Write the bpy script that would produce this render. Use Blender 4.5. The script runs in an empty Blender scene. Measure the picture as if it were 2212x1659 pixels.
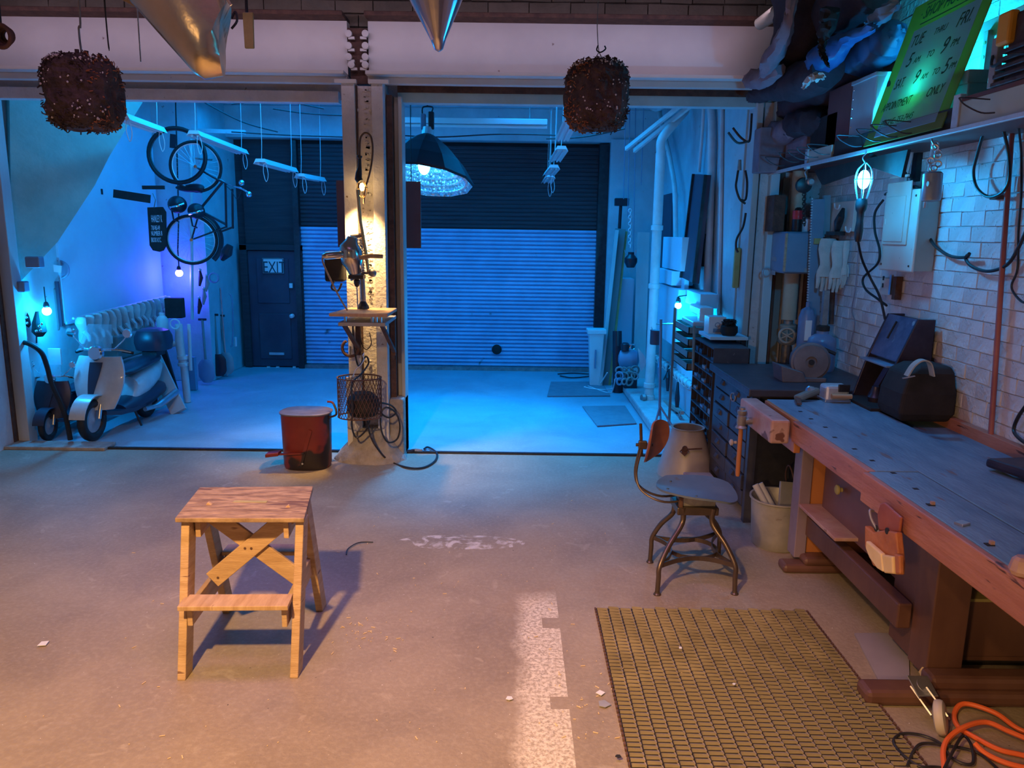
import bpy, bmesh, math, random
from mathutils import Vector, Matrix, Euler
random.seed(7)
S = bpy.context.scene
COL = S.collection
V = Vector
pi = math.pi

# ---------------------------------------------------------------- camera
F = 1662.0; PITCH = math.atan(324.5 / F); ROLL = .0135; CAMH = 2.0
cam_data = bpy.data.cameras.new('camera')
cam = bpy.data.objects.new('camera', cam_data); COL.objects.link(cam)
cam_data.sensor_width = 36.0; cam_data.lens = 36.0 * F / 2212.0
cam_data.clip_start = .05
cam.matrix_world = (Matrix.Translation((0, 0, CAMH)) @ Matrix.Rotation(pi / 2 - PITCH, 4, 'X')
                    @ Matrix.Rotation(ROLL, 4, 'Z'))
S.camera = cam
S.view_settings.view_transform = 'Standard'
try: S.view_settings.look = 'None'
except Exception: pass
S.view_settings.gamma = 1.0
S.view_settings.use_curve_mapping = False
S.view_settings.exposure = 0.0

# ---------------------------------------------------------------- world (closed room: only a trace of ambient light)
W_ = bpy.data.worlds.new('world'); S.world = W_; W_.use_nodes = True
W_.node_tree.nodes['Background'].inputs[0].default_value = (.008, .012, .03, 1)
W_.node_tree.nodes['Background'].inputs[1].default_value = 1.0

# ---------------------------------------------------------------- lamps of the room and added fill lights
def lamp(name, kind, loc, energy, color, size=.1, aim=None, size_y=None, spread=None):
    d = bpy.data.lights.new(name, kind); d.energy = energy; d.color = color
    if kind == 'AREA':
        d.shape = 'RECTANGLE' if size_y else 'DISK'; d.size = size
        if size_y: d.size_y = size_y
        if spread: d.spread = spread
    else: d.shadow_soft_size = size
    o = bpy.data.objects.new(name, d); COL.objects.link(o); o.location = loc
    if aim is not None: o.rotation_euler = (V(aim) - V(loc)).to_track_quat('-Z', 'Y').to_euler()
    return o
WARM = (1.0, .56, .20); BLUE = (0.0, .30, 1.0); CYAN = (0.0, .42, 1.0); VIOLET = (.055, .05, 1.0)
def spot(name, loc, energy, color, aim, deg, blend=1.0, size=.1):
    o = lamp(name, 'SPOT', loc, energy, color, size, aim); o.data.spot_size = math.radians(deg); o.data.spot_blend = blend; return o
spot('warm_shop_lamp', (-1.30, .10, 3.75), 1450, (1.0, .57, .22), (-1.45, 2.1, 0), 88, .75, .09)
lamp('warm_corner_fill', 'POINT', (-2.2, .2, 2.5), 11, (1.0, .58, .24), .1)  # added fill, not a real bulb: brightens the foil duct and left wall
spot('warm_low_lamp', (-.9, -.8, 1.9), 245, (1.0, .56, .24), (1.75, 3.0, .1), 50, .7, .10)
lamp('mauve_ceiling_fill', 'AREA', (-.6, 3.2, 3.98), 25, (.85, .42, .95), 3.4, (-.6, 3.6, 0), .6, 1.75)  # added overall mauve fill for the workshop, no real tube
lamp('girder_fill', 'AREA', (-1.2, 6.1, 3.66), 5.0, (.82, .62, .92), 6.4, (-1.2, 6.8, 3.50), .06, 1.9)  # unseen strip light added to brighten the girder web
lamp('stair_fill', 'POINT', (-2.7, 7.45, 3.38), 38, (0, .42, 1.0), .08)  # unseen light added behind the header to brighten the sloping stair face
spot('column_bulb_glow', (-1.28, 6.45, 2.30), 190, (1.0, .58, .20), (-1.27, 6.60, 1.6), 84, .8, .045)
lamp('pendant_glow', 'SPOT', (-.78, 7.86, 2.60), 620, (0, .36, 1), .16, (-.70, 7.6, 0))
bpy.data.lights['pendant_glow'].spot_size = 1.62; bpy.data.lights['pendant_glow'].spot_blend = .6
lamp('garage_tubes_left', 'AREA', (-2.6, 9.3, 3.55), 76, (0, .31, 1.0), 2.4, (-2.6, 9.3, 0), 2.4)
lamp('garage_tubes_right', 'AREA', (.6, 9.2, 3.55), 66, (0, .33, 1.0), 1.6, (.6, 9.2, 0), 2.6, 2.2)

# ---------------------------------------------------------------- picture measurements turned into places
def ray(px, py):
    u = px - 1106.0; v = py - 829.5
    a = u * math.cos(ROLL) + v * math.sin(ROLL); b = -u * math.sin(ROLL) + v * math.cos(ROLL)
    return a, F * math.cos(PITCH) - b * math.sin(PITCH), -F * math.sin(PITCH) - b * math.cos(PITCH)
def gp(px, py, z=0.0):                                   # on the level z
    a, d, e = ray(px, py); t = (z - CAMH) / e; return V((a * t, d * t, z))
def yp(px, py, Y):                                       # on the plane y = Y
    a, d, e = ray(px, py); t = Y / d; return V((a * t, Y, CAMH + e * t))
def xp(px, py, X):                                       # on the plane x = X
    a, d, e = ray(px, py); t = X / a; return V((X, d * t, CAMH + e * t))

# ---------------------------------------------------------------- materials
MATS = {}
def mat(name, c, c2=None, rough=.6, metal=0.0, scale=8.0, bump=.0, emit=None, es=0.0, trans=0.0, detail=4.0,
        stretch=None, spots=None, spot_scale=30., spot_amt=.62, bscale=None, alpha=None, coat=0.0, spec=None):
    if name in MATS: return MATS[name]
    m = bpy.data.materials.new(name); m.use_nodes = True; nt = m.node_tree; n = nt.nodes; l = nt.links
    b = n['Principled BSDF']; b.inputs['Roughness'].default_value = rough; b.inputs['Metallic'].default_value = metal
    if coat: b.inputs['Coat Weight'].default_value = coat
    if spec is not None: b.inputs['Specular IOR Level'].default_value = spec
    tc = n.new('ShaderNodeTexCoord'); mp = n.new('ShaderNodeMapping'); l.new(tc.outputs['Object'], mp.inputs[0])
    if stretch: mp.inputs['Scale'].default_value = stretch
    vec = mp.outputs[0]
    col = None
    if c2 is not None:
        t = n.new('ShaderNodeTexNoise'); t.inputs['Scale'].default_value = scale; t.inputs['Detail'].default_value = detail
        t.inputs['Roughness'].default_value = .62
        l.new(vec, t.inputs['Vector'])
        r = n.new('ShaderNodeValToRGB'); r.color_ramp.elements[0].position = .34; r.color_ramp.elements[1].position = .66
        r.color_ramp.elements[0].color = (*c, 1); r.color_ramp.elements[1].color = (*c2, 1)
        l.new(t.outputs['Fac'], r.inputs['Fac']); col = r.outputs['Color']
    if spots is not None:
        t2 = n.new('ShaderNodeTexNoise'); t2.inputs['Scale'].default_value = spot_scale; t2.inputs['Detail'].default_value = 3
        l.new(vec, t2.inputs['Vector'])
        r2 = n.new('ShaderNodeValToRGB'); r2.color_ramp.elements[0].position = spot_amt; r2.color_ramp.elements[1].position = spot_amt + .04
        r2.color_ramp.elements[0].color = (0, 0, 0, 1); r2.color_ramp.elements[1].color = (1, 1, 1, 1)
        l.new(t2.outputs['Fac'], r2.inputs['Fac'])
        mx = n.new('ShaderNodeMix'); mx.data_type = 'RGBA'; l.new(r2.outputs['Color'], mx.inputs['Factor'])
        if col is not None: l.new(col, mx.inputs['A'])
        else: mx.inputs['A'].default_value = (*c, 1)
        mx.inputs['B'].default_value = (*spots, 1); col = mx.outputs['Result']
    if col is not None: l.new(col, b.inputs['Base Color'])
    else: b.inputs['Base Color'].default_value = (*c, 1)
    if bump:
        t3 = n.new('ShaderNodeTexNoise'); t3.inputs['Scale'].default_value = bscale or scale * 3; t3.inputs['Detail'].default_value = 5
        l.new(vec, t3.inputs['Vector'])
        bp = n.new('ShaderNodeBump'); bp.inputs['Strength'].default_value = bump; bp.inputs['Distance'].default_value = .02
        l.new(t3.outputs['Fac'], bp.inputs['Height']); l.new(bp.outputs[0], b.inputs['Normal'])
    if emit is not None:
        b.inputs['Emission Color'].default_value = (*emit, 1); b.inputs['Emission Strength'].default_value = es
    if trans: b.inputs['Transmission Weight'].default_value = trans
    if alpha is not None: b.inputs['Alpha'].default_value = alpha
    MATS[name] = m
    return m

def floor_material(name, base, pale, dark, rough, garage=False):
    m = bpy.data.materials.new(name); m.use_nodes = True; nt = m.node_tree; n = nt.nodes; l = nt.links
    b = n['Principled BSDF']; b.inputs['Roughness'].default_value = rough
    tc = n.new('ShaderNodeNewGeometry'); P = tc.outputs['Position']
    def noise(s, d=6, dist=0.0, r=.6):
        t = n.new('ShaderNodeTexNoise'); t.inputs['Scale'].default_value = s; t.inputs['Detail'].default_value = d
        t.inputs['Distortion'].default_value = dist; t.inputs['Roughness'].default_value = r; l.new(P, t.inputs['Vector']); return t.outputs['Fac']
    def ramp(f, a, c, ca=(0, 0, 0), cb=(1, 1, 1)):
        r = n.new('ShaderNodeValToRGB'); r.color_ramp.elements[0].position = a; r.color_ramp.elements[1].position = c
        r.color_ramp.elements[0].color = (*ca, 1); r.color_ramp.elements[1].color = (*cb, 1); l.new(f, r.inputs['Fac']); return r.outputs['Color']
    def mix(f, a, c):
        mx = n.new('ShaderNodeMix'); mx.data_type = 'RGBA'
        l.new(f, mx.inputs['Factor']) if not isinstance(f, float) else setattr(mx.inputs['Factor'], 'default_value', f)
        for k, x in (('A', a), ('B', c)):
            if isinstance(x, tuple): mx.inputs[k].default_value = (*x, 1)
            else: l.new(x, mx.inputs[k])
        return mx.outputs['Result']
    col = ramp(noise(1.6, 8, .6), .3, .72, dark, base)
    col = mix(ramp(noise(40, 3), .45, .75, (0, 0, 0), (.2, .2, .2)), col, pale)          # fine sandy grain
    col = mix(ramp(noise(5.5, 6, 1.2), .62, .68, (0, 0, 0), (.22, .22, .22)), col, pale)    # scuffed patches
    col = mix(ramp(noise(70, 2), .735, .76), col, (.85, .82, .75))                          # paint specks
    col = mix(ramp(noise(28, 2), .76, .775), col, (.05, .04, .03))                          # dark specks
    col = mix(ramp(noise(.9, 7, 3.0, .7), .495, .500, (0, 0, 0), (.0, .0, .0)), col, dark)
    if not garage:
        # worn pale painted stripe with notches and a ragged top, running toward the camera
        sp = n.new('ShaderNodeSeparateXYZ'); l.new(P, sp.inputs[0])
        def mm(op, a, c=None):
            k = n.new('ShaderNodeMath'); k.operation = op
            for i, x in enumerate((a, c)):
                if x is None: continue
                if isinstance(x, (int, float)): k.inputs[i].default_value = x
                else: l.new(x, k.inputs[i])
            return k.outputs[0]
        wob = mm('MULTIPLY', mm('SUBTRACT', noise(3.5, 4), .5), .22)
        left = ramp(mm('ADD', sp.outputs['X'], wob), .02, .10)
        right = mm('LESS_THAN', mm('ADD', sp.outputs['X'], 0.0), .265)
        top = ramp(mm('ADD', mm('SUBTRACT', 4.10, sp.outputs['Y']), mm('MULTIPLY', wob, 1.5)), .02, .22)
        n1 = mm('MULTIPLY', mm('GREATER_THAN', sp.outputs['X'], .175), mm('LESS_THAN', mm('ABSOLUTE', mm('SUBTRACT', sp.outputs['Y'], 3.72)), .055))
        n2 = mm('MULTIPLY', mm('GREATER_THAN', sp.outputs['X'], .185), mm('LESS_THAN', mm('ABSOLUTE', mm('SUBTRACT', sp.outputs['Y'], 3.02)), .045))
        msk = mm('MULTIPLY', mm('MULTIPLY', left, right), top)
        msk = mm('MULTIPLY', msk, mm('SUBTRACT', 1.0, mm('MAXIMUM', n1, n2)))
        g = ramp(noise(55, 3, 0, .7), .40, .58, (.18, .18, .18), (.95, .95, .95))
        col = mix(mm('MULTIPLY', msk, g), col, (.72, .66, .54))
        # white scrape in the middle of the floor
        d = mm('ADD', mm('POWER', mm('DIVIDE', mm('ADD', sp.outputs['X'], .32), .42), 2.), mm('POWER', mm('DIVIDE', mm('SUBTRACT', sp.outputs['Y'], 4.78), .12), 2.))
        sc_ = mm('MULTIPLY', mm('LESS_THAN', d, 1.0), ramp(noise(7, 5, 1.5), .48, .6))
        col = mix(mm('MULTIPLY', sc_, .7), col, (.75, .72, .70))
    l.new(col, b.inputs['Base Color'])
    bp = n.new('ShaderNodeBump'); bp.inputs['Strength'].default_value = .35; bp.inputs['Distance'].default_value = .01
    l.new(noise(60, 5), bp.inputs['Height']); l.new(bp.outputs[0], b.inputs['Normal'])
    return m

M_floor = floor_material('workshop_concrete', (.36, .292, .205), (.60, .52, .39), (.24, .19, .135), .58)
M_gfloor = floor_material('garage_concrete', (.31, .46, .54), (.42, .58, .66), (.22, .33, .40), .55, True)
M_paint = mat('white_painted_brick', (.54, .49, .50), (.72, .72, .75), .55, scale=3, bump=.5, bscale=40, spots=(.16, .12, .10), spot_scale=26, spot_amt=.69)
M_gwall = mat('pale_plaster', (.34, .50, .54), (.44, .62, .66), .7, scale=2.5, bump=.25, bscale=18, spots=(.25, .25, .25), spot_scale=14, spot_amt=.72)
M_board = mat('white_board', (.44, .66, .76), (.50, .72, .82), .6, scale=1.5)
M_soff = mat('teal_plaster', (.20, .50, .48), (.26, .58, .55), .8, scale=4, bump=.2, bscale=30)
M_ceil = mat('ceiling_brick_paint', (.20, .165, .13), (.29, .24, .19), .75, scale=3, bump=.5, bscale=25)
M_gird = mat('white_girder_paint', (.60, .58, .58), (.70, .68, .66), .45, scale=1.5, bump=.08, bscale=12, spots=(.18, .10, .08), spot_scale=9, spot_amt=.74)
M_peel = mat('peeling_white_paint', (.56, .55, .58), (.70, .68, .70), .5, scale=5, bump=.45, bscale=35, spots=(.20, .14, .11), spot_scale=18, spot_amt=.70)
M_rust = mat('dark_rust', (.07, .035, .03), (.14, .07, .05), .8, scale=14, bump=.4)
M_black = mat('black_metal', (.012, .012, .015), (.03, .03, .035), .4, scale=20)
M_blackm = mat('matt_black', (.012, .011, .012), (.025, .022, .022), .8, scale=10)
M_rubber = mat('black_rubber', (.01, .01, .012), None, .55)
M_dkdoor = mat('dark_door_paint', (.06, .045, .075), (.08, .06, .09), .55, scale=3)
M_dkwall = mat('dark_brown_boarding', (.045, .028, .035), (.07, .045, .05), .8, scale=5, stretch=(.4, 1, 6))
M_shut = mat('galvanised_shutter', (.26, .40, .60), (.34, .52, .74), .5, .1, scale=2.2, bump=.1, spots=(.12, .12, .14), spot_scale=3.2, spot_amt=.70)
M_steel = mat('bright_steel', (.55, .56, .58), (.68, .68, .70), .28, .9, scale=12)
M_dull = mat('dull_steel', (.24, .24, .25), (.38, .37, .36), .5, .6, scale=14, bump=.15)
M_galv = mat('galvanised_pail', (.36, .35, .31), (.50, .49, .43), .5, .35, scale=5, bump=.1, spots=(.25, .22, .18), spot_scale=8, spot_amt=.66)
M_chrome = mat('chrome', (.8, .8, .82), None, .08, 1.0)
M_alu = mat('brushed_aluminium', (.66, .68, .70), (.76, .78, .80), .42, .6, scale=30)
M_wood = mat('worn_yellow_wood', (.42, .27, .14), (.58, .40, .23), .6, scale=5, stretch=(1, 1, 6), bump=.2, bscale=30, spots=(.22, .12, .07), spot_scale=5, spot_amt=.68)
M_woodh = mat('worn_yellow_wood_crosswise', (.42, .27, .14), (.58, .40, .23), .6, scale=5, stretch=(6, 1, 1), bump=.2, bscale=30, spots=(.22, .12, .07), spot_scale=5, spot_amt=.68)
M_stooltop = mat('paint_stained_plywood', (.17, .10, .055), (.50, .35, .21), .7, scale=7, stretch=(1, 3.5, 1), bump=.3, bscale=20, spots=(.16, .09, .06), spot_scale=3.4, spot_amt=.57, detail=8)
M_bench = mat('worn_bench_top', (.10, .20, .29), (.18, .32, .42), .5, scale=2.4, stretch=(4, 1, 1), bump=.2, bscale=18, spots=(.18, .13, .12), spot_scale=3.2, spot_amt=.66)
M_red = mat('reddish_bench_wood', (.36, .13, .08), (.50, .22, .14), .5, scale=2.6, stretch=(1, .5, 3), bump=.25, bscale=20, spots=(.10, .04, .03), spot_scale=9, spot_amt=.66)
M_redpale = mat('worn_vise_wood', (.42, .22, .17), (.55, .40, .34), .55, scale=4, bump=.35, bscale=16, spots=(.16, .07, .05), spot_scale=8, spot_amt=.62)
M_brown = mat('dark_varnished_wood', (.10, .045, .035), (.17, .085, .06), .45, scale=3, stretch=(1, 1, .3), bump=.15)
M_maroon = mat('maroon_board', (.13, .055, .055), (.17, .075, .07), .6, scale=3, spots=(.5, .45, .42), spot_scale=24, spot_amt=.78)
M_orangew = mat('varnished_orange_wood', (.42, .15, .045), (.55, .22, .08), .45, scale=3, stretch=(1, 1, .3))
M_cab = mat('dark_grey_steel_cabinet', (.055, .055, .07), (.085, .085, .10), .45, .3, scale=6, bump=.12, spots=(.2, .2, .22), spot_scale=18, spot_amt=.73)
M_matr = mat('dusty_brown_rubber', (.24, .195, .145), (.36, .295, .22), .75, scale=5, bump=.15)
M_fab = mat('dusty_dark_cloth', (.03, .024, .036), (.06, .048, .066), .9, scale=5, bump=.4, bscale=14)
M_fab2 = mat('mauve_grey_cloth', (.20, .17, .22), (.30, .26, .32), .9, scale=5, bump=.4, bscale=14)
M_tarp = mat('blue_tarpaulin', (.02, .12, .38), (.04, .20, .50), .4, scale=4, bump=.3)
M_glove = mat('pale_leather_glove', (.46, .46, .44), (.60, .60, .57), .8, scale=8, bump=.3)
M_plast = mat('white_plastic', (.72, .73, .74), None, .4)
M_beige = mat('beige_enamel', (.62, .52, .46), (.68, .58, .51), .45, scale=3, spots=(.15, .10, .08), spot_scale=30, spot_amt=.74)
M_grbl = mat('blue_grey_enamel', (.16, .26, .38), (.20, .31, .43), .4, scale=4)
M_grey = mat('grey_metal_paint', (.28, .29, .31), (.36, .37, .39), .5, .1, scale=5)
M_conc = mat('rough_concrete', (.26, .23, .20), (.40, .36, .32), .9, scale=9, bump=.9, bscale=20)
M_curb = mat('curb_concrete', (.40, .41, .42), (.54, .55, .56), .85, scale=6, bump=.6, bscale=20)
M_cloth_r = mat('red_enamel', (.15, .018, .013), (.22, .028, .018), .4, scale=3, spots=(.018, .012, .014), spot_scale=2.6, spot_amt=.50, bump=.08)
M_orange = mat('orange_cord', (.85, .16, .04), None, .5)
M_leather = mat('tan_leather', (.36, .11, .035), (.50, .19, .07), .5, scale=8, bump=.3)
M_leatherp = mat('pale_hide', (.72, .52, .24), (.80, .62, .34), .6, scale=8)
M_root = mat('dry_brown_roots', (.038, .026, .024), (.09, .06, .05), .9, scale=14, bump=1.0, bscale=30)
M_root2 = mat('orange_brown_fibres', (.30, .10, .04), (.42, .17, .07), .9, scale=14, bump=.8)
M_vermi = mat('pale_grit', (.62, .60, .58), None, .8)
M_foil = mat('crumpled_foil', (.70, .56, .38), (.82, .68, .48), .25, .9, scale=4, bump=.5, bscale=3.5)
M_cone = mat('polished_cone', (.52, .50, .60), (.60, .58, .68), .22, .9, scale=2, bump=.1, bscale=3)
M_yell = mat('yellowed_wood', (.34, .30, .10), (.44, .38, .15), .6, scale=8)
M_tdeep = mat('teal_grey_wood', (.16, .20, .20), (.22, .27, .26), .7, scale=4, stretch=(1, 1, .2))
M_plankp = mat('pale_plank', (.42, .45, .46), (.54, .57, .57), .7, scale=4, stretch=(1, 1, .2))
M_pipe = mat('painted_pipe', (.52, .56, .56), (.66, .70, .69), .45, scale=4, bump=.12, spots=(.2, .2, .2), spot_scale=12, spot_amt=.72)
M_pipey = mat('yellowed_pipe_wrap', (.44, .40, .30), (.56, .52, .40), .7, scale=4, bump=.3)
M_redpipe = mat('red_conduit', (.30, .09, .09), (.40, .14, .13), .5, scale=5)
M_bulbb = mat('cyan_bulb', (.2, .6, 1), None, .3, emit=(.045, .50, 1.0), es=60)
M_bulbb2 = mat('garage_bulb', (.2, .6, 1), None, .3, emit=(.04, .42, 1.0), es=60)
M_bulbv = mat('violet_bulb', (.3, .3, 1), None, .3, emit=(.16, .10, 1.0), es=60)
M_bulbw = mat('warm_bulb', (1, .8, .5), None, .3, emit=(1.0, .62, .22), es=60)
M_ink = mat('dark_lettering', (.02, .05, .07), None, .6)
M_inkw = mat('pale_lettering', (.75, .78, .85), None, .6)

# ---------------------------------------------------------------- mesh builder
ORG = {}
def org(o): return ORG.get(o.name, V((0, 0, 0)))
class MB:
    def __init__(s): s.v = []; s.f = []
    def add(s, vs, fs, m=None):
        o = len(s.v)
        s.v += [(m @ V(p)) if m is not None else V(p) for p in vs]
        s.f += [tuple(i + o for i in f) for f in fs]; return s
    def box(s, x0, x1, y0, y1, z0, z1, m=None):
        return s.add([(x0, y0, z0), (x1, y0, z0), (x1, y1, z0), (x0, y1, z0), (x0, y0, z1), (x1, y0, z1), (x1, y1, z1), (x0, y1, z1)],
                     [(0, 3, 2, 1), (4, 5, 6, 7), (0, 1, 5, 4), (1, 2, 6, 5), (2, 3, 7, 6), (3, 0, 4, 7)], m)
    def hexa(s, p8):
        return s.add(p8, [(0, 3, 2, 1), (4, 5, 6, 7), (0, 1, 5, 4), (1, 2, 6, 5), (2, 3, 7, 6), (3, 0, 4, 7)])
    def cb(s, c, d, rot=(0, 0, 0)):
        m = Matrix.Translation(c) @ Euler(rot).to_matrix().to_4x4()
        return s.box(-d[0] / 2, d[0] / 2, -d[1] / 2, d[1] / 2, -d[2] / 2, d[2] / 2, m)
    def bar(s, p, q, w, h, side=(1, 0, 0)):              # bar from p to q, w across the side direction, h the other way
        p = V(p); q = V(q); ax = (q - p).normalized(); sd = V(side); sd = (sd - ax * sd.dot(ax)).normalized(); up = ax.cross(sd)
        a = sd * w / 2; b = up * h / 2
        return s.hexa([p - a - b, p + a - b, p + a + b, p - a + b, q - a - b, q + a - b, q + a + b, q - a + b])
    def prism(s, pts, off):                              # planar polygon of 3D points pushed along off
        pts = [V(p) for p in pts]; off = V(off); n = len(pts)
        return s.add(pts + [p + off for p in pts], [tuple(range(n - 1, -1, -1)), tuple(range(n, 2 * n))] + [(i, (i + 1) % n, n + (i + 1) % n, n + i) for i in range(n)])
    def tube(s, pts, r, n=8, closed=False, caps=True):
        pts = [V(p) for p in pts]; k = len(pts)
        rr = r if isinstance(r, (list, tuple)) else [r] * k
        vs = []; fs = []; up = None
        for i, p in enumerate(pts):
            if closed: t = pts[(i + 1) % k] - pts[i - 1]
            else: t = pts[min(i + 1, k - 1)] - pts[max(i - 1, 0)]
            if t.length < 1e-9: t = V((0, 0, 1))
            t.normalize()
            if up is None: up = V((0, 0, 1)) if abs(t.z) < .9 else V((1, 0, 0))
            up = up - t * up.dot(t)
            if up.length < 1e-6: up = t.orthogonal()
            up.normalize(); sd = t.cross(up)
            for j in range(n):
                a = 2 * pi * j / n; vs.append(p + (up * math.cos(a) + sd * math.sin(a)) * rr[i])
        for i in range(k if closed else k - 1):
            for j in range(n):
                a = i * n + j; b = i * n + (j + 1) % n; c = ((i + 1) % k) * n + (j + 1) % n; d = ((i + 1) % k) * n + j
                fs.append((a, b, c, d))
        if caps and not closed: fs += [tuple(range(n - 1, -1, -1)), tuple(range((k - 1) * n, k * n))]
        return s.add(vs, fs)
    def cyl(s, p, q, r, r2=None, n=16): return s.tube([p, q], [r, r if r2 is None else r2], n)
    def lathe(s, prof, c=(0, 0, 0), ax=(0, 0, 1), n=24, sx=1, sy=1, cap=True):   # prof: (radius, height) pairs
        q = V((0, 0, 1)).rotation_difference(V(ax).normalized()).to_matrix().to_4x4(); m = Matrix.Translation(c) @ q
        vs = []; fs = []
        for r, z in prof:
            for j in range(n): a = 2 * pi * j / n; vs.append((r * math.cos(a) * sx, r * math.sin(a) * sy, z))
        for i in range(len(prof) - 1):
            for j in range(n):
                a = i * n + j; b = i * n + (j + 1) % n; fs.append((a, b, b + n, a + n))
        if cap: fs += [tuple(range(n - 1, -1, -1)), tuple(range((len(prof) - 1) * n, len(prof) * n))]
        return s.add(vs, fs, m)
    def ball(s, c, r, n=16, k=10, m=None):
        if not isinstance(r, (tuple, list)): r = (r, r, r)
        vs = []; fs = []
        for i in range(k + 1):
            t = pi * i / k
            for j in range(n): a = 2 * pi * j / n; vs.append(V(c) + V((math.sin(t) * math.cos(a) * r[0], math.sin(t) * math.sin(a) * r[1], math.cos(t) * r[2])))
        for i in range(k):
            for j in range(n): a = i * n + j; b = i * n + (j + 1) % n; fs.append((a, a + n, b + n, b))
        return s.add(vs, fs, m)
    def torus(s, c, R, r, ax=(0, 0, 1), n=36, k=8, arc=(0, 2 * pi)):
        q = V((0, 0, 1)).rotation_difference(V(ax).normalized())
        full = abs(arc[1] - arc[0] - 2 * pi) < 1e-3
        N = n if full else n + 1
        pts = [V(c) + q @ V((R * math.cos(arc[0] + (arc[1] - arc[0]) * i / n), R * math.sin(arc[0] + (arc[1] - arc[0]) * i / n), 0)) for i in range(N)]
        return s.tube(pts, r, k, closed=full)
    def grid(s, fn, nu, nv, thick=0):                    # surface fn(u, v) -> point, doubled when thick
        vs = [V(fn(i / nu, j / nv)) for j in range(nv + 1) for i in range(nu + 1)]; w = nu + 1
        fs = [(j * w + i, j * w + i + 1, (j + 1) * w + i + 1, (j + 1) * w + i) for j in range(nv) for i in range(nu)]
        if not thick: return s.add(vs, fs)
        off = V(thick) if not isinstance(thick, (int, float)) else V((0, 0, -thick)); N = len(vs)
        vs2 = [p + off for p in vs]
        rim = [i for i in range(w)] + [j * w + nu for j in range(1, nv + 1)] + [nv * w + i for i in range(nu - 1, -1, -1)] + [j * w for j in range(nv - 1, 0, -1)]
        fs2 = [tuple(i + N for i in reversed(f)) for f in fs]
        fs3 = [(rim[i], rim[(i + 1) % len(rim)], rim[(i + 1) % len(rim)] + N, rim[i] + N) for i in range(len(rim))]
        return s.add(vs + vs2, fs + fs2 + fs3)
    def build(s, name, m, parent=None, smooth=False, bevel=0.0, local=False, seg=2):
        me = bpy.data.meshes.new(name)
        vs = s.v
        if parent is None:
            xs = [p.x for p in vs]; ys = [p.y for p in vs]; zs = [p.z for p in vs]
            og = V(((min(xs) + max(xs)) / 2, (min(ys) + max(ys)) / 2, min(zs)))
        else: og = V((0, 0, 0)) if local else org(parent)
        me.from_pydata([p - og for p in vs], [], s.f); me.validate()
        bm = bmesh.new(); bm.from_mesh(me); bmesh.ops.recalc_face_normals(bm, faces=bm.faces); bm.to_mesh(me); bm.free()
        me.materials.append(m)
        o = bpy.data.objects.new(name, me); COL.objects.link(o)
        if parent is None: o.location = og
        else: o.parent = parent
        ORG[o.name] = og
        if smooth:
            me.polygons.foreach_set('use_smooth', [True] * len(me.polygons))
            try: me.set_sharp_from_angle(angle=math.radians(40))
            except Exception: pass
        if bevel:
            b = o.modifiers.new('bevel', 'BEVEL'); b.width = bevel; b.segments = seg; b.limit_method = 'ANGLE'
        return o

def tag(o, label=None, cat=None, group=None, kind=None):
    if label: o['label'] = label
    if cat: o['category'] = cat
    if group: o['group'] = group
    if kind: o['kind'] = kind
    return o
def thing(name, label, cat, loc, group=None, rz=0.0):
    o = bpy.data.objects.new(name, None); COL.objects.link(o); o.location = loc; o.rotation_euler = (0, 0, rz)
    o.empty_display_size = .1; ORG[o.name] = V(loc)
    return tag(o, label, cat, group)
def struct(o): o['kind'] = 'structure'; return o
def copy_thing(src, offset, label=None, group=None):
    c = src.copy(); COL.objects.link(c); c.location = src.location + V(offset)
    if label: c['label'] = label
    if group: c['group'] = group
    for ch in src.children:
        d = ch.copy(); COL.objects.link(d); d.parent = c
        for g in ch.children: e = g.copy(); COL.objects.link(e); e.parent = d
    return c
def smoothpath(pts, k=6, closed=False):                 # Catmull-Rom
    pts = [V(p) for p in pts]; n = len(pts); out = []
    for i in range(n if closed else n - 1):
        if closed: a, b, c, d = pts[i - 1], pts[i], pts[(i + 1) % n], pts[(i + 2) % n]
        else: a, b, c, d = pts[max(i - 1, 0)], pts[i], pts[i + 1], pts[min(i + 2, n - 1)]
        for j in range(k):
            t = j / k
            out.append(.5 * ((2 * b) + (c - a) * t + (2 * a - 5 * b + 4 * c - d) * t * t + (3 * b - a - 3 * c + d) * t ** 3))
    if not closed: out.append(pts[-1])
    return out
def text_mesh(name, body, m, parent, origin, xdir, ydir, size, depth=.0015, align='LEFT', shear=0.0, sx=1.0):
    cu = bpy.data.curves.new(name, 'FONT'); cu.body = body; cu.size = 1.0; cu.extrude = 0; cu.align_x = align; cu.shear = shear
    cu.resolution_u = 3
    t = bpy.data.objects.new(name, cu); COL.objects.link(t)
    dg = bpy.context.evaluated_depsgraph_get(); me = bpy.data.meshes.new_from_object(t.evaluated_get(dg))
    bpy.data.objects.remove(t); bpy.data.curves.remove(cu)
    X = V(xdir).normalized(); Y = V(ydir).normalized(); Z = X.cross(Y)
    b = MB(); o = V(origin)
    vs = [o + X * v.co.x * size * sx + Y * v.co.y * size for v in me.vertices]
    fs = [tuple(p.vertices) for p in me.polygons]
    # give the lettering a paint thickness
    N = len(vs); vs2 = vs + [p + Z * depth for p in vs]
    from collections import Counter
    ec = Counter(); 
    for f in fs:
        for i in range(len(f)): ec[(f[i], f[(i + 1) % len(f)])] += 1
    sides = [(a, bb, bb + N, a + N) for (a, bb) in ec if (bb, a) not in ec]
    b.add(vs2, fs + [tuple(i + N for i in f) for f in fs] + sides)
    bpy.data.meshes.remove(me)
    return b.build(name, m, parent)

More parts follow.
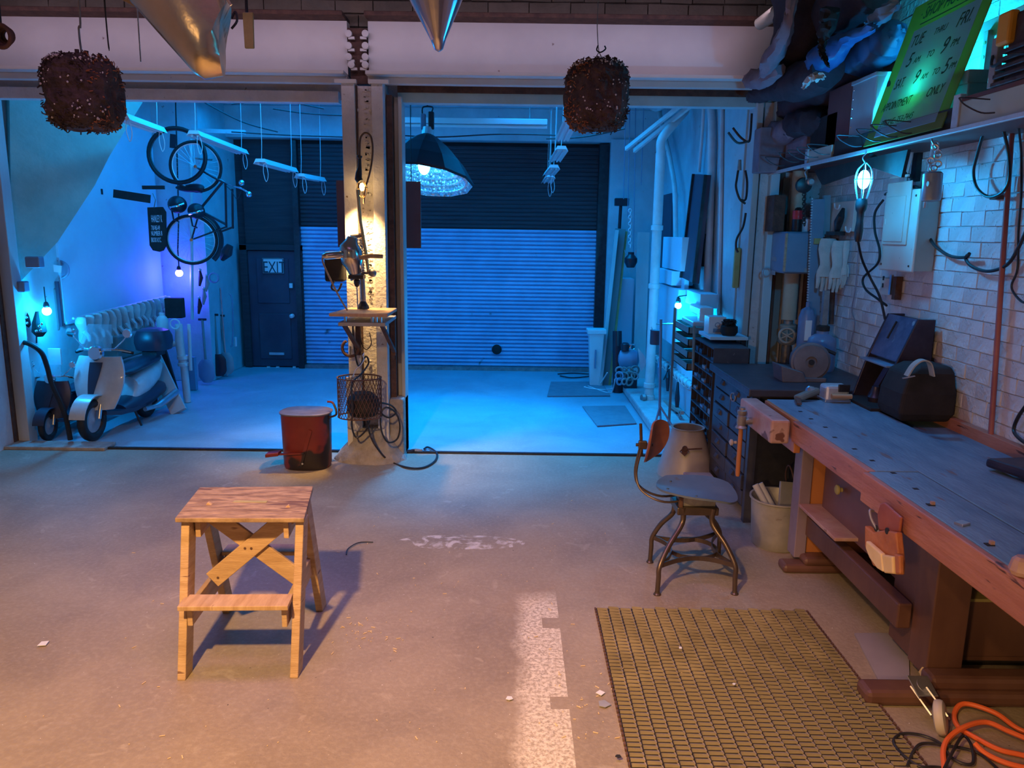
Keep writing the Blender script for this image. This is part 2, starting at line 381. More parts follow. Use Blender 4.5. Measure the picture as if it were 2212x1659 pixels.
# ================================================================ THE SETTING
ZC = 4.05
struct(MB().box(-4.64, 2.75, -1.6, 6.86, -.12, 0).build('floor', M_floor))
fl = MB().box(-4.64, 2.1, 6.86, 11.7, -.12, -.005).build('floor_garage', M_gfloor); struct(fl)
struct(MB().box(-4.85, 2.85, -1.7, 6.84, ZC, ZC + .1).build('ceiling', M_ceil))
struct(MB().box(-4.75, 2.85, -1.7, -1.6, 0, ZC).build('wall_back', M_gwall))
struct(MB().box(-4.85, -4.64, -1.6, 7.02, 0, ZC).build('wall_left', M_peel))
wr = struct(MB().box(2.648, 2.85, -1.6, 7.0, 0, ZC).build('wall_right', M_paint))
# right wall: painted bricks, each its own piece, up to the limit; the remaining courses joined
def brick_mesh(seed, L, H, D, m):
    r = random.Random(seed); j = lambda a: (r.random() - .5) * a
    b = MB(); e = .006
    b.hexa([V((D / 2 + j(e), -L / 2 + j(.008), -H / 2 + j(.008))), V((D / 2 + j(e), L / 2 + j(.008), -H / 2 + j(.008))), V((D / 2, L / 2 - .01, -H / 2)), V((D / 2, -L / 2 + .01, -H / 2)),
            V((-D / 2 + j(e), -L / 2 + j(.006), H / 2 + j(.008)))] * 1 + [V((0, 0, 0))] * 3) if False else None
    fx = -D / 2
    P = []
    for z in (-H / 2, H / 2):
        for y in (-L / 2, L / 2): P.append(V((fx + j(e), y * .99 + j(.009), z * .965 + j(.008))))
    Q = [V((D / 2, y, z)) for z in (-H / 2, H / 2) for y in (-L / 2, L / 2)]
    b.add(P + Q, [(0, 1, 3, 2), (0, 4, 5, 1), (2, 3, 7, 6), (0, 2, 6, 4), (1, 5, 7, 3)])
    me = bpy.data.meshes.new('brick'); me.from_pydata(b.v, [], b.f)
    bm = bmesh.new(); bm.from_mesh(me); bmesh.ops.recalc_face_normals(bm, faces=bm.faces); bm.to_mesh(me); bm.free()
    me.materials.append(m); return me
BL, BH, BD = .228, .083, .012
bricks = [brick_mesh(i, BL, BH, BD, M_paint) for i in range(8)]
cand = []
row = 0; z = .90
while z < ZC - .05:
    y = 2.2 + (BL / 2 if row % 2 else 0)
    while y < 6.85:
        cand.append((V((2.644 - random.random() * .003, y, z)), random.randrange(8))); y += BL + .005
    z += BH + .004; row += 1
def seen(p):
    return 1 if (1.0 < p.z < 2.52 and p.x / p.y < .69) else 0
cand.sort(key=lambda c: (-seen(c[0]), (c[0] - V((0, 0, 2))).length))
for p, k in cand[:300]:
    o = bpy.data.objects.new('brick', bricks[k]); COL.objects.link(o); o.parent = wr; o.location = p - org(wr)
rest = MB()
for p, k in cand[300:]:
    me = bricks[k]; rest.add([v.co + p for v in me.vertices], [tuple(f.vertices) for f in me.polygons])
tag(rest.build('brick_courses', M_paint, wr), kind='stuff')

# wall plane above and beside the openings (y 6.86 .. 7.05)
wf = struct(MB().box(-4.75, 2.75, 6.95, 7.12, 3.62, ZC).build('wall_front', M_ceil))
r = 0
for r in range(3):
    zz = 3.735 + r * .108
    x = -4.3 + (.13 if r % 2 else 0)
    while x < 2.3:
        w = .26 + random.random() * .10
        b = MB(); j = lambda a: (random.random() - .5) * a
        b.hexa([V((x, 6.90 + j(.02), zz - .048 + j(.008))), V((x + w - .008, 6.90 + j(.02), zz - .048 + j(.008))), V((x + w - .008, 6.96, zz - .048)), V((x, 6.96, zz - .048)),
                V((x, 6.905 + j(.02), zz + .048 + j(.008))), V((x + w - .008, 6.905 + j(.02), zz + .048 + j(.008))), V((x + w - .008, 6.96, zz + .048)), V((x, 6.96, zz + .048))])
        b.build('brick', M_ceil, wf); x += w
# wall piece to the right of the opening
struct(MB().box(2.28, 2.66, 6.86, 7.05, 0, 3.62).build('wall_pier', M_paint))
# lintel faces behind the girders
struct(MB().box(-4.6, 2.3, 6.92, 7.08, 3.10, 3.62).build('trim_1', M_peel))

# right jamb of the opening: separate upright timbers
def px_slab(name, xa, xb, Y, z0, z1, m, dep, ref=600):
    p = yp(xa, ref, Y); q = yp(xb, ref, Y)
    return struct(MB().box(p.x, q.x, Y, Y + dep, z0, z1).build(name, m, bevel=.006))
px_slab('trim_2', 1611, 1624, 6.80, 0, 3.12, M_plankp, .25)
px_slab('trim_3', 1626, 1645, 6.84, 0, 3.12, M_peel, .20)
px_slab('trim_4', 1645, 1650, 6.88, 0, 3.12, M_rust, .15)
px_slab('trim_5', 1650, 1669, 6.76, 0, 3.12, M_board, .10)
px_slab('trim_6', 1670, 1680, 6.84, 0, 3.12, M_brown, .10)
# opening header strips
struct(MB().box(-4.6, -1.5, 6.84, 6.95, 3.07, 3.16).build('trim_7', M_peel))
struct(MB().box(-1.0, 2.2, 6.86, 6.98, 3.08, 3.16).build('trim_8', M_gwall))
struct(MB().box(-1.0, 2.2, 6.84, 6.92, 3.16, 3.24).build('trim_9', M_rust))
# left post at the opening, with its rusty edge
struct(MB().box(-4.66, -4.53, 6.99, 7.12, 0, 3.3).build('trim_10', M_plankp, bevel=.006))
struct(MB().box(-4.655, -4.630, 6.93, 7.0, 0, 3.3).build('trim_11', M_rust))
# threshold kerb and steel edge
k0 = gp(228, 968); k1 = gp(640, 987); k2 = gp(1400, 984)
struct(MB().box(-3.75, 1.45, 6.84, 6.875, -.002, .018).build('trim_12', M_black))
struct(MB().box(-4.64, -3.72, 6.78, 7.0, -.002, .03).build('trim_13', M_conc, bevel=.008))

# garage walls
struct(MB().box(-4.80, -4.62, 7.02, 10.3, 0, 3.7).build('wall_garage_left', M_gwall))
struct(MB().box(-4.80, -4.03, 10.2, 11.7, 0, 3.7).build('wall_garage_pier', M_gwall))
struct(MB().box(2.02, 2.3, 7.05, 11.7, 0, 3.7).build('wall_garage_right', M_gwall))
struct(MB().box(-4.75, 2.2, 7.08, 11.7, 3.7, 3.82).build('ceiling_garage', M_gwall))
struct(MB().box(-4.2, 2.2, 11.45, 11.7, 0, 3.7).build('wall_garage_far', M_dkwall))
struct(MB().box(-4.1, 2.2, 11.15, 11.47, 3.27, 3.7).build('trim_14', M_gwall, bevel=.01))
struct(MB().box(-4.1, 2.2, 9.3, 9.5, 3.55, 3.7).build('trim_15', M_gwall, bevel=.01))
# right end return of the far wall
struct(MB().box(1.33, 2.1, 11.1, 11.46, 0, 3.3).build('trim_16', M_gwall))
# raised kerb along the right wall
struct(MB().box(1.44, 2.1, 7.2, 11.3, 0, .10).build('trim_17', M_curb, bevel=.02))
# sloping stair enclosure hanging at the left
def slant(x, y):                                          # the enclosure's face runs inward from the left jamb
    a, d, e = ray(x, y); n = (.70, -.71); c = n[0] * -4.63 + n[1] * 7.13; t = c / (n[0] * a + n[1] * d)
    return V((a * t, d * t, CAMH + e * t))
pp = [slant(x, y) for x, y in ((20, 180), (318, 205), (236, 338), (205, 400), (125, 522), (26, 628))]
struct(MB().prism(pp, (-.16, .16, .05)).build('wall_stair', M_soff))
# dark band above the shutter + door surround
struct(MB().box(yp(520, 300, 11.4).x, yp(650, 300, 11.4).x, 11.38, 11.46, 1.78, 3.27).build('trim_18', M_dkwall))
# roller shutter
sh = thing('roller_shutter', 'wide blue-lit ribbed roller shutter closing the far end of the garage', 'shutter', (-1, 11.3, 0))
x0 = yp(651, 700, 11.35).x; x1 = yp(1306, 700, 11.35).x
def ribs(z0, z1, pitch, Y, dep):
    b = MB(); prof = []; z = z0; n = int(round((z1 - z0) / pitch))
    for i in range(n):
        a = z0 + i * pitch
        for t, d in ((0, 0), (.12, dep), (.25, dep * .35), (.5, -dep * .25), (.78, 0), (.93, dep * .1)): prof.append((a + t * pitch, Y + d))
    prof.append((z1, Y))
    vs = []
    for zz, yy in prof: vs += [(x0, yy, zz), (x1, yy, zz)]
    fs = [(2 * i, 2 * i + 1, 2 * i + 3, 2 * i + 2) for i in range(len(prof) - 1)]
    return b.add(vs, fs)
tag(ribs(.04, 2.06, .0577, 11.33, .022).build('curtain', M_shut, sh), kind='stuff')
tag(ribs(2.06, 3.2, .0577, 11.35, .010).build('upper_curtain', M_dkwall, sh), 'dark-coloured upper part of the shutter', kind='stuff')  # upper slats in a darker material than the lower curtain
MB().box(x0, x1, 11.27, 11.37, -.005, .05).build('bottom_bar', M_dull, sh)
MB().box(x1 - .17, x1 + .03, 11.22, 11.36, 0, 3.25).build('guide_rail', M_black, sh)
MB().box(x0 - .03, x0 + .05, 11.24, 11.36, 0, 3.25).build('guide_rail', M_black, sh)
c = yp(1073, 755, 11.3)
MB().lathe([(.075, 0), (.07, .012), (.03, .02)], c, (0, -1, 0), 16).build('lock_plate', M_blackm, sh)
# door in the far wall
dx0, dx1 = yp(541, 700, 11.3).x, yp(645, 700, 11.3).x
dr = thing('door_1', None, None, ((dx0 + dx1) / 2, 11.3, 0)); dr['kind'] = 'structure'
MB().box(dx0, dx1, 11.33, 11.38, 0.01, 1.71).build('door_leaf', M_dkdoor, dr, bevel=.004)
for a, b_ in ((dx0 - .10, dx0), (dx1, dx1 + .09)): MB().box(a, b_, 11.28, 11.40, 0, 1.79).build('door_frame', M_dkwall, dr)
MB().box(dx0 - .1, dx1 + .09, 11.28, 11.40, 1.72, 1.80).build('door_frame', M_dkwall, dr)
MB().box(dx0 + .12, dx1 - .12, 11.315, 11.335, .95, 1.6).build('door_panel', M_dkdoor, dr, bevel=.01)
MB().box(dx0 + .12, dx1 - .12, 11.315, 11.335, .12, .8).build('door_panel', M_dkdoor, dr, bevel=.01)
p = yp(632, 682, 11.3); MB().lathe([(.03, 0), (.03, .01), (.012, .015), (.012, .04), (.028, .05), (.03, .07), (.015, .08)], p, (0, -1, 0), 16).build('door_knob', M_alu, dr, smooth=True)
p = yp(598, 764, 11.3); MB().cb(p, (.22, .02, .035)).build('mail_slot', M_alu, dr)
for px in (580, 600, 636):
    p = yp(px, 793, 11.3); MB().cb(p, (.045, .015, .022)).build('hinge_plate', M_plast, dr)
# exit sign and small tag on the door
e = yp(590, 574, 11.29); sg = thing('exit_sign', 'small white EXIT sign fixed to the dark door', 'sign', e)
MB().cb(e, (.30, .012, .215)).build('sign_plate', M_plast, sg)
a = yp(568, 588, 11.28); text_mesh('lettering', 'EXIT', M_ink, sg, (a.x + .00, 11.283, a.z - .005), (1, 0, 0), (0, 0, 1), .235, .001, sx=.68)
for k in (-1, 1): MB().cb(e + V((0, -.007, k * .1)), (.29, .004, .008)).build('border', M_ink, sg)
for k in (-1, 1): MB().cb(e + V((k * .143, -.007, 0)), (.008, .004, .2)).build('border', M_ink, sg)
p = yp(629, 617, 11.30); tag(MB().cb(p, (.05, .04, .07)).build('door_buzzer', M_plast, None, bevel=.005), 'small white buzzer box above the knob of the dark door', 'buzzer')

# ================================================================ GIRDERS AND COLUMN
def girder(name, label, xa, xb):
    t = thing(name, label, 'girder', ((xa + xb) / 2, 6.75, 3.2), 'painted girders over the openings')
    MB().box(xa, xb, 6.78, 6.90, 3.27, 3.70).build('web', M_gird, t)
    MB().box(xa, xb, 6.60, 6.92, 3.255, 3.285).build('lower_flange', M_gird, t, bevel=.006)
    MB().box(xa, xb, 6.72, 6.80, 3.205, 3.255).build('flange_angle', M_gird, t, bevel=.004)
    MB().box(xa, xb, 6.60, 6.92, 3.70, 3.735).build('upper_flange', M_rust, t, bevel=.006)
    return t
girder('steel_girder', 'white painted steel girder left of the column, over the left opening', -4.64, yp(752, 120, 6.8).x)
girder('steel_girder', 'white painted steel girder right of the column, over the right opening', yp(797, 120, 6.8).x, 2.62)
# curved cast bracket between the girder ends
br = thing('girder_connection', 'dark rusty S-curved plate with riveted lugs joining the two girders', 'bracket', yp(775, 180, 6.75))
path = [yp(772, 62, 6.80), yp(772, 95, 6.80), yp(773, 125, 6.80), yp(779, 150, 6.80), yp(781, 182, 6.80)]
b = MB(); P = smoothpath(path, 5)
for i in range(len(P) - 1): b.bar(P[i], P[i + 1], .17, .03)
b.build('curved_plate', M_rust, br)
for side in (0, 1):
    for yy in (74, 100, 124, 141):
        p = yp((754 if side == 0 else 790) + (6 if yy > 130 and side == 0 else 0), yy, 6.74)
        bb = MB(); bb.lathe([(.028, 0), (.028, .03), (.012, .032)], p, (0, -1, 0), 12)
        bb.cb(p + V((.02 if side == 0 else -.02, 0, -.03)), (.05, .03, .02)); bb.build('lug', M_gird, br)
col = thing('steel_column', 'white painted riveted steel column between the two openings', 'column', (-1.27, 6.72, 0))
cx = lambda px, ref=600: yp(px, ref, 6.62).x
xL0, xL1, xR0, xR1 = cx(748), cx(775), cx(810), cx(834)
MB().box(xL0, xL1, 6.62, 6.86, .02, 3.20).build('flange', M_peel, col, bevel=.004)
MB().box(xR0, xR1, 6.62, 6.86, .02, 3.20).build('flange', M_peel, col, bevel=.004)
MB().box(xL1 - .01, xR0 + .01, 6.70, 6.80, .02, 3.18).build('web', M_peel, col)
MB().box(xL0 - .05, xL1 + .02, 6.60, 6.64, 3.185, 3.215).build('cap_plate', M_gird, col)
MB().box(xR0 - .02, xR1 + .05, 6.60, 6.64, 3.185, 3.215).build('cap_plate', M_gird, col)
MB().box(xL1 + .005, xL1 + .012, 6.66, 6.70, .02, 3.18).build('seam', M_rust, col)
b = MB(); z = 1.4
while z < 3.15:                                            # raised, painted-over foundry lettering down the web
    w = .02 + random.random() * .025
    cxm = xR0 - .055
    for _ in range(3): b.cb((cxm + random.uniform(-.015, .015), 6.697, z + random.uniform(-.012, .012)), (w * random.uniform(.3, 1), .008, random.choice((.006, .02))), (0, random.uniform(-.4, .4), 0))
    z += .046
tag(b.build('embossed_lettering', M_peel, col), 'illegible raised foundry lettering under the paint', kind='stuff')
for px in (772, 800):
    for py in (238, 420, 620, 780):
        p = yp(px, py, 6.69); MB().lathe([(.014, 0), (.012, .01), (.004, .016)], p, (0, -1, 0), 10).build('rivet', M_gird, col, smooth=True)
# cement foot of the column
b = MB()
prof = [(.33, 0), (.31, .03), (.26, .09), (.20, .17), (.17, .24), (.13, .29), (.05, .30)]
b.lathe(prof, (-1.26, 6.70, 0), (0, 0, 1), 28, 1.0, .75)
for v in b.v: v += V((random.uniform(-.012, .012), random.uniform(-.012, .012), random.uniform(-.008, .008) if v.z > .01 else 0))
b.build('cement_foot', M_conc, col, smooth=True)
MB().box(yp(751, 900, 6.62).x, yp(762, 900, 6.62).x, 6.60, 6.622, .03, .75).build('edge_strip', M_gird, col)
# timber jamb right of the column
struct(MB().box(cx(836), cx(848), 6.74, 6.98, 0, 3.12).build('trim_19', M_rust))
struct(MB().box(cx(848), cx(857), 6.84, 7.0, 0, 3.12).build('trim_20', M_plankp, bevel=.004))
struct(MB().box(cx(858), cx(866), 6.80, 7.0, 0, 3.12).build('trim_21', M_plankp, bevel=.004))
b = MB(); b.box(cx(834), cx(866), 6.66, 6.98, 0, .55)
struct(b.build('trim_22', M_conc, bevel=.02))
# maroon panel behind the column
p = yp(727, 390, 7.3); q = yp(910, 536, 7.3)
tag(MB().box(p.x, q.x, 7.28, 7.31, q.z, p.z).build('maroon_board', M_maroon), 'plain dark maroon panel hanging behind the white column', 'panel')
tag(MB().cyl(V(((p.x + q.x) / 2 + .3, 7.295, p.z)), V(((p.x + q.x) / 2 + .3, 7.295, 3.7)), .004, n=6).build('hanging_wire', M_black), 'thin wire that carries the maroon panel behind the column', 'wire')

# ================================================================ STEP STOOL
st = thing('step_stool', 'worn yellow wooden step stool with crossed braces standing alone on the floor', 'stool', (-1.25, 3.5, 0))
zt = .72
FL, FR, BR, BL_ = V((-1.515, 3.29, 0)), V((-.935, 3.31, 0)), V((-1.01, 3.76, 0)), V((-1.575, 3.72, 0))
b = MB(); b.hexa([p + V((0, 0, zt - .022)) for p in (FL, FR, BR, BL_)] + [p + V((0, 0, zt)) for p in (FL, FR, BR, BL_)])
b.build('seat_board', M_stooltop, st, bevel=.004)
def leg(bx, by, tx, ty):
    b = MB(); p = V((bx, by, 0)); q = V((tx, ty, zt - .022)); w = .019; d = .042
    b.hexa([p + V(k) for k in ((-w, -d, 0), (w, -d, 0), (w, d, 0), (-w, d, 0))] + [q + V(k) for k in ((-w, -d, 0), (w, -d, 0), (w, d, 0), (-w, d, 0))])
    return b.build('leg', M_wood, st, bevel=.004)
leg(-1.475, 3.19, -1.485, 3.37); leg(-.975, 3.22, -.965, 3.38); leg(-1.505, 3.82, -1.535, 3.665); leg(-1.015, 3.85, -1.04, 3.69)
for z0, z1, y0, y1 in ((.60, .698, 3.36, 3.68), (.235, .335, 3.21, 3.80)):
    for x, s in ((-1.475, 1), (-.985, -1)):
        b = MB(); xx = x + s * .031 - (.02 if y1 < 3.7 and s < 0 else 0)
        sk = -.03
        b.hexa([V((xx - .012, y0, z0)), V((xx + .012, y0, z0)), V((xx + .012 + sk, y1, z0)), V((xx - .012 + sk, y1, z0)),
                V((xx - .012, y0, z1)), V((xx + .012, y0, z1)), V((xx + .012 + sk, y1, z1)), V((xx - .012 + sk, y1, z1))])
        b.build('side_rail', M_wood, st, bevel=.003)
MB().hexa([V(k) for k in ((-1.47, 3.15, .338), (-.985, 3.17, .338), (-.995, 3.29, .338), (-1.478, 3.27, .338), (-1.47, 3.15, .360), (-.985, 3.17, .360), (-.995, 3.29, .360), (-1.478, 3.27, .360))]).build('step', M_woodh, st, bevel=.003)
MB().hexa([V(k) for k in ((-1.495, 3.74, .338), (-1.02, 3.76, .338), (-1.025, 3.87, .338), (-1.50, 3.85, .338), (-1.495, 3.74, .362), (-1.02, 3.76, .362), (-1.025, 3.87, .362), (-1.50, 3.85, .362))]).build('step', M_woodh, st, bevel=.008)
M_woodd = M_wood
b = MB(); b.bar((-1.46, 3.475, .70), (-1.01, 3.475, .345), .018, .085, (0, 1, 0)); b.build('cross_brace', M_wood, st, bevel=.003)
b = MB(); b.bar((-1.43, 3.455, .345), (-1.02, 3.455, .70), .018, .085, (0, 1, 0)); b.build('cross_brace', M_wood, st, bevel=.003)
for x, z in ((-1.232, .512), (-1.262, .512), (-1.40, .36), (-1.07, .67)):
    MB().lathe([(.006, 0), (.006, .004)], (x, 3.447, z), (0, -1, 0), 8).build('screw', M_rust, st)
b = MB(); b.lathe([(.0, 0), (.05, 0), (.05, .001)], (0, 0, 0), n=20)
b2 = MB(); b2.box(-1.33, -1.17, 3.505, 3.53, zt, zt + .0015); b2.build('hand_slot', M_yell, st)

# ================================================================ RUBBER LINK MAT
mt = thing('rubber_mat', 'dusty brown rubber link mat on the floor in front of the workbench', 'mat', (1.04, 3.15, 0))
mx0, mx1, my0, my1 = .475, 1.615, 2.42, 3.885
MB().box(mx0, mx1, my0, my1, .0005, .003).build('backing', M_blackm, mt)
pw, ph = (mx1 - mx0) / 18, .0305
def link_mesh(v):
    b = MB(); w = pw * .88; h = ph * .66; t = .008; j = lambda a: random.uniform(-a, a)
    # flat pad, raised along its near edge and its left edge, as a folded strip
    b.hexa([V((-w / 2, -h / 2, .004)), V((w / 2 * .8, -h / 2, .004)), V((w / 2 * .8, h / 2, .003)), V((-w / 2, h / 2, .003)),
            V((-w / 2, -h / 2, .020 + j(.002))), V((w / 2 * .8, -h / 2, .017 + j(.002))), V((w / 2 * .8, h / 2, .0065)), V((-w / 2, h / 2, .008 + j(.001)))])
    b.hexa([V((w * .40, -h * .62, .004)), V((w * .50, -h * .62, .004)), V((w * .50, h * .5, .004)), V((w * .40, h * .5, .004)),
            V((w * .40, -h * .62, .014)), V((w * .50, -h * .62, .014)), V((w * .50, h * .5, .010)), V((w * .40, h * .5, .010))])
    me = bpy.data.meshes.new('link'); me.from_pydata(b.v, [], b.f)
    bm = bmesh.new(); bm.from_mesh(me); bmesh.ops.recalc_face_normals(bm, faces=bm.faces); bm.to_mesh(me); bm.free()
    me.materials.append(M_matr); return me
lm = [link_mesh(i) for i in range(6)]
spots = []
nr = int((my1 - my0) / ph)
for r in range(nr):
    for c in range(18):
        spots.append(V((mx0 + (c + .5) * pw + (.3 * pw if 0 else 0) + random.uniform(-.001, .001), my0 + (r + .5) * ph + (.5 * ph if c % 2 else 0), 0)))
spots = [s for s in spots if s.y < my1]
vis = sorted(spots, key=lambda s: (0 if s.y > 2.66 else 1, s.y + .25 * abs(s.x - 1)))
for s in vis[:300]:
    o = bpy.data.objects.new('link', random.choice(lm)); COL.objects.link(o); o.parent = mt; o.location = s - org(mt)
rest = MB()
for s in vis[300:]:
    me = random.choice(lm); rest.add([v.co + s for v in me.vertices], [tuple(f.vertices) for f in me.polygons])
tag(rest.build('further_links', M_matr, mt), kind='stuff')
b = MB()
for i in range(nr):
    for x in (mx0 - .006, mx1 + .006):
        b.cb((x, my0 + (i + .5) * ph, .007), (.008, ph * .55, .010))
tag(b.build('wire_ends', M_rust, mt), kind='stuff')

# ================================================================ SWIVEL CHAIR
ch = thing('swivel_chair', 'low industrial swivel chair with blue-grey seat and small curved backrest, at the bench', 'chair', (1.08, 4.3, 0))
hub = V((1.09, 4.33, 0)); feet = [V((.84, 4.06, 0)), V((1.285, 4.08, 0)), V((1.33, 4.60, 0)), V((.875, 4.50, 0))]
M_ch = mat('bronze_brown_steel', (.10, .075, .06), (.15, .11, .09), .35, .7, scale=6)
knees = []
for f in feet:
    d = (f - hub); u = d.normalized()
    k = hub + u * (d.length * .97) + V((0, 0, .17)); tp = hub + u * .135; knees.append(k)
    P = smoothpath([f + V((0, 0, .01)), hub + u * d.length * .985 + V((0, 0, .1)), k, hub + u * (.135 + (d.length - .135) * .55) + V((0, 0, .27)), tp + V((0, 0, .365)), tp + V((0, 0, .46))], 5)
    lg = MB().tube(P, [.0135 + .003 * (i / len(P)) for i in range(len(P))], 10).build('leg', M_ch, ch, smooth=True)
    MB().lathe([(.022, 0), (.022, .006), (.016, .012), (.014, .02)], f, n=14).build('foot_glide', M_ch, lg)
ring = MB(); 
def strap(b, P, w, t):
    P = [V(p) for p in P]
    for i in range(len(P) - 1): b.bar(P[i], P[i + 1], t, w, ((P[i + 1] - P[i]).cross(V((0, 0, 1)))))
for i in range(4):
    a, c = knees[i], knees[(i + 1) % 4]; m = (a + c) / 2; m2 = m + (hub + V((0, 0, .17)) - m) * .42
    b = MB(); strap(b, smoothpath([a, (a + m2) / 2 + (m2 - m) * .22, m2, (c + m2) / 2 + (m2 - m) * .22, c], 4), .028, .006); b.build('foot_strap', M_ch, ch)
b = MB(); strap(b, [hub + V((.145 * math.cos(t * pi / 14), .145 * math.sin(t * pi / 14), .168)) for t in range(29)], .026, .006); b.build('foot_ring', M_ch, ch)
MB().box(hub.x - .125, hub.x + .115, hub.y - .11, hub.y + .11, .415, .462).build('hub_frame', M_ch, ch, bevel=.006)
MB().box(hub.x - .095, hub.x + .10, hub.y - .085, hub.y + .085, .462, .520).build('seat_bracket', M_dull, ch, bevel=.004)
MB().box(hub.x - .115, hub.x - .095, hub.y - .105, hub.y - .075, .45, .52).build('adjuster', M_rust, ch)
ang = math.radians(-14)
def seat(u, v):
    a = (u - .5) * 2; c = (v - .5) * 2
    # square to rounded disk, front (+x) wide, back narrower
    x = a * math.sqrt(1 - c * c / 2.6); y = c * math.sqrt(1 - a * a / 2.6)
    z = .545 - .012 * (1 - abs(y)) + .018 * (max(0, -x)) ** 2 - .035 * max(0, x - .2) ** 2 + .014 * y * y
    X = x * .235; Y = y * (.215 + .03 * x)
    return V((hub.x + .005 + X * math.cos(ang) - Y * math.sin(ang), hub.y + X * math.sin(ang) + Y * math.cos(ang), z))
M_seat = mat('worn_bluegrey_seat', (.09, .125, .17), (.13, .17, .22), .42, .1, scale=4, spots=(.14, .12, .11), spot_scale=6, spot_amt=.7)
MB().grid(seat, 16, 16, .012).build('seat', M_seat, ch, smooth=True)
for a_, c_ in ((.14, .3), (.16, .72), (.5, .12)):
    MB().lathe([(.008, 0), (.006, .004)], seat(a_, c_), n=8).build('seat_bolt', M_black, ch)
bc = V((.815, 4.345, .825))
def back(u, v):
    a = (u - .5) * 2; c = (v - .5) * 2
    y = a * math.sqrt(1 - c * c / 2.4); z = c * math.sqrt(1 - a * a / 2.4)
    Y = y * .15; Zz = z * .125
    X = .26 * (Y * Y) / .03 * .22 + .02 * z
    aa = math.radians(-32)
    return bc + V((X * math.cos(aa) - Y * math.sin(aa), X * math.sin(aa) + Y * math.cos(aa), Zz))
M_back = mat('brown_plywood', (.26, .09, .045), (.34, .13, .07), .35, scale=3, stretch=(1, 1, 6))
MB().grid(back, 14, 10, V((.012, .006, 0))).build('backrest', M_back, ch, smooth=True)
rodtop = yp(1384, 915, 4.36); rodb = yp(1386, 985, 4.36)
MB().cyl(rodb, rodtop, .009, n=10).build('back_post', M_ch, ch)
MB().cb((rodtop + rodb) / 2 + V((0.01, 0, -.03)), (.05, .03, .05)).build('clamp', M_ch, ch, bevel=.006)
MB().cyl((rodtop + rodb) / 2 + V((-.03, 0, -.03)), (rodtop + rodb) / 2 + V((.07, 0, -.03)), .01, n=8).build('clamp_bolt', M_ch, ch)
for dy in (-.025, .025):
    P = smoothpath([(rodtop + rodb) / 2 + V((0, dy, -.05)), yp(1373, 1020, 4.36) + V((0, dy, 0)), yp(1385, 1056, 4.33) + V((0, dy * 1.6, 0)), yp(1432, 1078, 4.3) + V((0, dy * 2, 0)), hub + V((-.02, dy * 2, .50))], 6)
    MB().tube(P, .007, 8).build('back_spring', M_ch, ch, smooth=True)

# ================================================================ WORKBENCH
wb = thing('workbench', 'heavy old wooden workbench with blue-lit top along the right wall', 'workbench', (2.15, 3.6, 0))
ZB = .94
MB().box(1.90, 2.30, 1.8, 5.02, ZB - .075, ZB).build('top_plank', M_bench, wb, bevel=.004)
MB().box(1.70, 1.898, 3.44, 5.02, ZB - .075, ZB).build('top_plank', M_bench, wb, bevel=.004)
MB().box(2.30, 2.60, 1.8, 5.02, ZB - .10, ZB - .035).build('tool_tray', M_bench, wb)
MB().box(2.58, 2.625, 1.8, 5.02, ZB - .09, ZB + .03).build('back_rail', M_red, wb, bevel=.004)
MB().box(1.66, 1.70, 3.44, 4.42, ZB - .125, ZB - .002).build('front_apron', M_red, wb, bevel=.005)
MB().box(1.68, 1.72, 4.42, 5.0, ZB - .20, ZB - .002).build('front_apron', M_orangew, wb, bevel=.005)
MB().box(1.63, 1.66, 1.85, 3.425, ZB - .14, ZB - .002).build('vise_cheek', M_red, wb, bevel=.005)
MB().box(1.66, 1.893, 1.85, 3.43, ZB - .13, ZB).build('tail_vise', M_bench, wb, bevel=.005)
for (px, py) in ((1729, 889), (1752, 905), (1783, 923), (1803, 945), (1846, 970), (1884, 995), (1930, 1022), (1978, 1056)):
    p = gp(px, py, ZB); MB().box(p.x - .011, p.x + .011, p.y - .011, p.y + .011, ZB - .002, ZB + .0015).build('dog_hole', M_blackm, wb)
for (px, py) in ((2010, 1091), (2137, 1177)):
    p = gp(px, py, ZB); MB().box(p.x - .014, p.x + .014, p.y - .012, p.y + .012, ZB, ZB + .003).build('dog_hole', M_blackm, wb)
    MB().cb(p + V((.008, 0, .008)), (.014, .014, .016)).build('bench_dog', M_redpale, wb)
# face vise
MB().box(1.535, 1.65, 4.42, 5.06, .795, ZB).build('vise_jaw', M_redpale, wb, bevel=.014)
hb = V((1.49, 4.78, .845))
MB().cyl(V((1.56, 4.78, .85)), hb, .022, n=12).build('vise_screw', M_dull, wb)
MB().lathe([(.036, -.05), (.038, -.045), (.026, -.03), (.03, -.02), (.03, .03), (.024, .035), (.030, .05), (.030, .065), (.018, .07), (.018, .085)], V((1.468, 4.78, .85)), (0, 0, 1), 14).build('vise_hub', M_dull, wb, smooth=True)
MB().lathe([(.012, 0), (.0155, .02), (.0145, .3), (.011, .33)], V((1.468, 4.78, .48)), (0, 0, 1), 12).build('vise_handle', M_orangew, wb, smooth=True)
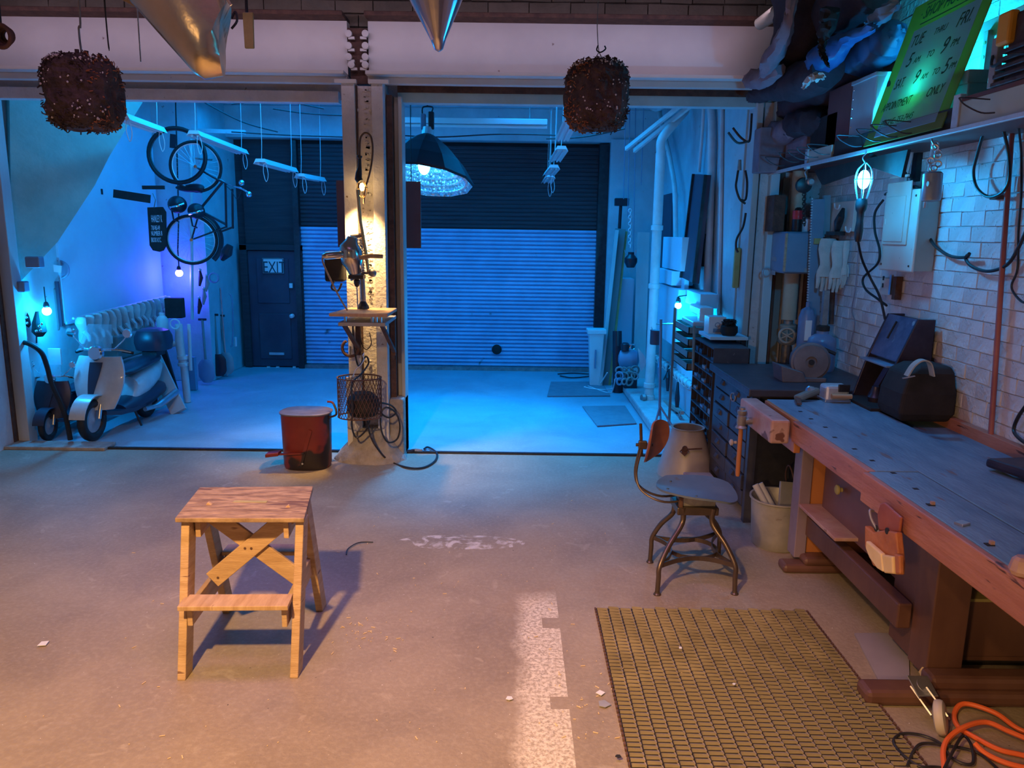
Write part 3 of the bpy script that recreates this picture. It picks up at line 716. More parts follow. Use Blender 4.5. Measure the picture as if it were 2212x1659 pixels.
# far trestle, near trestle, drawers, rails
MB().box(1.745, 1.815, 4.44, 4.56, .07, .865).build('post', mat('mauve_post', (.20, .15, .19), (.28, .22, .27), .55, scale=3), wb, bevel=.005)
MB().box(2.40, 2.48, 4.44, 4.56, .07, .865).build('post', M_brown, wb, bevel=.005)
MB().box(1.815, 2.40, 4.46, 4.50, .09, .80).build('end_panel', M_orangew, wb)
b = MB(); b.box(1.66, 2.5, 4.36, 4.48, .0, .055); b.box(1.78, 2.3, 4.36, 4.48, .05, .10); b.build('foot', M_brown, wb, bevel=.02)
MB().box(1.87, 2.03, 3.14, 3.30, .07, .865).build('post', M_brown, wb, bevel=.006)
MB().box(1.885, 1.965, 3.30, 3.52, .07, .865).build('post', M_brown, wb, bevel=.006)
b = MB(); b.box(1.56, 2.5, 3.02, 3.14, .0, .07); b.box(1.84, 2.4, 3.04, 3.14, .06, .13); b.build('foot', M_brown, wb, bevel=.022)
MB().box(1.90, 2.45, 3.52, 4.44, .36, .86).build('drawer_case', M_brown, wb)
M_dr = mat('purple_brown_drawer', (.17, .08, .085), (.22, .11, .11), .5, scale=2.5)
MB().box(1.87, 1.90, 3.56, 4.40, .38, .84).build('drawer_front', M_dr, wb, bevel=.004)
k = xp(1819, 1058, 1.86); MB().lathe([(.014, 0), (.012, .012), (.028, .022), (.028, .03), (.02, .036)], k, (-1, 0, 0), 16).build('knob', M_yell, wb, smooth=True)
MB().box(1.80, 1.868, 3.30, 4.44, .22, .345).build('rail', M_brown, wb, bevel=.008)
MB().box(1.745, 1.90, 3.9, 4.44, .40, .42).build('ledge', M_redpale, wb, bevel=.004)
MB().box(2.03, 2.5, 3.5, 3.52, .38, .86).build('case_side', M_red, wb)
b = MB(); q = gp(2090, 1140, ZB); b.cb((gp(2078, 1133, ZB)) + V((0, 0, .005)), (.05, .035, .010), (0, 0, .5)); tag(b.build('bench_stop', M_steel, None, bevel=.002), 'small square steel plate lying on the near part of the bench top', 'plate')

# leather tool pouch hanging at the front of the bench
pc = xp(1918, 1110, 1.62)
po = thing('tool_pouch', 'tan leather tool pouch with pale pockets hanging from the front edge of the bench', 'pouch', pc)
def pouch_poly(pts, X, th, m, nm):
    P = [xp(a, c, X) for a, c in pts]; b = MB(); b.prism(P, (-th, 0, 0)); return b.build(nm, m, po, bevel=.006)
M_flap = mat('dark_red_leather', (.30, .075, .04), (.38, .11, .06), .4, scale=6)
pouch_poly([(1906, 1088), (1915, 1085), (1952, 1118), (1948, 1150), (1903, 1146), (1900, 1110)], 1.61, .012, M_flap, 'back_flap')
pouch_poly([(1882, 1135), (1900, 1150), (1925, 1145), (1950, 1150), (1957, 1215), (1955, 1242), (1930, 1238), (1900, 1222), (1882, 1180)], 1.60, .03, M_leather, 'main_pocket')
pouch_poly([(1881, 1168), (1893, 1178), (1914, 1196), (1918, 1236), (1905, 1228), (1888, 1205), (1880, 1185)], 1.565, .022, M_leatherp, 'pale_pocket')
pouch_poly([(1917, 1198), (1940, 1202), (1942, 1240), (1922, 1238)], 1.565, .025, M_leatherp, 'pale_pocket')
pouch_poly([(1942, 1196), (1953, 1200), (1954, 1241), (1944, 1240)], 1.565, .02, M_leather, 'side_pocket')
p = xp(1885, 1118, 1.585); MB().tube(smoothpath([p + V((0, -.0, .03)), p + V((-.02, -.01, .035)), p + V((-.02, -.04, 0)), p + V((0, -.1, -.05))], 5), .006, 8).build('hammer_loop', M_dull, po)
for a, c in ((1918, 1147), (1894, 1141)):
    p = xp(a, c, 1.575); MB().lathe([(.0, 0), (.014, .0), (.014, .006)], p, (-1, 0, 0), 12).build('pocket_hole', M_blackm, po)

# loose things beside and under the bench
P = [gp(1845, 1372), gp(1898, 1475), gp(1964, 1476), gp(1962, 1372)]
tag(MB().prism([p + V((0, 0, .002)) for p in P], (0, 0, .010)).build('flat_panel', mat('grey_sheet', (.26, .24, .25), (.33, .30, .31), .6, scale=2)), 'flat grey sheet lying on the floor under the bench rail', 'board')
cr = thing('wooden_crate', 'low brown wooden crate pushed under the near end of the bench', 'crate', (2.28, 3.55, 0))
MB().box(2.07, 2.50, 3.36, 3.38, .05, .33).build('crate_front', M_brown, cr, bevel=.003)
for x in (2.07, 2.48): MB().box(x, x + .02, 3.38, 3.85, .05, .33).build('crate_side', M_brown, cr)
MB().box(2.07, 2.50, 3.36, 3.85, .33, .345).build('crate_lid', M_yell, cr)
MB().box(2.09, 2.48, 3.36, 3.85, .03, .05).build('crate_bottom', M_brown, cr)
MB().box(2.07, 2.5, 3.37, 3.42, 0, .03).build('skid', M_blackm, cr); MB().box(2.07, 2.5, 3.75, 3.8, 0, .03).build('skid', M_blackm, cr)
p = gp(1995, 1452, .10)
cs = thing('caster', 'loose plate caster with pale wheel lying on the floor by the bench foot', 'caster', gp(2030, 1570))
c0 = gp(2030, 1560, .05)
MB().lathe([(.012, -.022), (.05, -.022), (.066, -.016), (.07, -.006), (.07, .006), (.066, .016), (.05, .022), (.012, .022)], c0 + V((0, 0, .022)), (.82, -.5, .25), 28).build('wheel', mat('yellowed_wheel', (.50, .44, .36), (.62, .56, .47), .5, scale=3), cs, smooth=True)
q = Euler((math.radians(35), math.radians(12), .35)).to_matrix().to_4x4(); q.translation = c0 + V((-.03, .10, .10))
MB().box(-.06, .06, -.045, .045, -.003, .003, q).build('plate', M_steel, cs, bevel=.003)
MB().lathe([(.03, -.02), (.036, 0), (.03, .01)], q @ V((0, 0, -.015)), q.to_3x3() @ V((0, 0, -1)), 16).build('bearing', M_steel, cs, smooth=True)
for s in (-1, 1):
    a = V((.82, -.5, .25)).normalized() * .03 * s
    b = MB(); b.bar(q @ V((0, 0, -.02)) + a, c0 + V((0, 0, .022)) + a, .006, .05, (.82, -.5, .25)); b.build('fork', M_steel, cs)
for (px, py, x) in ((2155, 1465, 1), (1997, 1452, 0)):
    pass
tag(MB().cb(xp(1995, 1457, 1.86), (.006, .05, .04), (.5, 0, .1)).build('wood_scrap', M_leatherp), 'small pale diamond-shaped wood chip stuck on the near bench post', 'scrap')

def cable(name, label, pts, r, m, cat='cord', n=8, k=7, closed=False, group=None):
    return tag(MB().tube(smoothpath(pts, k, closed), r, n, closed).build(name, m, smooth=True), label, cat, group)
G = lambda a, c, z=.014: gp(a, c, z)
cable('extension_cord', 'orange extension cord in loose loops at the lower right corner of the floor',
      [G(2300, 1590), G(2212, 1580), G(2150, 1540, .03), (G(2085, 1520, .03)), G(2062, 1540), G(2070, 1570), G(2110, 1595), G(2160, 1620), G(2230, 1640), G(2290, 1700), G(2180, 1720, .02), G(2060, 1690, .02),
       G(2038, 1640, .02), G(2045, 1600, .02), G(2080, 1572, .035), G(2130, 1560, .035), G(2180, 1580, .035), G(2240, 1605, .03)], .0105, M_orange)
cable('extension_cord', 'second turn of orange cord running off at the lower right edge of the floor',
      [G(2105, 1605, .04), G(2130, 1628, .02), G(2180, 1650, .014), G(2260, 1668, .014)], .0105, M_orange)
cable('thin_cord', 'thin dark cord looped on the floor beside the orange extension cord',
      [G(2160, 1700), G(2040, 1660), G(1985, 1655), G(1945, 1625), G(1930, 1600), G(1950, 1585), G(1990, 1588), G(2030, 1605), G(2060, 1640), G(2100, 1650), G(2098, 1610, .035), G(2080, 1590, .04), G(2060, 1620, .04), G(2040, 1660, .03)], .006, M_black)
cable('thin_cord', 'thin dark cord arching over the mat corner toward the orange cord',
      [G(1960, 1655), G(1975, 1620), G(1995, 1606), G(2040, 1610), G(2110, 1625), G(2160, 1665)], .006, M_black)

# planer-like tool on the bench
rt = thing('belt_sander', 'old silver hand-held sander lying at the far end of the bench', 'power tool', gp(1800, 865, ZB))
c0 = gp(1800, 865, ZB)
MB().box(c0.x - .08, c0.x + .08, c0.y - .06, c0.y + .06, ZB + .002, ZB + .11).build('body', M_alu, rt, bevel=.02)
MB().box(c0.x - .085, c0.x + .085, c0.y - .075, c0.y + .07, ZB, ZB + .02).build('base_plate', M_steel, rt, bevel=.004)
MB().box(c0.x - .0, c0.x + .075, c0.y - .068, c0.y - .05, ZB + .07, ZB + .12).build('motor_vent', M_black, rt, bevel=.004)
MB().cyl(c0 + V((-.05, -.085, .045)), c0 + V((.08, -.085, .045)), .017, n=12).build('grip', M_wood, rt, smooth=True)
MB().lathe([(.02, 0), (.03, .02), (.03, .05), (.018, .06)], c0 + V((-.13, -.01, .06)), (-1, 0, .2), 14).build('collar', M_steel, rt)
b = MB(); b.bar(c0 + V((-.11, -.0, .07)), c0 + V((-.27, -.06, .02)), .06, .045, (0, 1, 0)); b.build('dust_bag', mat('grey_green_cloth', (.13, .17, .16), (.18, .22, .2), .9, scale=8), rt, bevel=.015)
b = MB(); b.bar(c0 + V((-.26, -.06, .03)), c0 + V((-.30, -.20, .015)), .03, .008); b.build('strap', M_rust, rt)

# dark standing machine at the wall end of the bench
mc = thing('sheet_metal_stand', 'tall dark sheet-metal stand with tapering sides and shelf on the bench against the wall', 'stand', V((2.33, 4.55, ZB)))
zb = ZB; sy0, sy1 = 4.72, 5.12
M_dk = mat('dark_blue_steel', (.035, .03, .05), (.065, .055, .08), .4, .5, scale=5, bump=.1)
def side(y0, y1, m, nm):
    P = [V((2.30, y0, zb)), V((2.60, y0, zb)), V((2.60, y0, zb + .575)), V((2.49, y0, zb + .575)), V((2.38, y0, zb + .29))]
    MB().prism(P, (0, y1 - y0, 0)).build(nm, m, mc, bevel=.004)
side(sy0, sy0 + .02, M_dk, 'side_plate'); side(sy1 - .02, sy1, M_dk, 'side_plate')
MB().hexa([V((2.395, sy0 + .02, zb + .31)), V((2.405, sy0 + .02, zb + .30)), V((2.405, sy1 - .02, zb + .30)), V((2.395, sy1 - .02, zb + .31)), V((2.492, sy0 + .02, zb + .575)), V((2.502, sy0 + .02, zb + .57)), V((2.502, sy1 - .02, zb + .57)), V((2.492, sy1 - .02, zb + .575))]).build('sloping_face', mat('scuffed_blue_panel', (.05, .06, .13), (.16, .17, .26), .4, .3, scale=5, spots=(.30, .34, .40), spot_scale=7, spot_amt=.64), mc)
MB().box(2.33, 2.56, sy0 + .01, sy1 - .01, zb + .27, zb + .283).build('shelf', M_grbl, mc, bevel=.003)
MB().box(2.24, 2.60, sy0 - .03, sy1 + .02, zb, zb + .02).build('base', M_blackm, mc, bevel=.004)
MB().box(2.57, 2.60, sy0 + .02, sy1 - .02, zb + .02, zb + .56).build('back_plate', M_dk, mc)
MB().lathe([(.04, 0), (.045, .03), (.03, .05), (.022, .10)], (2.36, 4.9, zb + .02), n=16).build('motor_cap', M_dk, mc, smooth=True)
MB().bar((2.38, 5.0, zb + .02), (2.42, 4.86, zb + .27), .03, .05).build('strut', M_dk, mc)
MB().cyl(V((2.468, 4.94, zb + .54)), V((2.42, 4.94, zb + .43)), .007, n=6).build('hook_rod', M_blackm, mc)
bgp = thing('black_bag', 'black soft bag with a pale arched strap slumped against the stand on the bench', 'bag', (2.46, 4.55, ZB))
b = MB()
for (z, x0_, x1_, y0_, y1_) in ((0, 2.30, 2.58, 4.42, 4.68), (.05, 2.27, 2.60, 4.40, 4.69), (.17, 2.28, 2.60, 4.40, 4.69), (.29, 2.32, 2.59, 4.42, 4.68), (.33, 2.40, 2.58, 4.45, 4.67)):
    b.v += [V((x0_, y0_, ZB + z)), V((x1_, y0_, ZB + z)), V((x1_, y1_, ZB + z)), V((x0_, y1_, ZB + z))]
b.f = [(0, 3, 2, 1), (16, 17, 18, 19)] + [(4 * k + i, 4 * k + (i + 1) % 4, 4 * k + 4 + (i + 1) % 4, 4 * k + 4 + i) for k in range(4) for i in range(4)]
b.build('bag_body', M_blackm, bgp, bevel=.02, seg=3)
YS = 4.38
P = smoothpath([yp(1958, 812, YS), yp(1972, 790, YS), yp(1990, 778, YS), yp(2007, 784, YS), yp(2014, 812, YS)], 5)
b2 = MB()
for i in range(len(P) - 1): b2.bar(P[i], P[i + 1], .008, .05, (P[i + 1] - P[i]).cross(V((0, 1, 0))))
b2.build('strap', mat('pale_webbing', (.34, .36, .33), (.42, .43, .40), .8, scale=20), bgp)
MB().bar(yp(1950, 817, YS), yp(1976, 812, YS), .012, .006, (0, 1, 0)).build('buckle', M_steel, bgp)

# clamp lamp at the right edge of the bench
cl = thing('clamp_tool', 'dark metal clamp base at the wall side of the bench, near the right edge', 'clamp', gp(2170, 1015, ZB))
c0 = V((2.40, 3.42, ZB))
b = MB(); b.cb(c0 + V((0, 0, .03)), (.30, .22, .045), (0, .05, .3)); b.build('base', M_dk, cl, bevel=.015)
MB().bar(c0 + V((-.05, -.05, .06)), c0 + V((.02, -.35, .10)), .05, .06).build('arm', M_black, cl, bevel=.01)
MB().lathe([(.05, 0), (.055, .03), (.03, .06), (.03, .10)], c0 + V((.05, -.1, .05)), n=14).build('head', M_dk, cl, smooth=True)
tag(MB().lathe([(.03, 0), (.038, .015), (.03, .05), (.02, .06)], gp(2205, 1240, ZB), (.0, .0, 1), 10).build('vise_knob', M_redpale), 'small dark wooden knob on the bench at the right edge of the picture', 'knob')

# ================================================================ BUCKET
bk = thing('bucket', 'dented grey metal bucket with wooden rods, on the floor beside the dark cabinet', 'bucket', gp(1683, 1180))
bc = gp(1683, 1178); bc = V((1.77, 4.82, 0)); 
b = MB(); b.lathe([(.150, .002), (.158, .01), (.168, .10), (.178, .22), (.186, .315), (.196, .322), (.196, .332), (.184, .330), (.176, .31), (.166, .20), (.152, .02), (0.0, .018)], bc, n=36, cap=False)
for v in b.v:
    a = math.atan2(v.y - bc.y, v.x - bc.x); k = 1 + .018 * math.sin(3 * a + v.z * 9) ; v.x = bc.x + (v.x - bc.x) * k; v.y = bc.y + (v.y - bc.y) * k
b.build('pail', M_galv, bk, smooth=True)
b = MB(); b.lathe([(.149, .0), (.149, .004)], bc, n=30); b.build('bottom', M_galv, bk)
hp = [bc + V((.08, -.165, .29)), bc + V((.06, -.17, .37)), bc + V((.03, -.05, .55)), bc + V((.06, .1, .46)), bc + V((.10, .15, .32))]
MB().tube(smoothpath(hp, 6), .005, 6).build('bail', M_rust, bk)
MB().cb(bc + V((.08, -.178, .285)), (.03, .012, .06)).build('ear', M_dull, bk)
for i, (dx, dy) in enumerate(((-.115, .0), (-.075, .03))):
    p = bc + V((dx + .10, dy - .08, .13)); q = bc + V((dx - .045, dy + .03, .40))
    rd = thing('wooden_rod', ('left' if i == 0 else 'right') + ' one of the two round wooden rods standing in the grey bucket', 'rod', p, 'rods in the bucket')
    MB().cyl(p, q, .021, n=14).build('shaft', M_plankp if i else M_plankp, rd)
    MB().cyl(p - (q - p).normalized() * .001, p - (q - p).normalized() * .01, .018, n=14).build('sawn_end', M_yell, rd)
b = MB(); b.cb(bc + V((.05, .02, .30)), (.11, .02, .24), (-.25, .15, .25)); tag(b.build('offcut', M_grey, None, bevel=.003), 'grey square offcut board standing in the bucket behind the rods', 'board')

# ================================================================ METAL CONE on the floor and wooden block
fc = gp(1478, 1018); fc = V((1.50, 6.35, 0))
cn = thing('metal_cone', 'grey sheet-metal cone hood with open top standing on the floor behind the chair', 'cone', fc)
b = MB(); b.lathe([(.245, 0), (.235, .06), (.215, .12), (.130, .40), (.142, .405), (.142, .412), (.122, .408), (.205, .12), (.235, .005)], fc, n=36, cap=False)
b.build('cone_wall', mat('grey_beige_enamel', (.40, .36, .31), (.50, .45, .39), .45, .1, scale=3), cn, smooth=True)
dd = V((-.1, -1, .35)).normalized(); p = yp(1478, 975, fc.y - .20)
MB().lathe([(.0, 0), (.04, 0), (.04, .01), (.0, .012)], p, (-.05, -1, .25), 4).build('diamond_bracket', M_rust, cn)
MB().cyl(p + V((0, -.012, .03)), p + V((0, -.02, .03)), .022, n=12).build('boss', M_rust, cn)
for s in (-1, 1): MB().cyl(p + V((.028 * s, -.012, 0)), p + V((.028 * s, -.022, 0)), .005, n=8).build('bolt', M_steel, cn)
MB().cyl(p + V((0, -.012, .02)), p + V((.15, .02, .02)), .006, n=6).build('rod', M_rust, cn)
P = gp(1500, 1040); wbk = V((1.56, 5.85, 0))
tag(MB().box(1.40, 1.62, 5.78, 6.0, 0, .12).build('wood_block', M_redpale, None, bevel=.006), 'short pale-topped wooden block on the floor between chair and dark cabinet', 'block')

# ================================================================ DARK DRAWER CABINET
cb = thing('drawer_cabinet', 'dark steel cabinet of small drawers with label pulls, beyond the far end of the bench', 'cabinet', (2.12, 5.7, 0))
cX0, cX1, cY0, cY1, cZ = 1.66, 2.58, 5.20, 6.20, .98
MB().box(cX0 - .04, cX1 + .03, cY0 - .05, cY1 + .04, cZ - .055, cZ).build('cabinet_top', M_cab, cb, bevel=.008)
b = MB(); b.box(cX0 + .02, cX1, cY0 + .02, cY1 - .02, .08, cZ - .055); b.build('carcass', M_blackm, cb)
for (x, y) in ((cX0, cY0), (cX0, cY1 - .06), (cX1 - .06, cY0)): MB().box(x, x + .055, y, y + .055, 0, cZ - .05).build('corner_post', M_cab, cb)
MB().box(cX0 + .055, cX1 - .06, cY0 + .005, cY0 + .02, .06, .86).build('side_panel', M_blackm, cb)
rows = 7; dh = (cZ - .055 - .10) / rows; dw = (cY1 - cY0 - .12) / 2
for r in range(rows):
    for c in range(2):
        if (r, c) in ((0, 5),): continue
        y0 = cY0 + .06 + c * dw; z0 = .10 + r * dh
        out = -.012 if random.random() < .3 else 0
        d = MB().box(cX0 - .004 + out, cX0 + .03, y0 + .006, y0 + dw - .006, z0 + .006, z0 + dh - .006).build('drawer', M_cab, cb, bevel=.003)
        yc = y0 + dw / 2; zc = z0 + dh * .52; X = cX0 - .004 + out
        if (r, c) == (3, 0):
            MB().lathe([(.012, 0), (.010, .02), (.024, .03), (.024, .042), (.012, .05)], (X, yc, zc), (-1, 0, 0), 14).build('round_knob', M_beige, d, smooth=True)
        else:
            MB().hexa([V((X, yc - .035, zc - .012)), V((X, yc + .035, zc - .012)), V((X, yc + .035, zc + .028)), V((X, yc - .035, zc + .028)),
                       V((X - .022, yc - .03, zc - .002)), V((X - .022, yc + .03, zc - .002)), V((X - .006, yc + .03, zc + .028)), V((X - .006, yc - .03, zc + .028))]).build('cup_pull', M_cab, d)
MB().torus((cX0 - .03, cY0 + .35, cZ - .14), .03, .006, (1, .3, 0), 18, 6).build('ring_pull', M_dull, cb)

# grinder and jug on the cabinet
gr = thing('motor_grinder', 'dark round motor housing with a side box resting on the dark cabinet', 'motor', gp(1735, 812, cZ))
g0 = V((2.14, 5.52, cZ))
MB().lathe([(.10, -.09), (.128, -.085), (.132, -.06), (.132, .0), (.138, .005), (.138, .03), (.125, .035), (.12, .045), (.04, .05), (.04, .04), (.02, .04)], g0 + V((.02, 0, .14)), (-.15, -1, .05), 32).build('housing', M_dull if 0 else mat('dusty_grey_iron', (.13, .12, .13), (.19, .17, .18), .6, .3, scale=8), gr, smooth=True)
MB().lathe([(.02, 0), (.02, .01)], g0 + V((.015, -.045, .14)), (-.15, -1, .05), 14).build('hub', M_blackm, gr)
MB().hexa([V(g0) + V(k) for k in ((-.20, -.10, 0), (-.02, -.10, 0), (-.02, .10, 0), (-.20, .10, 0), (-.22, -.10, .12), (-.06, -.10, .075), (-.06, .10, .075), (-.22, .10, .12))]).build('side_box', MATS['dusty_grey_iron'], gr, bevel=.006)
MB().box(g0.x - .1, g0.x + .12, g0.y - .08, g0.y + .1, cZ, cZ + .03).build('stand', MATS['dusty_grey_iron'], gr, bevel=.005)
MB().bar(g0 + V((.06, 0, .255)), g0 + V((.19, -.03, .20)), .02, .015).build('lever', M_blackm, gr)
jg = thing('plastic_jug', 'blue translucent water jug with a dark cap standing behind the grinder', 'jug', (2.42, 5.98, cZ))
jc = V((2.42, 5.98, cZ)); M_jug = mat('blue_plastic', (.12, .20, .36), (.18, .28, .46), .3, scale=3)
MB().lathe([(.105, 0), (.11, .02), (.108, .10), (.11, .12), (.108, .22), (.10, .25), (.06, .28), (.045, .285), (.045, .31)], jc, n=24).build('jug_body', M_jug, jg, smooth=True)
MB().lathe([(.05, 0), (.05, .035), (.03, .045)], jc + V((0, 0, .31)), n=16).build('cap', M_blackm, jg)
MB().box(jc.x - .02, jc.x + .02, jc.y - .02, jc.y + .02, cZ + .35, cZ + .62).build('pump_tube', M_dull, jg)

# ================================================================ THINGS ON THE COLUMN
YL = 6.47
wl = thing('work_lamp', 'lit warm hand lamp with a caged bulb hanging upside down on the white column', 'lamp', yp(778, 400, YL))
hp = lambda x, y, Y=YL: yp(x, y, Y)
MB().tube([hp(777, 336), hp(776.5, 340), hp(777, 343), hp(777, 362), hp(775, 374), hp(774, 386), hp(778, 392)], [.022, .022, .012, .016, .026, .030, .030], 14).build('handle', M_black, wl, smooth=True)
MB().ball(hp(782, 404), (.020, .020, .032)).build('bulb', M_bulbw, wl, smooth=True)
cgm = mat('brass_cage', (.45, .30, .12), None, .35, .9)
a = hp(779, 392); e = hp(785, 428)
ax = (e - a).normalized()
for k in range(6):
    q = Matrix.Rotation(2 * pi * k / 6, 3, ax); o = q @ (ax.orthogonal().normalized())
    MB().tube(smoothpath([a + o * .028, a + ax * .05 + o * .045, a + ax * .10 + o * .036, e + o * .004], 4), .0025, 5).build('cage_wire', cgm, wl)
MB().torus(a + ax * .055, .045, .003, ax, 20, 5).build('cage_ring', cgm, wl)
P = smoothpath([hp(777, 336), hp(777, 320), hp(779, 298), hp(789, 287), hp(801, 295), hp(805, 320), hp(803, 350), hp(797, 380), hp(788, 410), hp(786, 440, 6.5)], 6)
MB().tube(P, .008, 8).build('lamp_cord', mat('brown_cord', (.12, .07, .04), None, .5), wl, smooth=True)

# drill press
dp = thing('drill_press', 'old polished hand drill mounted in a drill stand on the column shelf', 'drill', yp(775, 672, 6.3))
YD = 6.28; D_ = lambda x, y, Y=YD: yp(x, y, Y)
M_pol = mat('polished_drill_metal', (.62, .58, .55), (.72, .68, .64), .18, 1.0, scale=6)
t0 = D_(763, 530)
MB().tube([D_(762, 512), D_(760, 522), D_(757, 532), D_(758, 545), D_(762, 565), D_(765, 575), D_(768, 592)], [.04, .055, .085, .095, .090, .07, .05], 20).build('motor_body', M_pol, dp, smooth=True)
MB().tube([D_(748, 549, 6.24), D_(735, 550, 6.20), D_(705, 553, 6.16), D_(697, 554, 6.16)], [.026, .030, .030, .018], 14).build('left_grip', M_pol, dp, smooth=True)
MB().tube([D_(778, 557, 6.24), D_(800, 553, 6.22), D_(827, 554, 6.22)], [.018, .018, .016], 12).build('right_grip', M_woodh, dp, smooth=True)
for px in (752, 769): MB().box(D_(px - 3, 540).x, D_(px + 3, 540).x, YD - .098, YD - .085, D_(px, 558).z, D_(px, 538).z).build('cooling_fin', M_chrome, dp, bevel=.004)
MB().tube([D_(768, 592), D_(769, 600), D_(770, 602)], [.045, .05, .05], 16).build('gear_collar', M_dull, dp)
MB().box(D_(755, 597).x, D_(787, 597).x, YD - .05, YD + .06, D_(770, 602).z, D_(770, 594).z).build('clamp_plate', M_black, dp)
MB().tube([D_(771, 603), D_(771, 606), D_(771, 611), D_(771, 617), D_(771, 620)], [.016, .026, .026, .018, .010], 14).build('chuck', M_black, dp)
MB().cyl(D_(771, 620), D_(773, 668), .005, n=6).build('drill_bit', M_dull, dp)
MB().cyl(yp(786, 672, 6.36), yp(778, 515, 6.36), .021, n=14).build('stand_post', M_dull, dp)
MB().lathe([(.05, 0), (.045, .02), (.022, .06)], V((yp(785, 672, 6.36).x, 6.36, 1.378)), n=16).build('stand_base', M_black, dp)
b = MB(); sp = []
for i in range(110): sp.append(yp(783, 592, 6.33) + V((.026 * math.cos(i * .8), .026 * math.sin(i * .8), (i / 110) * .33)))
b.tube(sp, .004, 5).build('return_spring', M_steel, dp)
MB().tube([yp(796, 590, 6.30), yp(790, 545, 6.30), yp(779, 480, 6.32), yp(772, 410, 6.34)], [.012, .014, .012, .012], 10).build('feed_lever', mat('brass_lever', (.55, .36, .18), (.62, .42, .22), .35, .6), dp)
MB().ball(yp(805, 590, 6.28), .032).build('lever_ball', M_dull, dp, smooth=True); MB().cyl(yp(786, 590, 6.3), yp(805, 590, 6.28), .010, n=8).build('lever_axle', M_dull, dp)
MB().tube(smoothpath([D_(697, 553, 6.16), D_(697, 565, 6.14), D_(703, 580, 6.12), D_(718, 612, 6.12), D_(735, 645, 6.15), D_(750, 670, 6.2)], 5), .007, 8).build('power_cord', mat('tan_cord', (.45, .32, .22), None, .5), dp, smooth=True)
MB().bar(D_(757, 512), D_(783, 508, 6.33), .03, .025).build('top_bracket', M_pol, dp)

M_sb = mat('warm_shelf_wood', (.42, .26, .17), (.52, .34, .23), .5, scale=4, stretch=(5, 1, 1))
bd = [gp(708, 677, 1.375), gp(836, 675, 1.375), gp(838, 668, 1.375), gp(722, 667, 1.375)]
xa = yp(710, 680, 5.98).x; xb = yp(837, 678, 5.98).x
tag(MB().prism([V((xa, 5.98, 1.348)), V((xb, 5.98, 1.348)), V((xb, 6.47, 1.348)), V((xa + .07, 6.47, 1.348))], (0, 0, .027)).build('shelf_board', M_sb, None, bevel=.006), 'warm wooden board carrying the drill stand on the column', 'board')
ms = thing('bracket_shelf', 'grey painted metal shelf on angle brackets under the drill board', 'shelf', ((xa + xb) / 2, 6.4, 1.26))
xc = yp(730, 695, 6.02).x; xd = yp(832, 695, 6.02).x
MB().box(xc, xd, 6.02, 6.60, 1.27, 1.298).build('shelf_plate', M_grey, ms, bevel=.004)
for x in (xc + .03, xd - .04):
    MB().bar((x, 6.10, 1.27), (x + (.02), 6.60, .98), .03, .025).build('bracket', M_rust, ms)
    MB().box(x - .01, x + .03, 6.585, 6.618, .95, 1.27).build('bracket_upright', M_rust, ms)
for px in (745, 803, 812, 822):
    p = yp(px, 689, 6.05); MB().cyl(V((p.x, 6.06, 1.298)), V((p.x, 6.06, 1.345)), .010, n=8).build('spacer_bolt', M_steel, ms)
# camera bag
bb = thing('shoulder_bag', 'black bag hanging on the left side of the column behind the drill', 'bag', yp(725, 615, 6.55))
MB().box(yp(702, 550, 6.55).x, yp(744, 550, 6.55).x, 6.5, 6.62, yp(725, 608, 6.55).z, yp(725, 546, 6.55).z).build('bag_body', M_blackm, bb, bevel=.02, seg=3)
MB().tube(smoothpath([yp(722, 606, 6.5), yp(716, 622, 6.5), yp(730, 628, 6.5), yp(738, 612, 6.5)], 5), .009, 6).build('strap_loop', M_black, bb)
MB().box(yp(702, 545, 6.5).x, yp(744, 545, 6.5).x, 6.47, 6.62, yp(725, 556, 6.5).z, yp(725, 543, 6.5).z).build('flap', M_black, bb, bevel=.012)
# C clamp
cc = thing('c_clamp', 'rusty C-clamp hanging under the left shelf bracket', 'clamp', yp(757, 770, 6.52))
MB().torus(yp(757, 752, 6.52), .07, .013, (0, 1, 0), 20, 8, (math.radians(-60), math.radians(240))).build('clamp_frame', M_rust, cc)
MB().cyl(yp(757, 768, 6.52), yp(757, 748, 6.52), .009, n=8).build('clamp_screw', M_dull, cc)
MB().cyl(yp(750, 770, 6.52), yp(766, 770, 6.52), .006, n=8).build('tommy_bar', M_dull, cc)
# wire basket
wk = thing('wire_basket', 'rusty mesh wire basket hanging low on the column', 'basket', yp(778, 905, 6.42))
R0 = .185; bcn = V((yp(778, 860, 6.42).x, 6.40, 0)); zlo, zhi = yp(778, 905, 6.3).z, yp(778, 820, 6.3).z
b = MB(); nn = 34; rows = 16
for i in range(nn):
    for sgn in (-1, 1):
        pts = []
        for k in range(9):
            aa = 2 * pi * i / nn + sgn * k * .10; z = zlo + (zhi - zlo) * k / 8
            pts.append(bcn + V((R0 * math.cos(aa), R0 * .8 * math.sin(aa), z)))
        b.tube(pts, .0024, 4, caps=False)
tag(b.build('mesh_wall', M_rust, wk), kind='stuff')
for z, k in ((zlo, 'bottom_hoop'), (zhi, 'top_hoop')):
    b = MB(); P = [bcn + V((R0 * math.cos(t * pi / 16), R0 * .8 * math.sin(t * pi / 16), z)) for t in range(32)]; b.tube(P, .006, 6, closed=True); b.build(k, M_rust, wk)
tag(MB().lathe([(.11, 0), (.14, .06), (.13, .15), (.07, .20)], bcn + V((.03, 0, zlo + .01)), n=18).build('basket_filling', M_blackm), 'dark bundle stuffed inside the wire basket on the column', 'bundle')
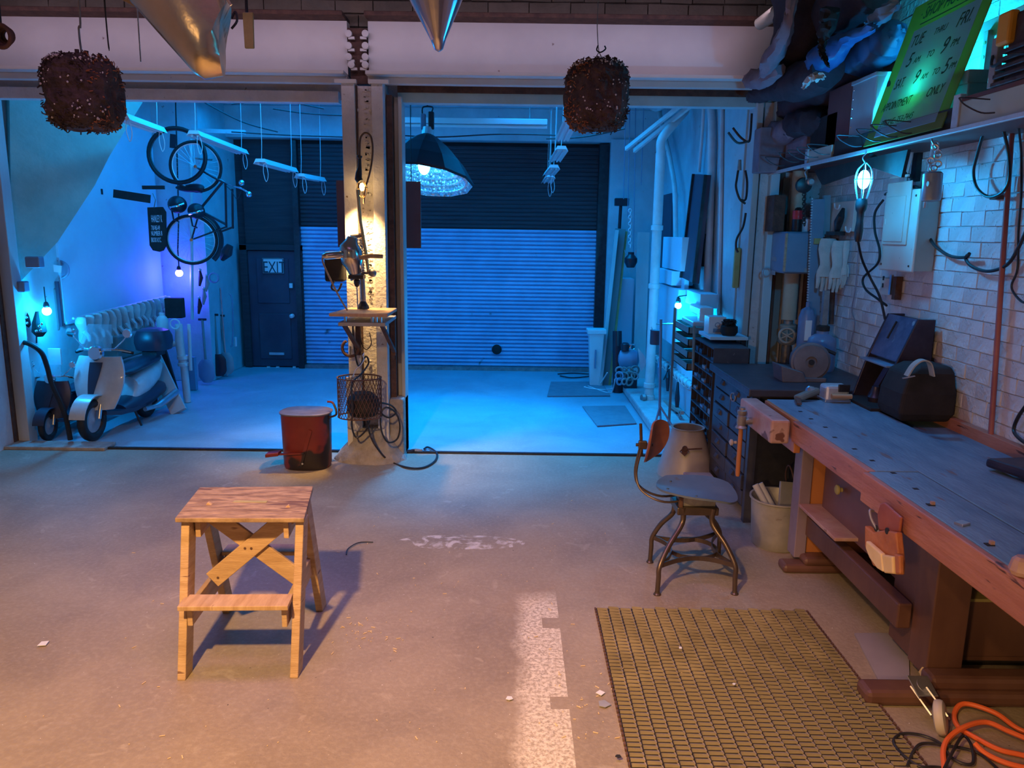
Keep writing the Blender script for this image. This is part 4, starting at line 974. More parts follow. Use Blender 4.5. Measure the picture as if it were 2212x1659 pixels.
hg = tag(MB().tube(smoothpath([yp(762, 815, 6.36), yp(768, 800, 6.36), yp(780, 788, 6.36), yp(786, 776, 6.36), yp(784, 768, 6.36), yp(787, 762, 6.36)], 5), .004, 6).build('coat_hanger_hook', M_steel), 'bent white wire hook above the wire basket', 'hook')
cable('coiled_cord', 'black cord looped through and below the wire basket, dropping down the column', [yp(762, 690, 6.56), yp(764, 740, 6.56), yp(774, 790, 6.45), yp(790, 770, 6.42), yp(796, 785, 6.42), yp(780, 808, 6.36), yp(760, 830, 6.25), yp(762, 880, 6.22), yp(760, 920, 6.38), yp(770, 945, 6.4), yp(790, 930, 6.4), yp(800, 905, 6.35)], .008, M_black)
cable('coiled_cord', 'black cord hanging in wide loops at the right side of the column', [yp(824, 870, 6.42), yp(845, 876, 6.5), yp(856, 890, 6.52), yp(840, 902, 6.46), yp(824, 892, 6.42), yp(835, 880, 6.44), yp(855, 892, 6.5), yp(864, 920, 6.52), yp(858, 948, 6.5), yp(838, 955, 6.45), yp(824, 930, 6.42), yp(822, 890, 6.4)], .008, M_black)
cable('coiled_cord', 'thin black cord loop below the metal shelf on the column', [yp(778, 722, 6.6), yp(782, 745, 6.6), yp(792, 755, 6.6), yp(802, 742, 6.6), yp(798, 718, 6.6)], .004, M_black)
pl = thing('plug_cable', 'black cord running from the column foot across the floor to its plug', 'cord', gp(860, 990))
P = smoothpath([yp(792, 905, 6.40), yp(800, 940, 6.40), yp(815, 968, 6.36), gp(840, 995, .012), gp(880, 1010, .012), gp(915, 1010, .012), gp(940, 995, .012), gp(943, 978, .012), gp(925, 966, .012), gp(916, 970, .012)], 7)
MB().tube(P, .009, 8).build('cord', M_black, pl, smooth=True)
p = gp(912, 974, .014); MB().bar(p, p + V((-.07, -.02, .012)), .035, .03).build('plug', M_dull, pl, bevel=.006)
MB().bar(p + V((-.07, -.02, .012)), p + V((-.14, -.03, .0)), .02, .018).build('plug_tail', M_black, pl)
p = yp(798, 250, 6.6)

# ================================================================ RED STEP CAN
rc = thing('pedal_can', 'battered red and black oval waste can with a pedal beside the column', 'waste can', (-1.74, 6.42, 0))
c0 = V((-1.76, 6.42, 0)); a0, b0 = .205, .165
def oval(a, b_, z, n=32, p=2.6):
    out = []
    for i in range(n):
        t = 2 * pi * i / n; cs_, sn = math.cos(t), math.sin(t)
        out.append(c0 + V((a * math.copysign(abs(cs_) ** (2 / p), cs_), b_ * math.copysign(abs(sn) ** (2 / p), sn), z)))
    return out
def loft(b, rings):
    n = len(rings[0]); o = len(b.v); b.v += [p for r in rings for p in r]
    b.f += [(o + i * n + j, o + i * n + (j + 1) % n, o + (i + 1) * n + (j + 1) % n, o + (i + 1) * n + j) for i in range(len(rings) - 1) for j in range(n)]
    b.f += [tuple(o + j for j in range(n - 1, -1, -1)), tuple(o + (len(rings) - 1) * n + j for j in range(n))]
zt2 = .475
b = MB(); loft(b, [oval(a0 * .92, b0 * .92, 0), oval(a0 * .97, b0 * .97, .03), oval(a0 * 1.02, b0 * 1.02, zt2)]); b.build('can_body', M_cloth_r, rc, smooth=True)
b = MB(); R_ = [oval(a0 * 1.06, b0 * 1.06, zt2), oval(a0 * 1.08, b0 * 1.08, zt2 + .012), oval(a0 * 1.0, b0 * 1.0, zt2 + .020), oval(a0 * .5, b0 * .5, zt2 + .008)]
loft(b, R_); b.build('lid', mat('dull_can_lid', (.12, .10, .12), (.22, .18, .20), .45, .3, scale=5), rc, smooth=True)
MB().bar(c0 + V((-.02, -.172, .05)), c0 + V((.075, -.172, .36)), .030, .006).build('pedal_link', M_cloth_r, rc)
MB().bar(c0 + V((.02, -.178, .165)), c0 + V((-.20, -.175, .150)), .030, .012, (0, 1, 0)).build('pedal_arm', M_cloth_r, rc)
MB().hexa([c0 + V(k) for k in ((-.30, -.22, .13), (-.19, -.22, .145), (-.19, -.12, .145), (-.30, -.12, .13), (-.30, -.22, .16), (-.19, -.22, .175), (-.19, -.12, .175), (-.30, -.12, .16))]).build('pedal', M_cloth_r, rc, bevel=.006)
MB().lathe([(.010, 0), (.008, .006)], c0 + V((.0, -.176, .07)), (0, -1, 0), 10).build('pivot_screw', M_steel, rc)
MB().tube(smoothpath([c0 + V((.20, -.05, zt2 - .03)), c0 + V((.27, -.05, zt2)), c0 + V((.24, -.03, zt2 + .09)), c0 + V((.19, -.02, zt2 + .10))], 4), .009, 6).build('lid_lever', M_cloth_r, rc)

# ================================================================ HUNG FROM THE CEILING
def root_basket(name, label, c, rx, rz, seed, orange_side):
    r = random.Random(seed)
    t = thing(name, label, 'hanging basket', c + V((0, 0, -rz)))
    def f(u, v):
        th = v * pi; ph = u * 2 * pi
        sz = math.copysign(abs(math.cos(th)) ** .65, math.cos(th)); sr = math.sin(th) ** .45 if 0 < th < pi else 0
        n = 1 + .05 * math.sin(5 * ph + 3 * th) + r.uniform(-.045, .045)
        if v in (0.0, 1.0): n = 1; sr = .0
        return c + V((rx * sr * math.cos(ph) * n, rx * sr * math.sin(ph) * n, rz * sz * (1 + .03 * math.sin(3 * ph))))
    b = MB(); nu, nv = 44, 26; ring = []
    for j in range(nv + 1):
        for i in range(nu): ring.append(f(i / nu, j / nv))
    b.add(ring, [(j * nu + i, (j + 1) * nu + i, (j + 1) * nu + (i + 1) % nu, j * nu + (i + 1) % nu) for j in range(nv) for i in range(nu)])
    b.build('root_ball', M_root, t)
    s_ = MB(); o_ = MB(); g_ = MB()
    for _ in range(700):
        ph = r.uniform(0, 2 * pi); th = r.uniform(.25, 2.9)
        sr = math.sin(th) ** .45; p = c + V((rx * sr * math.cos(ph), rx * sr * math.sin(ph), rz * math.copysign(abs(math.cos(th)) ** .65, math.cos(th))))
        nrm = (p - c).normalized(); tn = nrm.orthogonal().normalized(); tn = Matrix.Rotation(r.uniform(0, 2 * pi), 3, nrm) @ tn
        L = r.uniform(.008, .030)
        P = [p + nrm * -.004, p + nrm * r.uniform(.004, .012) + tn * L * .5, p + nrm * r.uniform(-.002, .016) + tn * L]
        (o_ if (orange_side and math.cos(ph) < -.35 and r.random() < .8) or (not orange_side and math.cos(ph) > .55 and r.random() < .5) else s_).tube(P, r.uniform(.0015, .004), 4)
    tag(s_.build('dry_roots', M_root, t), kind='stuff')
    if o_.v: tag(o_.build('orange_roots', M_root2, t), kind='stuff')
    for _ in range(110):
        ph = r.uniform(-2.7, -.4); th = r.choice((r.uniform(.55, .9), r.uniform(1.2, 2.3)))
        sr = math.sin(th) ** .45; p = c + V((rx * sr * math.cos(ph), rx * sr * math.sin(ph), rz * math.copysign(abs(math.cos(th)) ** .65, math.cos(th)))) * 1.0
        p = c + (p - c) * 1.03
        g_.ball(p, r.uniform(.0025, .0065), 6, 4)
    tag(g_.build('pale_grit', M_vermi, t), kind='stuff')
    for k in range(7):
        ph = r.uniform(0, 2 * pi); a = c + V((rx * .5 * math.cos(ph), rx * .5 * math.sin(ph), rz * .95))
        tx = a + V((r.uniform(-.03, .03), 0, r.uniform(.01, .03)))
        MB().bar(a, tx, .02, .008).build('bark_scrap', M_root, t)
    return t
c1 = yp(180, 203, 4.4); rb = root_basket('root_basket', 'brown block of dried roots hanging by a twisted wire at the upper left', c1, .195, .19, 3, False)
q1 = yp(170, 0, 4.4); 
b = MB(); P1 = [yp(168, -60, 4.4), yp(172, 20, 4.4), yp(170, 60, 4.4), yp(176, 112, 4.4), yp(182, 118, 4.4), yp(186, 135, 4.4)]
P1[0] = V((P1[0].x, 4.4, ZC)); b.tube(smoothpath(P1, 5), .006, 6); tag(b.build('twisted_wire', M_dull), 'twisted wire holding the left root basket', 'wire')
c2 = yp(1289, 208, 4.8); root_basket('root_basket', 'round clump of dried roots with an orange side hanging right of the column', c2, .185, .195, 5, True)
b = MB(); P1 = [yp(1292, -40, 4.8), yp(1290, 60, 4.8), yp(1292, 100, 4.8), yp(1294, 114, 4.8)]; P1[0] = V((P1[0].x, 4.8, ZC)); b.tube(P1, .0025, 6)
tag(b.build('hanging_wire', M_dull), 'thin wire dropping to the hook of the right root basket', 'wire')
b = MB(); b.tube(smoothpath([yp(1292, 98, 4.8), yp(1289, 108, 4.8), yp(1297, 113, 4.8), yp(1308, 106, 4.8), yp(1306, 99, 4.8)], 5), .004, 6)
b.tube([yp(1294, 113, 4.8), yp(1281, 133, 4.8)], .0025, 5); b.tube([yp(1294, 113, 4.8), yp(1304, 132, 4.8)], .0025, 5)
tag(b.build('wire_hook', M_black), 'small black hook and wire fork on top of the right root basket', 'hook')

# foil duct (upper left) and blue cone (upper centre)
fd = thing('foil_funnel', 'shiny gold-lit metal duct end slanting down from the ceiling, left of the column', 'duct', yp(470, 125, 3.8))
A = yp(300, -150, 3.8); Bm = yp(405, -20, 3.8); C_ = yp(480, 105, 3.8)
axd = (C_ - A).normalized(); 
b = MB(); rings = []
sd = axd.cross(V((0, 1, 0))).normalized(); up = V((0, 1, 0))
for k, (t, r_) in enumerate(((0, .235), (.3, .225), (.6, .205), (.86, .175), (.94, .150), (1.0, .07))):
    cc_ = A + (C_ - A) * t; ring = []
    for j in range(28):
        an = 2 * pi * j / 28
        ring.append(cc_ + sd * r_ * math.cos(an) * (1 if t < .9 else 1) + up * r_ * .62 * math.sin(an) + axd * (.10 * math.cos(an) if t > .8 else 0) * (-1))
    rings.append(ring)
loft(b, rings); b.build('duct_body', M_foil, fd, smooth=True)
for t in (.55, .98):
    cc_ = A + (C_ - A) * t
b = MB(); b.tube([A + sd * .2 - up * .09, A + (C_ - A) * .85 + sd * .16 - up * .08], .006, 6); b.build('seam', M_foil, fd)
MB().tube(smoothpath([yp(500, 40, 3.9), yp(508, 25, 3.9), yp(512, 45, 3.9), yp(500, 62, 3.9)], 4), .006, 6).build('handle_loop', M_black, fd)
MB().cyl(A, V((A.x - .1, 3.8, ZC)), .02, n=8).build('hanger_strap', M_dull, fd)
fc2 = thing('inverted_cone', 'polished metal cone pointing down from the ceiling at the top centre', 'cone', yp(948, 112, 4.2))
T = yp(948, 112, 4.2); h = .60
b = MB(); nf = 28
prof = [(.004, 0), (.022, .012), (.040, .06), (.30, h - .02), (.31, h)]
b.lathe(prof, T, (-.05, .0, 1), nf); b.build('cone_shell', M_cone, fc2, smooth=True)
MB().bar(T + V((-.03, -.035, .05)), T + V((-.26, -.13, h)), .012, .006).build('seam_strip', M_alu, fc2)
MB().cyl(T + V((-.03, 0, h)), V((T.x - .03, 4.2, ZC)), .02, n=8).build('hanger_rod', M_dull, fc2)
ps = thing('wood_tag', 'yellowed wooden paddle hanging from a cord beside the shiny duct', 'paddle', yp(541, 106, 4.3))
MB().hexa([yp(528, 104, 4.3), yp(548, 104, 4.3), yp(548, 104, 4.3) + V((0, .02, 0)), yp(528, 104, 4.3) + V((0, .02, 0)), yp(523, 26, 4.3), yp(546, 26, 4.3), yp(546, 26, 4.3) + V((0, .02, 0)), yp(523, 26, 4.3) + V((0, .02, 0))]).build('paddle', M_yell, ps, bevel=.005)
p = yp(533, 26, 4.31); MB().cyl(p, V((p.x, p.y, ZC)), .008, n=6).build('cord', M_black, ps)
pcn = thing('pull_chain', 'fine bead pull chain hanging below the shiny duct', 'chain', yp(300, 120, 4.6))
p0_, p1_ = yp(296, 12, 4.6), yp(304, 132, 4.6)
b = MB()
for i in range(46): b.ball(p0_ + (p1_ - p0_) * i / 45, .0045, 6, 4)
b.tube([V((p0_.x, 4.6, ZC)), p0_], .002, 4); tag(b.build('beads', M_steel, pcn), kind='stuff')
p = yp(299, 10, 4.6); MB().bar(p + V((-.12, 0, .06)), p + V((.0, 0, .0)), .04, .02).build('chain_end_block', M_wood, pcn)
b = MB(); P1 = [yp(224, -30, 4.5), yp(228, 30, 4.5), yp(236, 110, 4.5)]; P1[0].z = ZC; b.tube(smoothpath(P1, 5), [.006] * 5 + [.004] * 5 + [.002]); tag(b.build('dark_cord_end', M_black), 'short dark cord dangling right of the left root basket', 'cord')
b = MB(); 
for k in range(4): b.torus(yp(2, 78, 4.2) + V((0, .02 * k, .005 * k)), .055 - .008 * k, .010, (.2, 1, .1), 24, 8)
tag(b.build('rope_coil', M_rust), 'brown coil of hose at the left edge of the picture near the ceiling', 'coil')
p = yp(2, 55, 4.2); tag(MB().cyl(p, V((p.x, p.y + .03, ZC)), .006, n=6).build('coil_hook', M_black), 'hook rod that holds the brown coil at the left edge', 'hook')

# ================================================================ RIGHT WALL: SHELF AND WHAT IT CARRIES
XS = 2.2; ZS = 2.55
sf = thing('high_shelf', 'long high wall shelf with a bright metal front edge and wire hooks', 'shelf', (2.4, 4.6, ZS))
MB().box(XS, 2.64, 2.9, 7.0, ZS, ZS + .02).build('shelf_board', M_maroon, sf)
MB().box(XS - .012, XS + .008, 2.9, 3.98, ZS - .015, ZS + .115).build('front_rail', mat('pale_teal_rail', (.42, .55, .50), (.50, .63, .58), .4, scale=2), sf, bevel=.004)
MB().box(XS - .030, XS - .010, 2.9, 6.92, ZS - .03, ZS - .005).build('bright_edge', M_alu, sf, bevel=.003)
MB().box(XS - .012, XS + .008, 4.04, 5.5, ZS - .015, ZS + .10).build('front_rail', M_blackm, sf, bevel=.003)
MB().box(XS - .012, XS + .008, 5.54, 6.0, ZS - .015, ZS + .085).build('front_rail', MATS['pale_teal_rail'], sf, bevel=.003)
MB().box(XS - .012, XS + .008, 6.0, 6.92, ZS - .015, ZS + .08).build('front_rail', M_dkwall, sf, bevel=.003)
MB().box(XS - .02, XS + .01, 3.98, 4.04, ZS - .02, ZS + .155).build('rail_joint', M_alu, sf, bevel=.003)
MB().box(XS - .022, XS + .008, 5.96, 6.01, ZS - .045, ZS + .10).build('rail_joint', M_alu, sf, bevel=.003)
MB().box(XS, 2.64, 2.9, 2.95, ZS + .115, ZS + .14).build('top_lip', M_maroon, sf)
MB().box(XS - .01, XS + .02, 2.9, 4.0, ZS + .115, ZS + .135).build('top_lip', M_maroon, sf)
for y in (3.55, 5.2):
    MB().box(2.60, 2.636, y - .03, y + .03, ZS - .18, ZS).build('bracket', M_black, sf)
    MB().bar((2.61, y, ZS - .16), (2.3, y, ZS - .01), .02, .02).build('bracket_arm', M_black, sf)
wb_ = lambda a, c: xp(a, c, XS - .05)
for (ax_, ay_, bx_, by_) in ((1868, 285, 1925, 342), (1893, 280, 1958, 330), (1795, 298, 1850, 330), (1825, 280, 1895, 320), (1850, 274, 1930, 312), (1752, 318, 1782, 345), (1685, 350, 1715, 385), (1700, 358, 1735, 388), (1720, 345, 1755, 382), (1660, 352, 1685, 380), (2083, 175, 2135, 240)):
    y_ = wb_(bx_, by_).y
    root_ = V((XS - .012, y_, ZS + .02))
    p0_ = wb_(bx_, by_); p0_ = V((XS - .02, y_, ZS + .02)); tip = xp(ax_, ay_, XS - .20)
    mid = V((tip.x + .01, (tip.y + y_) / 2, max(ZS, tip.z - .06)))
    P = smoothpath([p0_, V((XS - .08, y_ + .005, ZS + .02)), V((XS - .14, y_ + .03, ZS + .055)), V((XS - .165, y_ + .035, ZS + .08)), V((XS - .155, y_ + .04, ZS + .09)), V((XS - .02, y_ + .05, ZS + .085))], 4)
    MB().tube(P, .0035, 6).build('wire_hook', M_cab, sf)
# upper shelf and perforated upright
us = thing('upper_shelf', 'blue-lit upper metal shelf on a perforated upright, in the top right corner', 'shelf', (2.45, 3.7, 3.0))
MB().box(2.46, 2.64, 3.0, 4.35, 3.06, 3.085).build('shelf_plate', M_grey, us, bevel=.004)
MB().box(2.445, 2.462, 3.0, 4.35, 3.03, 3.12).build('shelf_edge', M_grey, us, bevel=.004)
ux, uy = 2.44, xp(2128, 150, 2.44).y
MB().box(ux - .018, ux + .018, uy - .02, uy + .02, ZS + .02, 3.06).build('upright', M_grey, us, bevel=.003)
for k in range(6): MB().lathe([(.009, 0), (.009, .002)], (ux - .018, uy, ZS + .1 + k * .07), (-1, 0, 0), 8).build('slot', M_steel, us)
# shop hours sign
M_sgn = bpy.data.materials.new('sign_acrylic'); M_sgn.use_nodes = True
nb = M_sgn.node_tree.nodes['Principled BSDF']; nb.inputs['Base Color'].default_value = (.62, .92, .55, 1); nb.inputs['Roughness'].default_value = .4
def acrylic(name, c):
    m = bpy.data.materials.new(name); m.use_nodes = True; nt = m.node_tree; n = nt.nodes; b_ = n['Principled BSDF']
    b_.inputs['Base Color'].default_value = (*c, 1); b_.inputs['Roughness'].default_value = .35
    tr = n.new('ShaderNodeBsdfTranslucent'); tr.inputs[0].default_value = (*c, 1); ms_ = n.new('ShaderNodeMixShader'); ms_.inputs[0].default_value = .55
    nt.links.new(b_.outputs[0], ms_.inputs[1]); nt.links.new(tr.outputs[0], ms_.inputs[2]); nt.links.new(ms_.outputs[0], n['Material Output'].inputs[0]); return m
M_in = acrylic('sign_face', (.42, .74, .98)); M_bd = acrylic('sign_border', (.26, .44, .13))
TL, TR, BRr, BLl = xp(1930, 10, 2.42), xp(2100, -62, 2.42), xp(2037, 222, 2.16), xp(1866, 287, 2.16)
sg = thing('hours_sign', 'green-edged SHOP HOURS sign leaning on the high wall shelf, lit from behind', 'sign', (TL + TR + BRr + BLl) / 4 - V((0, 0, .3)))
# frame of the sign: x runs along the wall toward the camera, y up the board
BLl = V((2.165, BLl.y, ZS + .01)); BRr = V((2.165, BRr.y, ZS + .01))
yw = BRr.y - BLl.y; sx_ = V((0, -1, 0)); W = abs(yw)
upv = ((TL + TR) / 2 - (BLl + BRr) / 2); upv.y = 0; upv.normalize()
Hs = 0.84
shift = (TL.y - BLl.y)
O = BLl
def sp_(u, v, d=0):
    nrm = sx_.cross(upv).normalized()
    return O + sx_ * (u * W) + upv * (v * Hs) + nrm * d
def spanel(u0, u1, v0, v1, d0, d1, nm, m):
    b = MB(); b.hexa([sp_(u0, v0, d0), sp_(u1, v0, d0), sp_(u1, v0, d1), sp_(u0, v0, d1), sp_(u0, v1, d0), sp_(u1, v1, d0), sp_(u1, v1, d1), sp_(u0, v1, d1)])
    return b.build(nm, m, sg)
nrmdir = sx_.cross(upv).normalized()
FS = 1 if nrmdir.x < 0 else -1
spanel(0, 1, 0, 1, 0, -FS * .006, 'border', M_bd)
spanel(.13, .90, .05, .80, 0, FS * .002, 'face', M_in)
for v_ in (.83, .965): spanel(.18, .86, v_, v_ + .006, 0, FS * .002, 'rule', M_ink)
M_gi = mat('sign_ink', (.01, .07, .07), None, .6)
def stext(s, u, v, size, sx=1.0, sh=.25):
    text_mesh('lettering', s, M_gi, sg, sp_(u, v, FS * .003), sx_, upv, size, .0008, shear=sh, sx=sx)
stext('· SHOP HOURS', .14, .865, .098, .80)
stext('TUE', .16, .675, .095, .80); stext('THRU', .44, .69, .052, .95); stext('FRI.', .70, .67, .105, .85)
stext('5', .20, .53, .115); stext('AM.', .30, .535, .048); stext('TO', .46, .535, .052); stext('9', .62, .52, .125); stext('PM.', .73, .54, .055)
stext('SAT.', .15, .385, .085, .72); stext('9', .40, .375, .11); stext('AM.', .50, .385, .045); stext('TO', .63, .385, .05); stext('5', .74, .37, .115); stext('PM.', .82, .385, .045)
stext('APPOINTMENT', .09, .235, .070, .72); stext('ONLY', .66, .24, .072, .85)
stext('PHONE: 753-7445', .16, .12, .052, .95)
p = sp_(.04, .45, FS * .002); MB().lathe([(.0, 0), (.022, 0), (.022, .002)], p, (-1, 0, 0), 14).build('sticker', M_blackm, sg)
# bulb behind the sign
bl = thing('shelf_bulb', 'bare blue bulb burning on the shelf behind the SHOP HOURS sign', 'lamp', V((2.36, (BLl.y + BRr.y) / 2 - .05, ZS + .02)))
pb = V((2.36, BLl.y - W * .47, ZS + .26))
MB().lathe([(.04, 0), (.04, .02), (.02, .04), (.02, .19)], V((pb.x, pb.y, ZS + .02)), n=14).build('holder', M_black, bl)
MB().ball(pb, (.035, .035, .045)).build('bulb', M_bulbb, bl, smooth=True)
# boxes on the shelf
def sbox(name, label, cat, ya, yb, x0_, x1_, h, m, z=ZS + .02, bev=.006):
    return tag(MB().box(x0_, x1_, min(ya, yb), max(ya, yb), z, z + h).build(name, m, None, bevel=bev), label, cat)
Ysf = lambda px, X=2.24: xp(px, 260, X).y
tc = thing('riveted_case', 'pale riveted metal case on the high shelf left of the sign', 'case', V((2.4, 5.1, ZS + .02)))
ya, yb = Ysf(1838), Ysf(1888)
MB().box(2.23, 2.6, yb, ya, ZS + .02, ZS + .46).build('case_body', mat('pale_blue_case', (.34, .44, .48), (.42, .52, .56), .4, .3, scale=3), tc, bevel=.01)
for k in range(7): MB().lathe([(.008, 0), (.006, .005)], (2.23, ya - .03, ZS + .06 + k * .058), (-1, 0, 0), 8).build('rivet', M_steel, tc)
MB().box(2.222, 2.6, yb - .004, ya + .004, ZS + .44, ZS + .465).build('case_lid', MATS['pale_blue_case'], tc, bevel=.004)
sbox('maroon_box', 'dark maroon box with a scuffed front on the high shelf, beside the pale riveted case', 'box', Ysf(1786), Ysf(1835), 2.24, 2.58, .46, M_maroon)
tb = thing('metal_toolbox', 'green-grey metal box on the high shelf right of the sign', 'box', V((2.4, 4.2, ZS + .02)))
ya, yb = Ysf(2036), Ysf(2074)
MB().box(2.26, 2.6, yb, ya, ZS + .02, ZS + .27).build('box_body', mat('green_grey_box', (.16, .26, .26), (.24, .34, .33), .45, .3, scale=5), tb, bevel=.006)
MB().box(2.252, 2.6, yb - .004, ya + .004, ZS + .22, ZS + .285).build('box_lid', MATS['green_grey_box'], tb, bevel=.004)
sbox('dark_crate', 'dark open carton at the far end of the high shelf behind the hooks', 'carton', 5.62, 6.1, 2.24, 2.6, .30, M_blackm)
sbox('cloth_bundle', 'mauve-grey folded cloth bundle on the high shelf above the column of pipes', 'bundle', 6.14, 6.62, 2.22, 2.56, .22, M_fab2, bev=.05)
tag(MB().box(2.02, 2.26, 6.62, 6.80, ZS - .02, ZS + .34).build('pale_carton', M_fab2, None, bevel=.01), 'pale square-cornered carton hanging over the jamb at the far end of the shelf', 'carton')
# engine-like part, yellow bottle at the right end
en = thing('machine_part', 'dark cast machine part with wires at the right end of the high shelf', 'machine', V((2.4, 3.6, ZS + .1)))
Mn = mat('oily_iron', (.05, .035, .04), (.11, .08, .08), .6, .4, scale=8, bump=.3)
ye = Ysf(2145); MB().box(2.20, 2.5, ye - .42, ye - .10, ZS + .137, ZS + .44).build('casing', Mn, en, bevel=.015)
for k in range(5): MB().box(2.18, 2.5, ye - .44, ye - .04 - .012 * k, ZS + .137 + k * .034, ZS + .137 + k * .034 + .02).build('cooling_plate', Mn, en, bevel=.004)
MB().lathe([(.05, 0), (.05, .1), (.03, .12)], (2.32, ye - .07, ZS + .30), n=14).build('knob_cap', Mn, en)
MB().box(2.19, 2.22, ye - .05, ye + .00, ZS + .14, ZS + .36).build('terminal_strip', M_grey, en, bevel=.004)
MB().cyl(V((2.3, ye - .12, ZS + .42)), V((2.3, ye - .12, ZS + .52)), .008, n=6).build('rod', Mn, en)
MB().tube(smoothpath([V((2.19, ye - .02, ZS + .28)), V((2.15, ye - .1, ZS + .22)), V((2.15, ye - .25, ZS + .24)), V((2.2, ye - .4, ZS + .2))], 5), .007, 6).build('wire', M_black, en)
tag(MB().box(2.17, 2.215, ye - .15, ye - .055, ZS + .31, ZS + .45).build('yellow_case', mat('yellow_plastic', (.75, .36, .03), (.82, .42, .05), .4, scale=4), None, bevel=.012), 'small orange-yellow case on the dark machine at the right end of the shelf', 'case')

# dark cloths and rolls piled over the shelf, up to the ceiling
def lump(name, label, cat, pts, r, m, n=14, flat=.8, seed=1, group=None):
    rr = random.Random(seed); P = smoothpath(pts, 5); R_ = []
    for i in range(len(P)):
        t = i / (len(P) - 1) * (len(r) - 1); k = min(int(t), len(r) - 2); R_.append((r[k] + (r[k + 1] - r[k]) * (t - k)) * rr.uniform(.93, 1.07))
    b = MB(); b.tube(P, R_, n)
    for v in b.v: v += V((rr.uniform(-.012, .012), rr.uniform(-.012, .012), rr.uniform(-.012, .012)))
    return tag(b.build(name, m, None, smooth=True), label, cat, group)
S_ = lambda a, c, X=2.0: xp(a, c, X)
E0 = .03
lump('rolled_cloth', 'long dark rolled cloth slanting up from the shelf end toward the ceiling', 'cloth', [S_(1655, 205, 2.1), S_(1690, 160, 2.08), S_(1725, 80, 2.05), S_(1740, 0, 2.05), S_(1745, -70, 2.05)], [E0, .13, .19, .22, .24], M_fab, seed=2)
lump('mauve_cloth', 'mauve-grey cloth fold hanging at the left edge of the dark pile', 'cloth', [S_(1645, 175, 1.84), S_(1665, 130, 1.82), S_(1690, 85, 1.80), S_(1706, 30, 1.80), S_(1712, -30, 1.80)], [.02, .07, .055, .03, .035], M_fab2, seed=3)
lump('mauve_cloth', 'mauve-grey cloth knot drooping over the opening, lowest left in the pile', 'cloth', [S_(1612, 172, 1.84), S_(1630, 172, 1.84), S_(1655, 165, 1.86), S_(1685, 150, 1.9)], [.02, .08, .07, .04], M_fab2, seed=13)
lump('dark_bundle', 'dark bundle with curled edge nosing out over the opening below the mauve knot', 'bundle', [S_(1618, 212, 1.92), S_(1632, 205, 1.92), S_(1665, 195, 1.98), S_(1720, 180, 2.05), S_(1790, 150, 2.1)], [.015, .06, .08, .13, .12], M_fab, seed=4)
lump('dark_bundle', 'bulky dark bundle lying on the boxes under the blue tarpaulin', 'bundle', [S_(1690, 245, 2.25), S_(1730, 215, 2.28), S_(1800, 175, 2.34), S_(1870, 140, 2.38), S_(1900, 120, 2.4)], [.05, .15, .16, .12, .03], M_fab, seed=5)
lump('dark_roll', 'thick dark roll along the ceiling between slanting roll and sign', 'cloth', [S_(1765, 70, 2.2), S_(1800, 30, 2.2), S_(1850, -10, 2.22), S_(1900, -50, 2.25)], [E0, .17, .21, .2], M_fab, seed=6)
lump('cloth_tongue', 'black cloth tongue hanging in front of the blue tarpaulin', 'cloth', [S_(1795, 20, 1.95), S_(1785, 60, 1.95), S_(1776, 95, 1.95), S_(1777, 120, 1.95), S_(1790, 142, 1.95)], [.06, .05, .022, .012, .004], M_blackm, seed=7)
lump('grey_bundle', 'grey folded cloth at the far shelf end beside the jamb', 'bundle', [S_(1655, 300, 2.2), S_(1670, 292, 2.2), S_(1700, 285, 2.2), S_(1715, 285, 2.2)], [.02, .10, .10, .02], M_fab2, seed=8)
lump('grey_bundle', 'second dark folded cloth under the bulky bundle', 'bundle', [S_(1700, 285, 2.24), S_(1720, 270, 2.24), S_(1760, 262, 2.26), S_(1778, 262, 2.26)], [.02, .11, .11, .02], M_fab, seed=18)
lump('blue_tarpaulin', 'crumpled bright blue tarpaulin in the dark pile on the shelf', 'tarpaulin', [S_(1748, 150, 2.08), S_(1765, 135, 2.06), S_(1795, 115, 2.06), S_(1830, 85, 2.1), S_(1890, 58, 2.15)], [.02, .085, .10, .05, .02], M_tarp, seed=9)
lump('dark_blue_sack', 'smooth dark blue sack swelling behind the left edge of the sign', 'sack', [S_(1835, 150, 2.32), S_(1855, 130, 2.33), S_(1890, 105, 2.34), S_(1925, 80, 2.36), S_(1940, 70, 2.37)], [.03, .12, .14, .12, .03], mat('dark_blue_sack', (.02, .07, .16), (.03, .10, .22), .6, scale=3), seed=10)
lump('pale_rag', 'pale grey rag tucked under the blue tarpaulin', 'rag', [S_(1736, 190, 1.95), S_(1750, 172, 1.92), S_(1765, 166, 1.92), S_(1780, 166, 1.96)], [.010, .022, .026, .008], M_glove, seed=11)
lump('wrapped_bundle', 'glossy wrapped bundle at the top of the pile left of the sign', 'bundle', [S_(1870, 55, 2.2), S_(1885, 46, 2.2), S_(1910, 28, 2.2), S_(1940, 8, 2.25)], [.01, .035, .05, .02], M_grbl, seed=12)
tag(MB().tube([yp(1640, 52, 6.3), yp(1700, 12, 6.0), yp(1745, -25, 5.7)], [.045, .06, .06], 14).build('ceiling_pipe', M_pipey, smooth=True), 'pale pipe slanting up to the ceiling left of the dark pile', 'pipe')

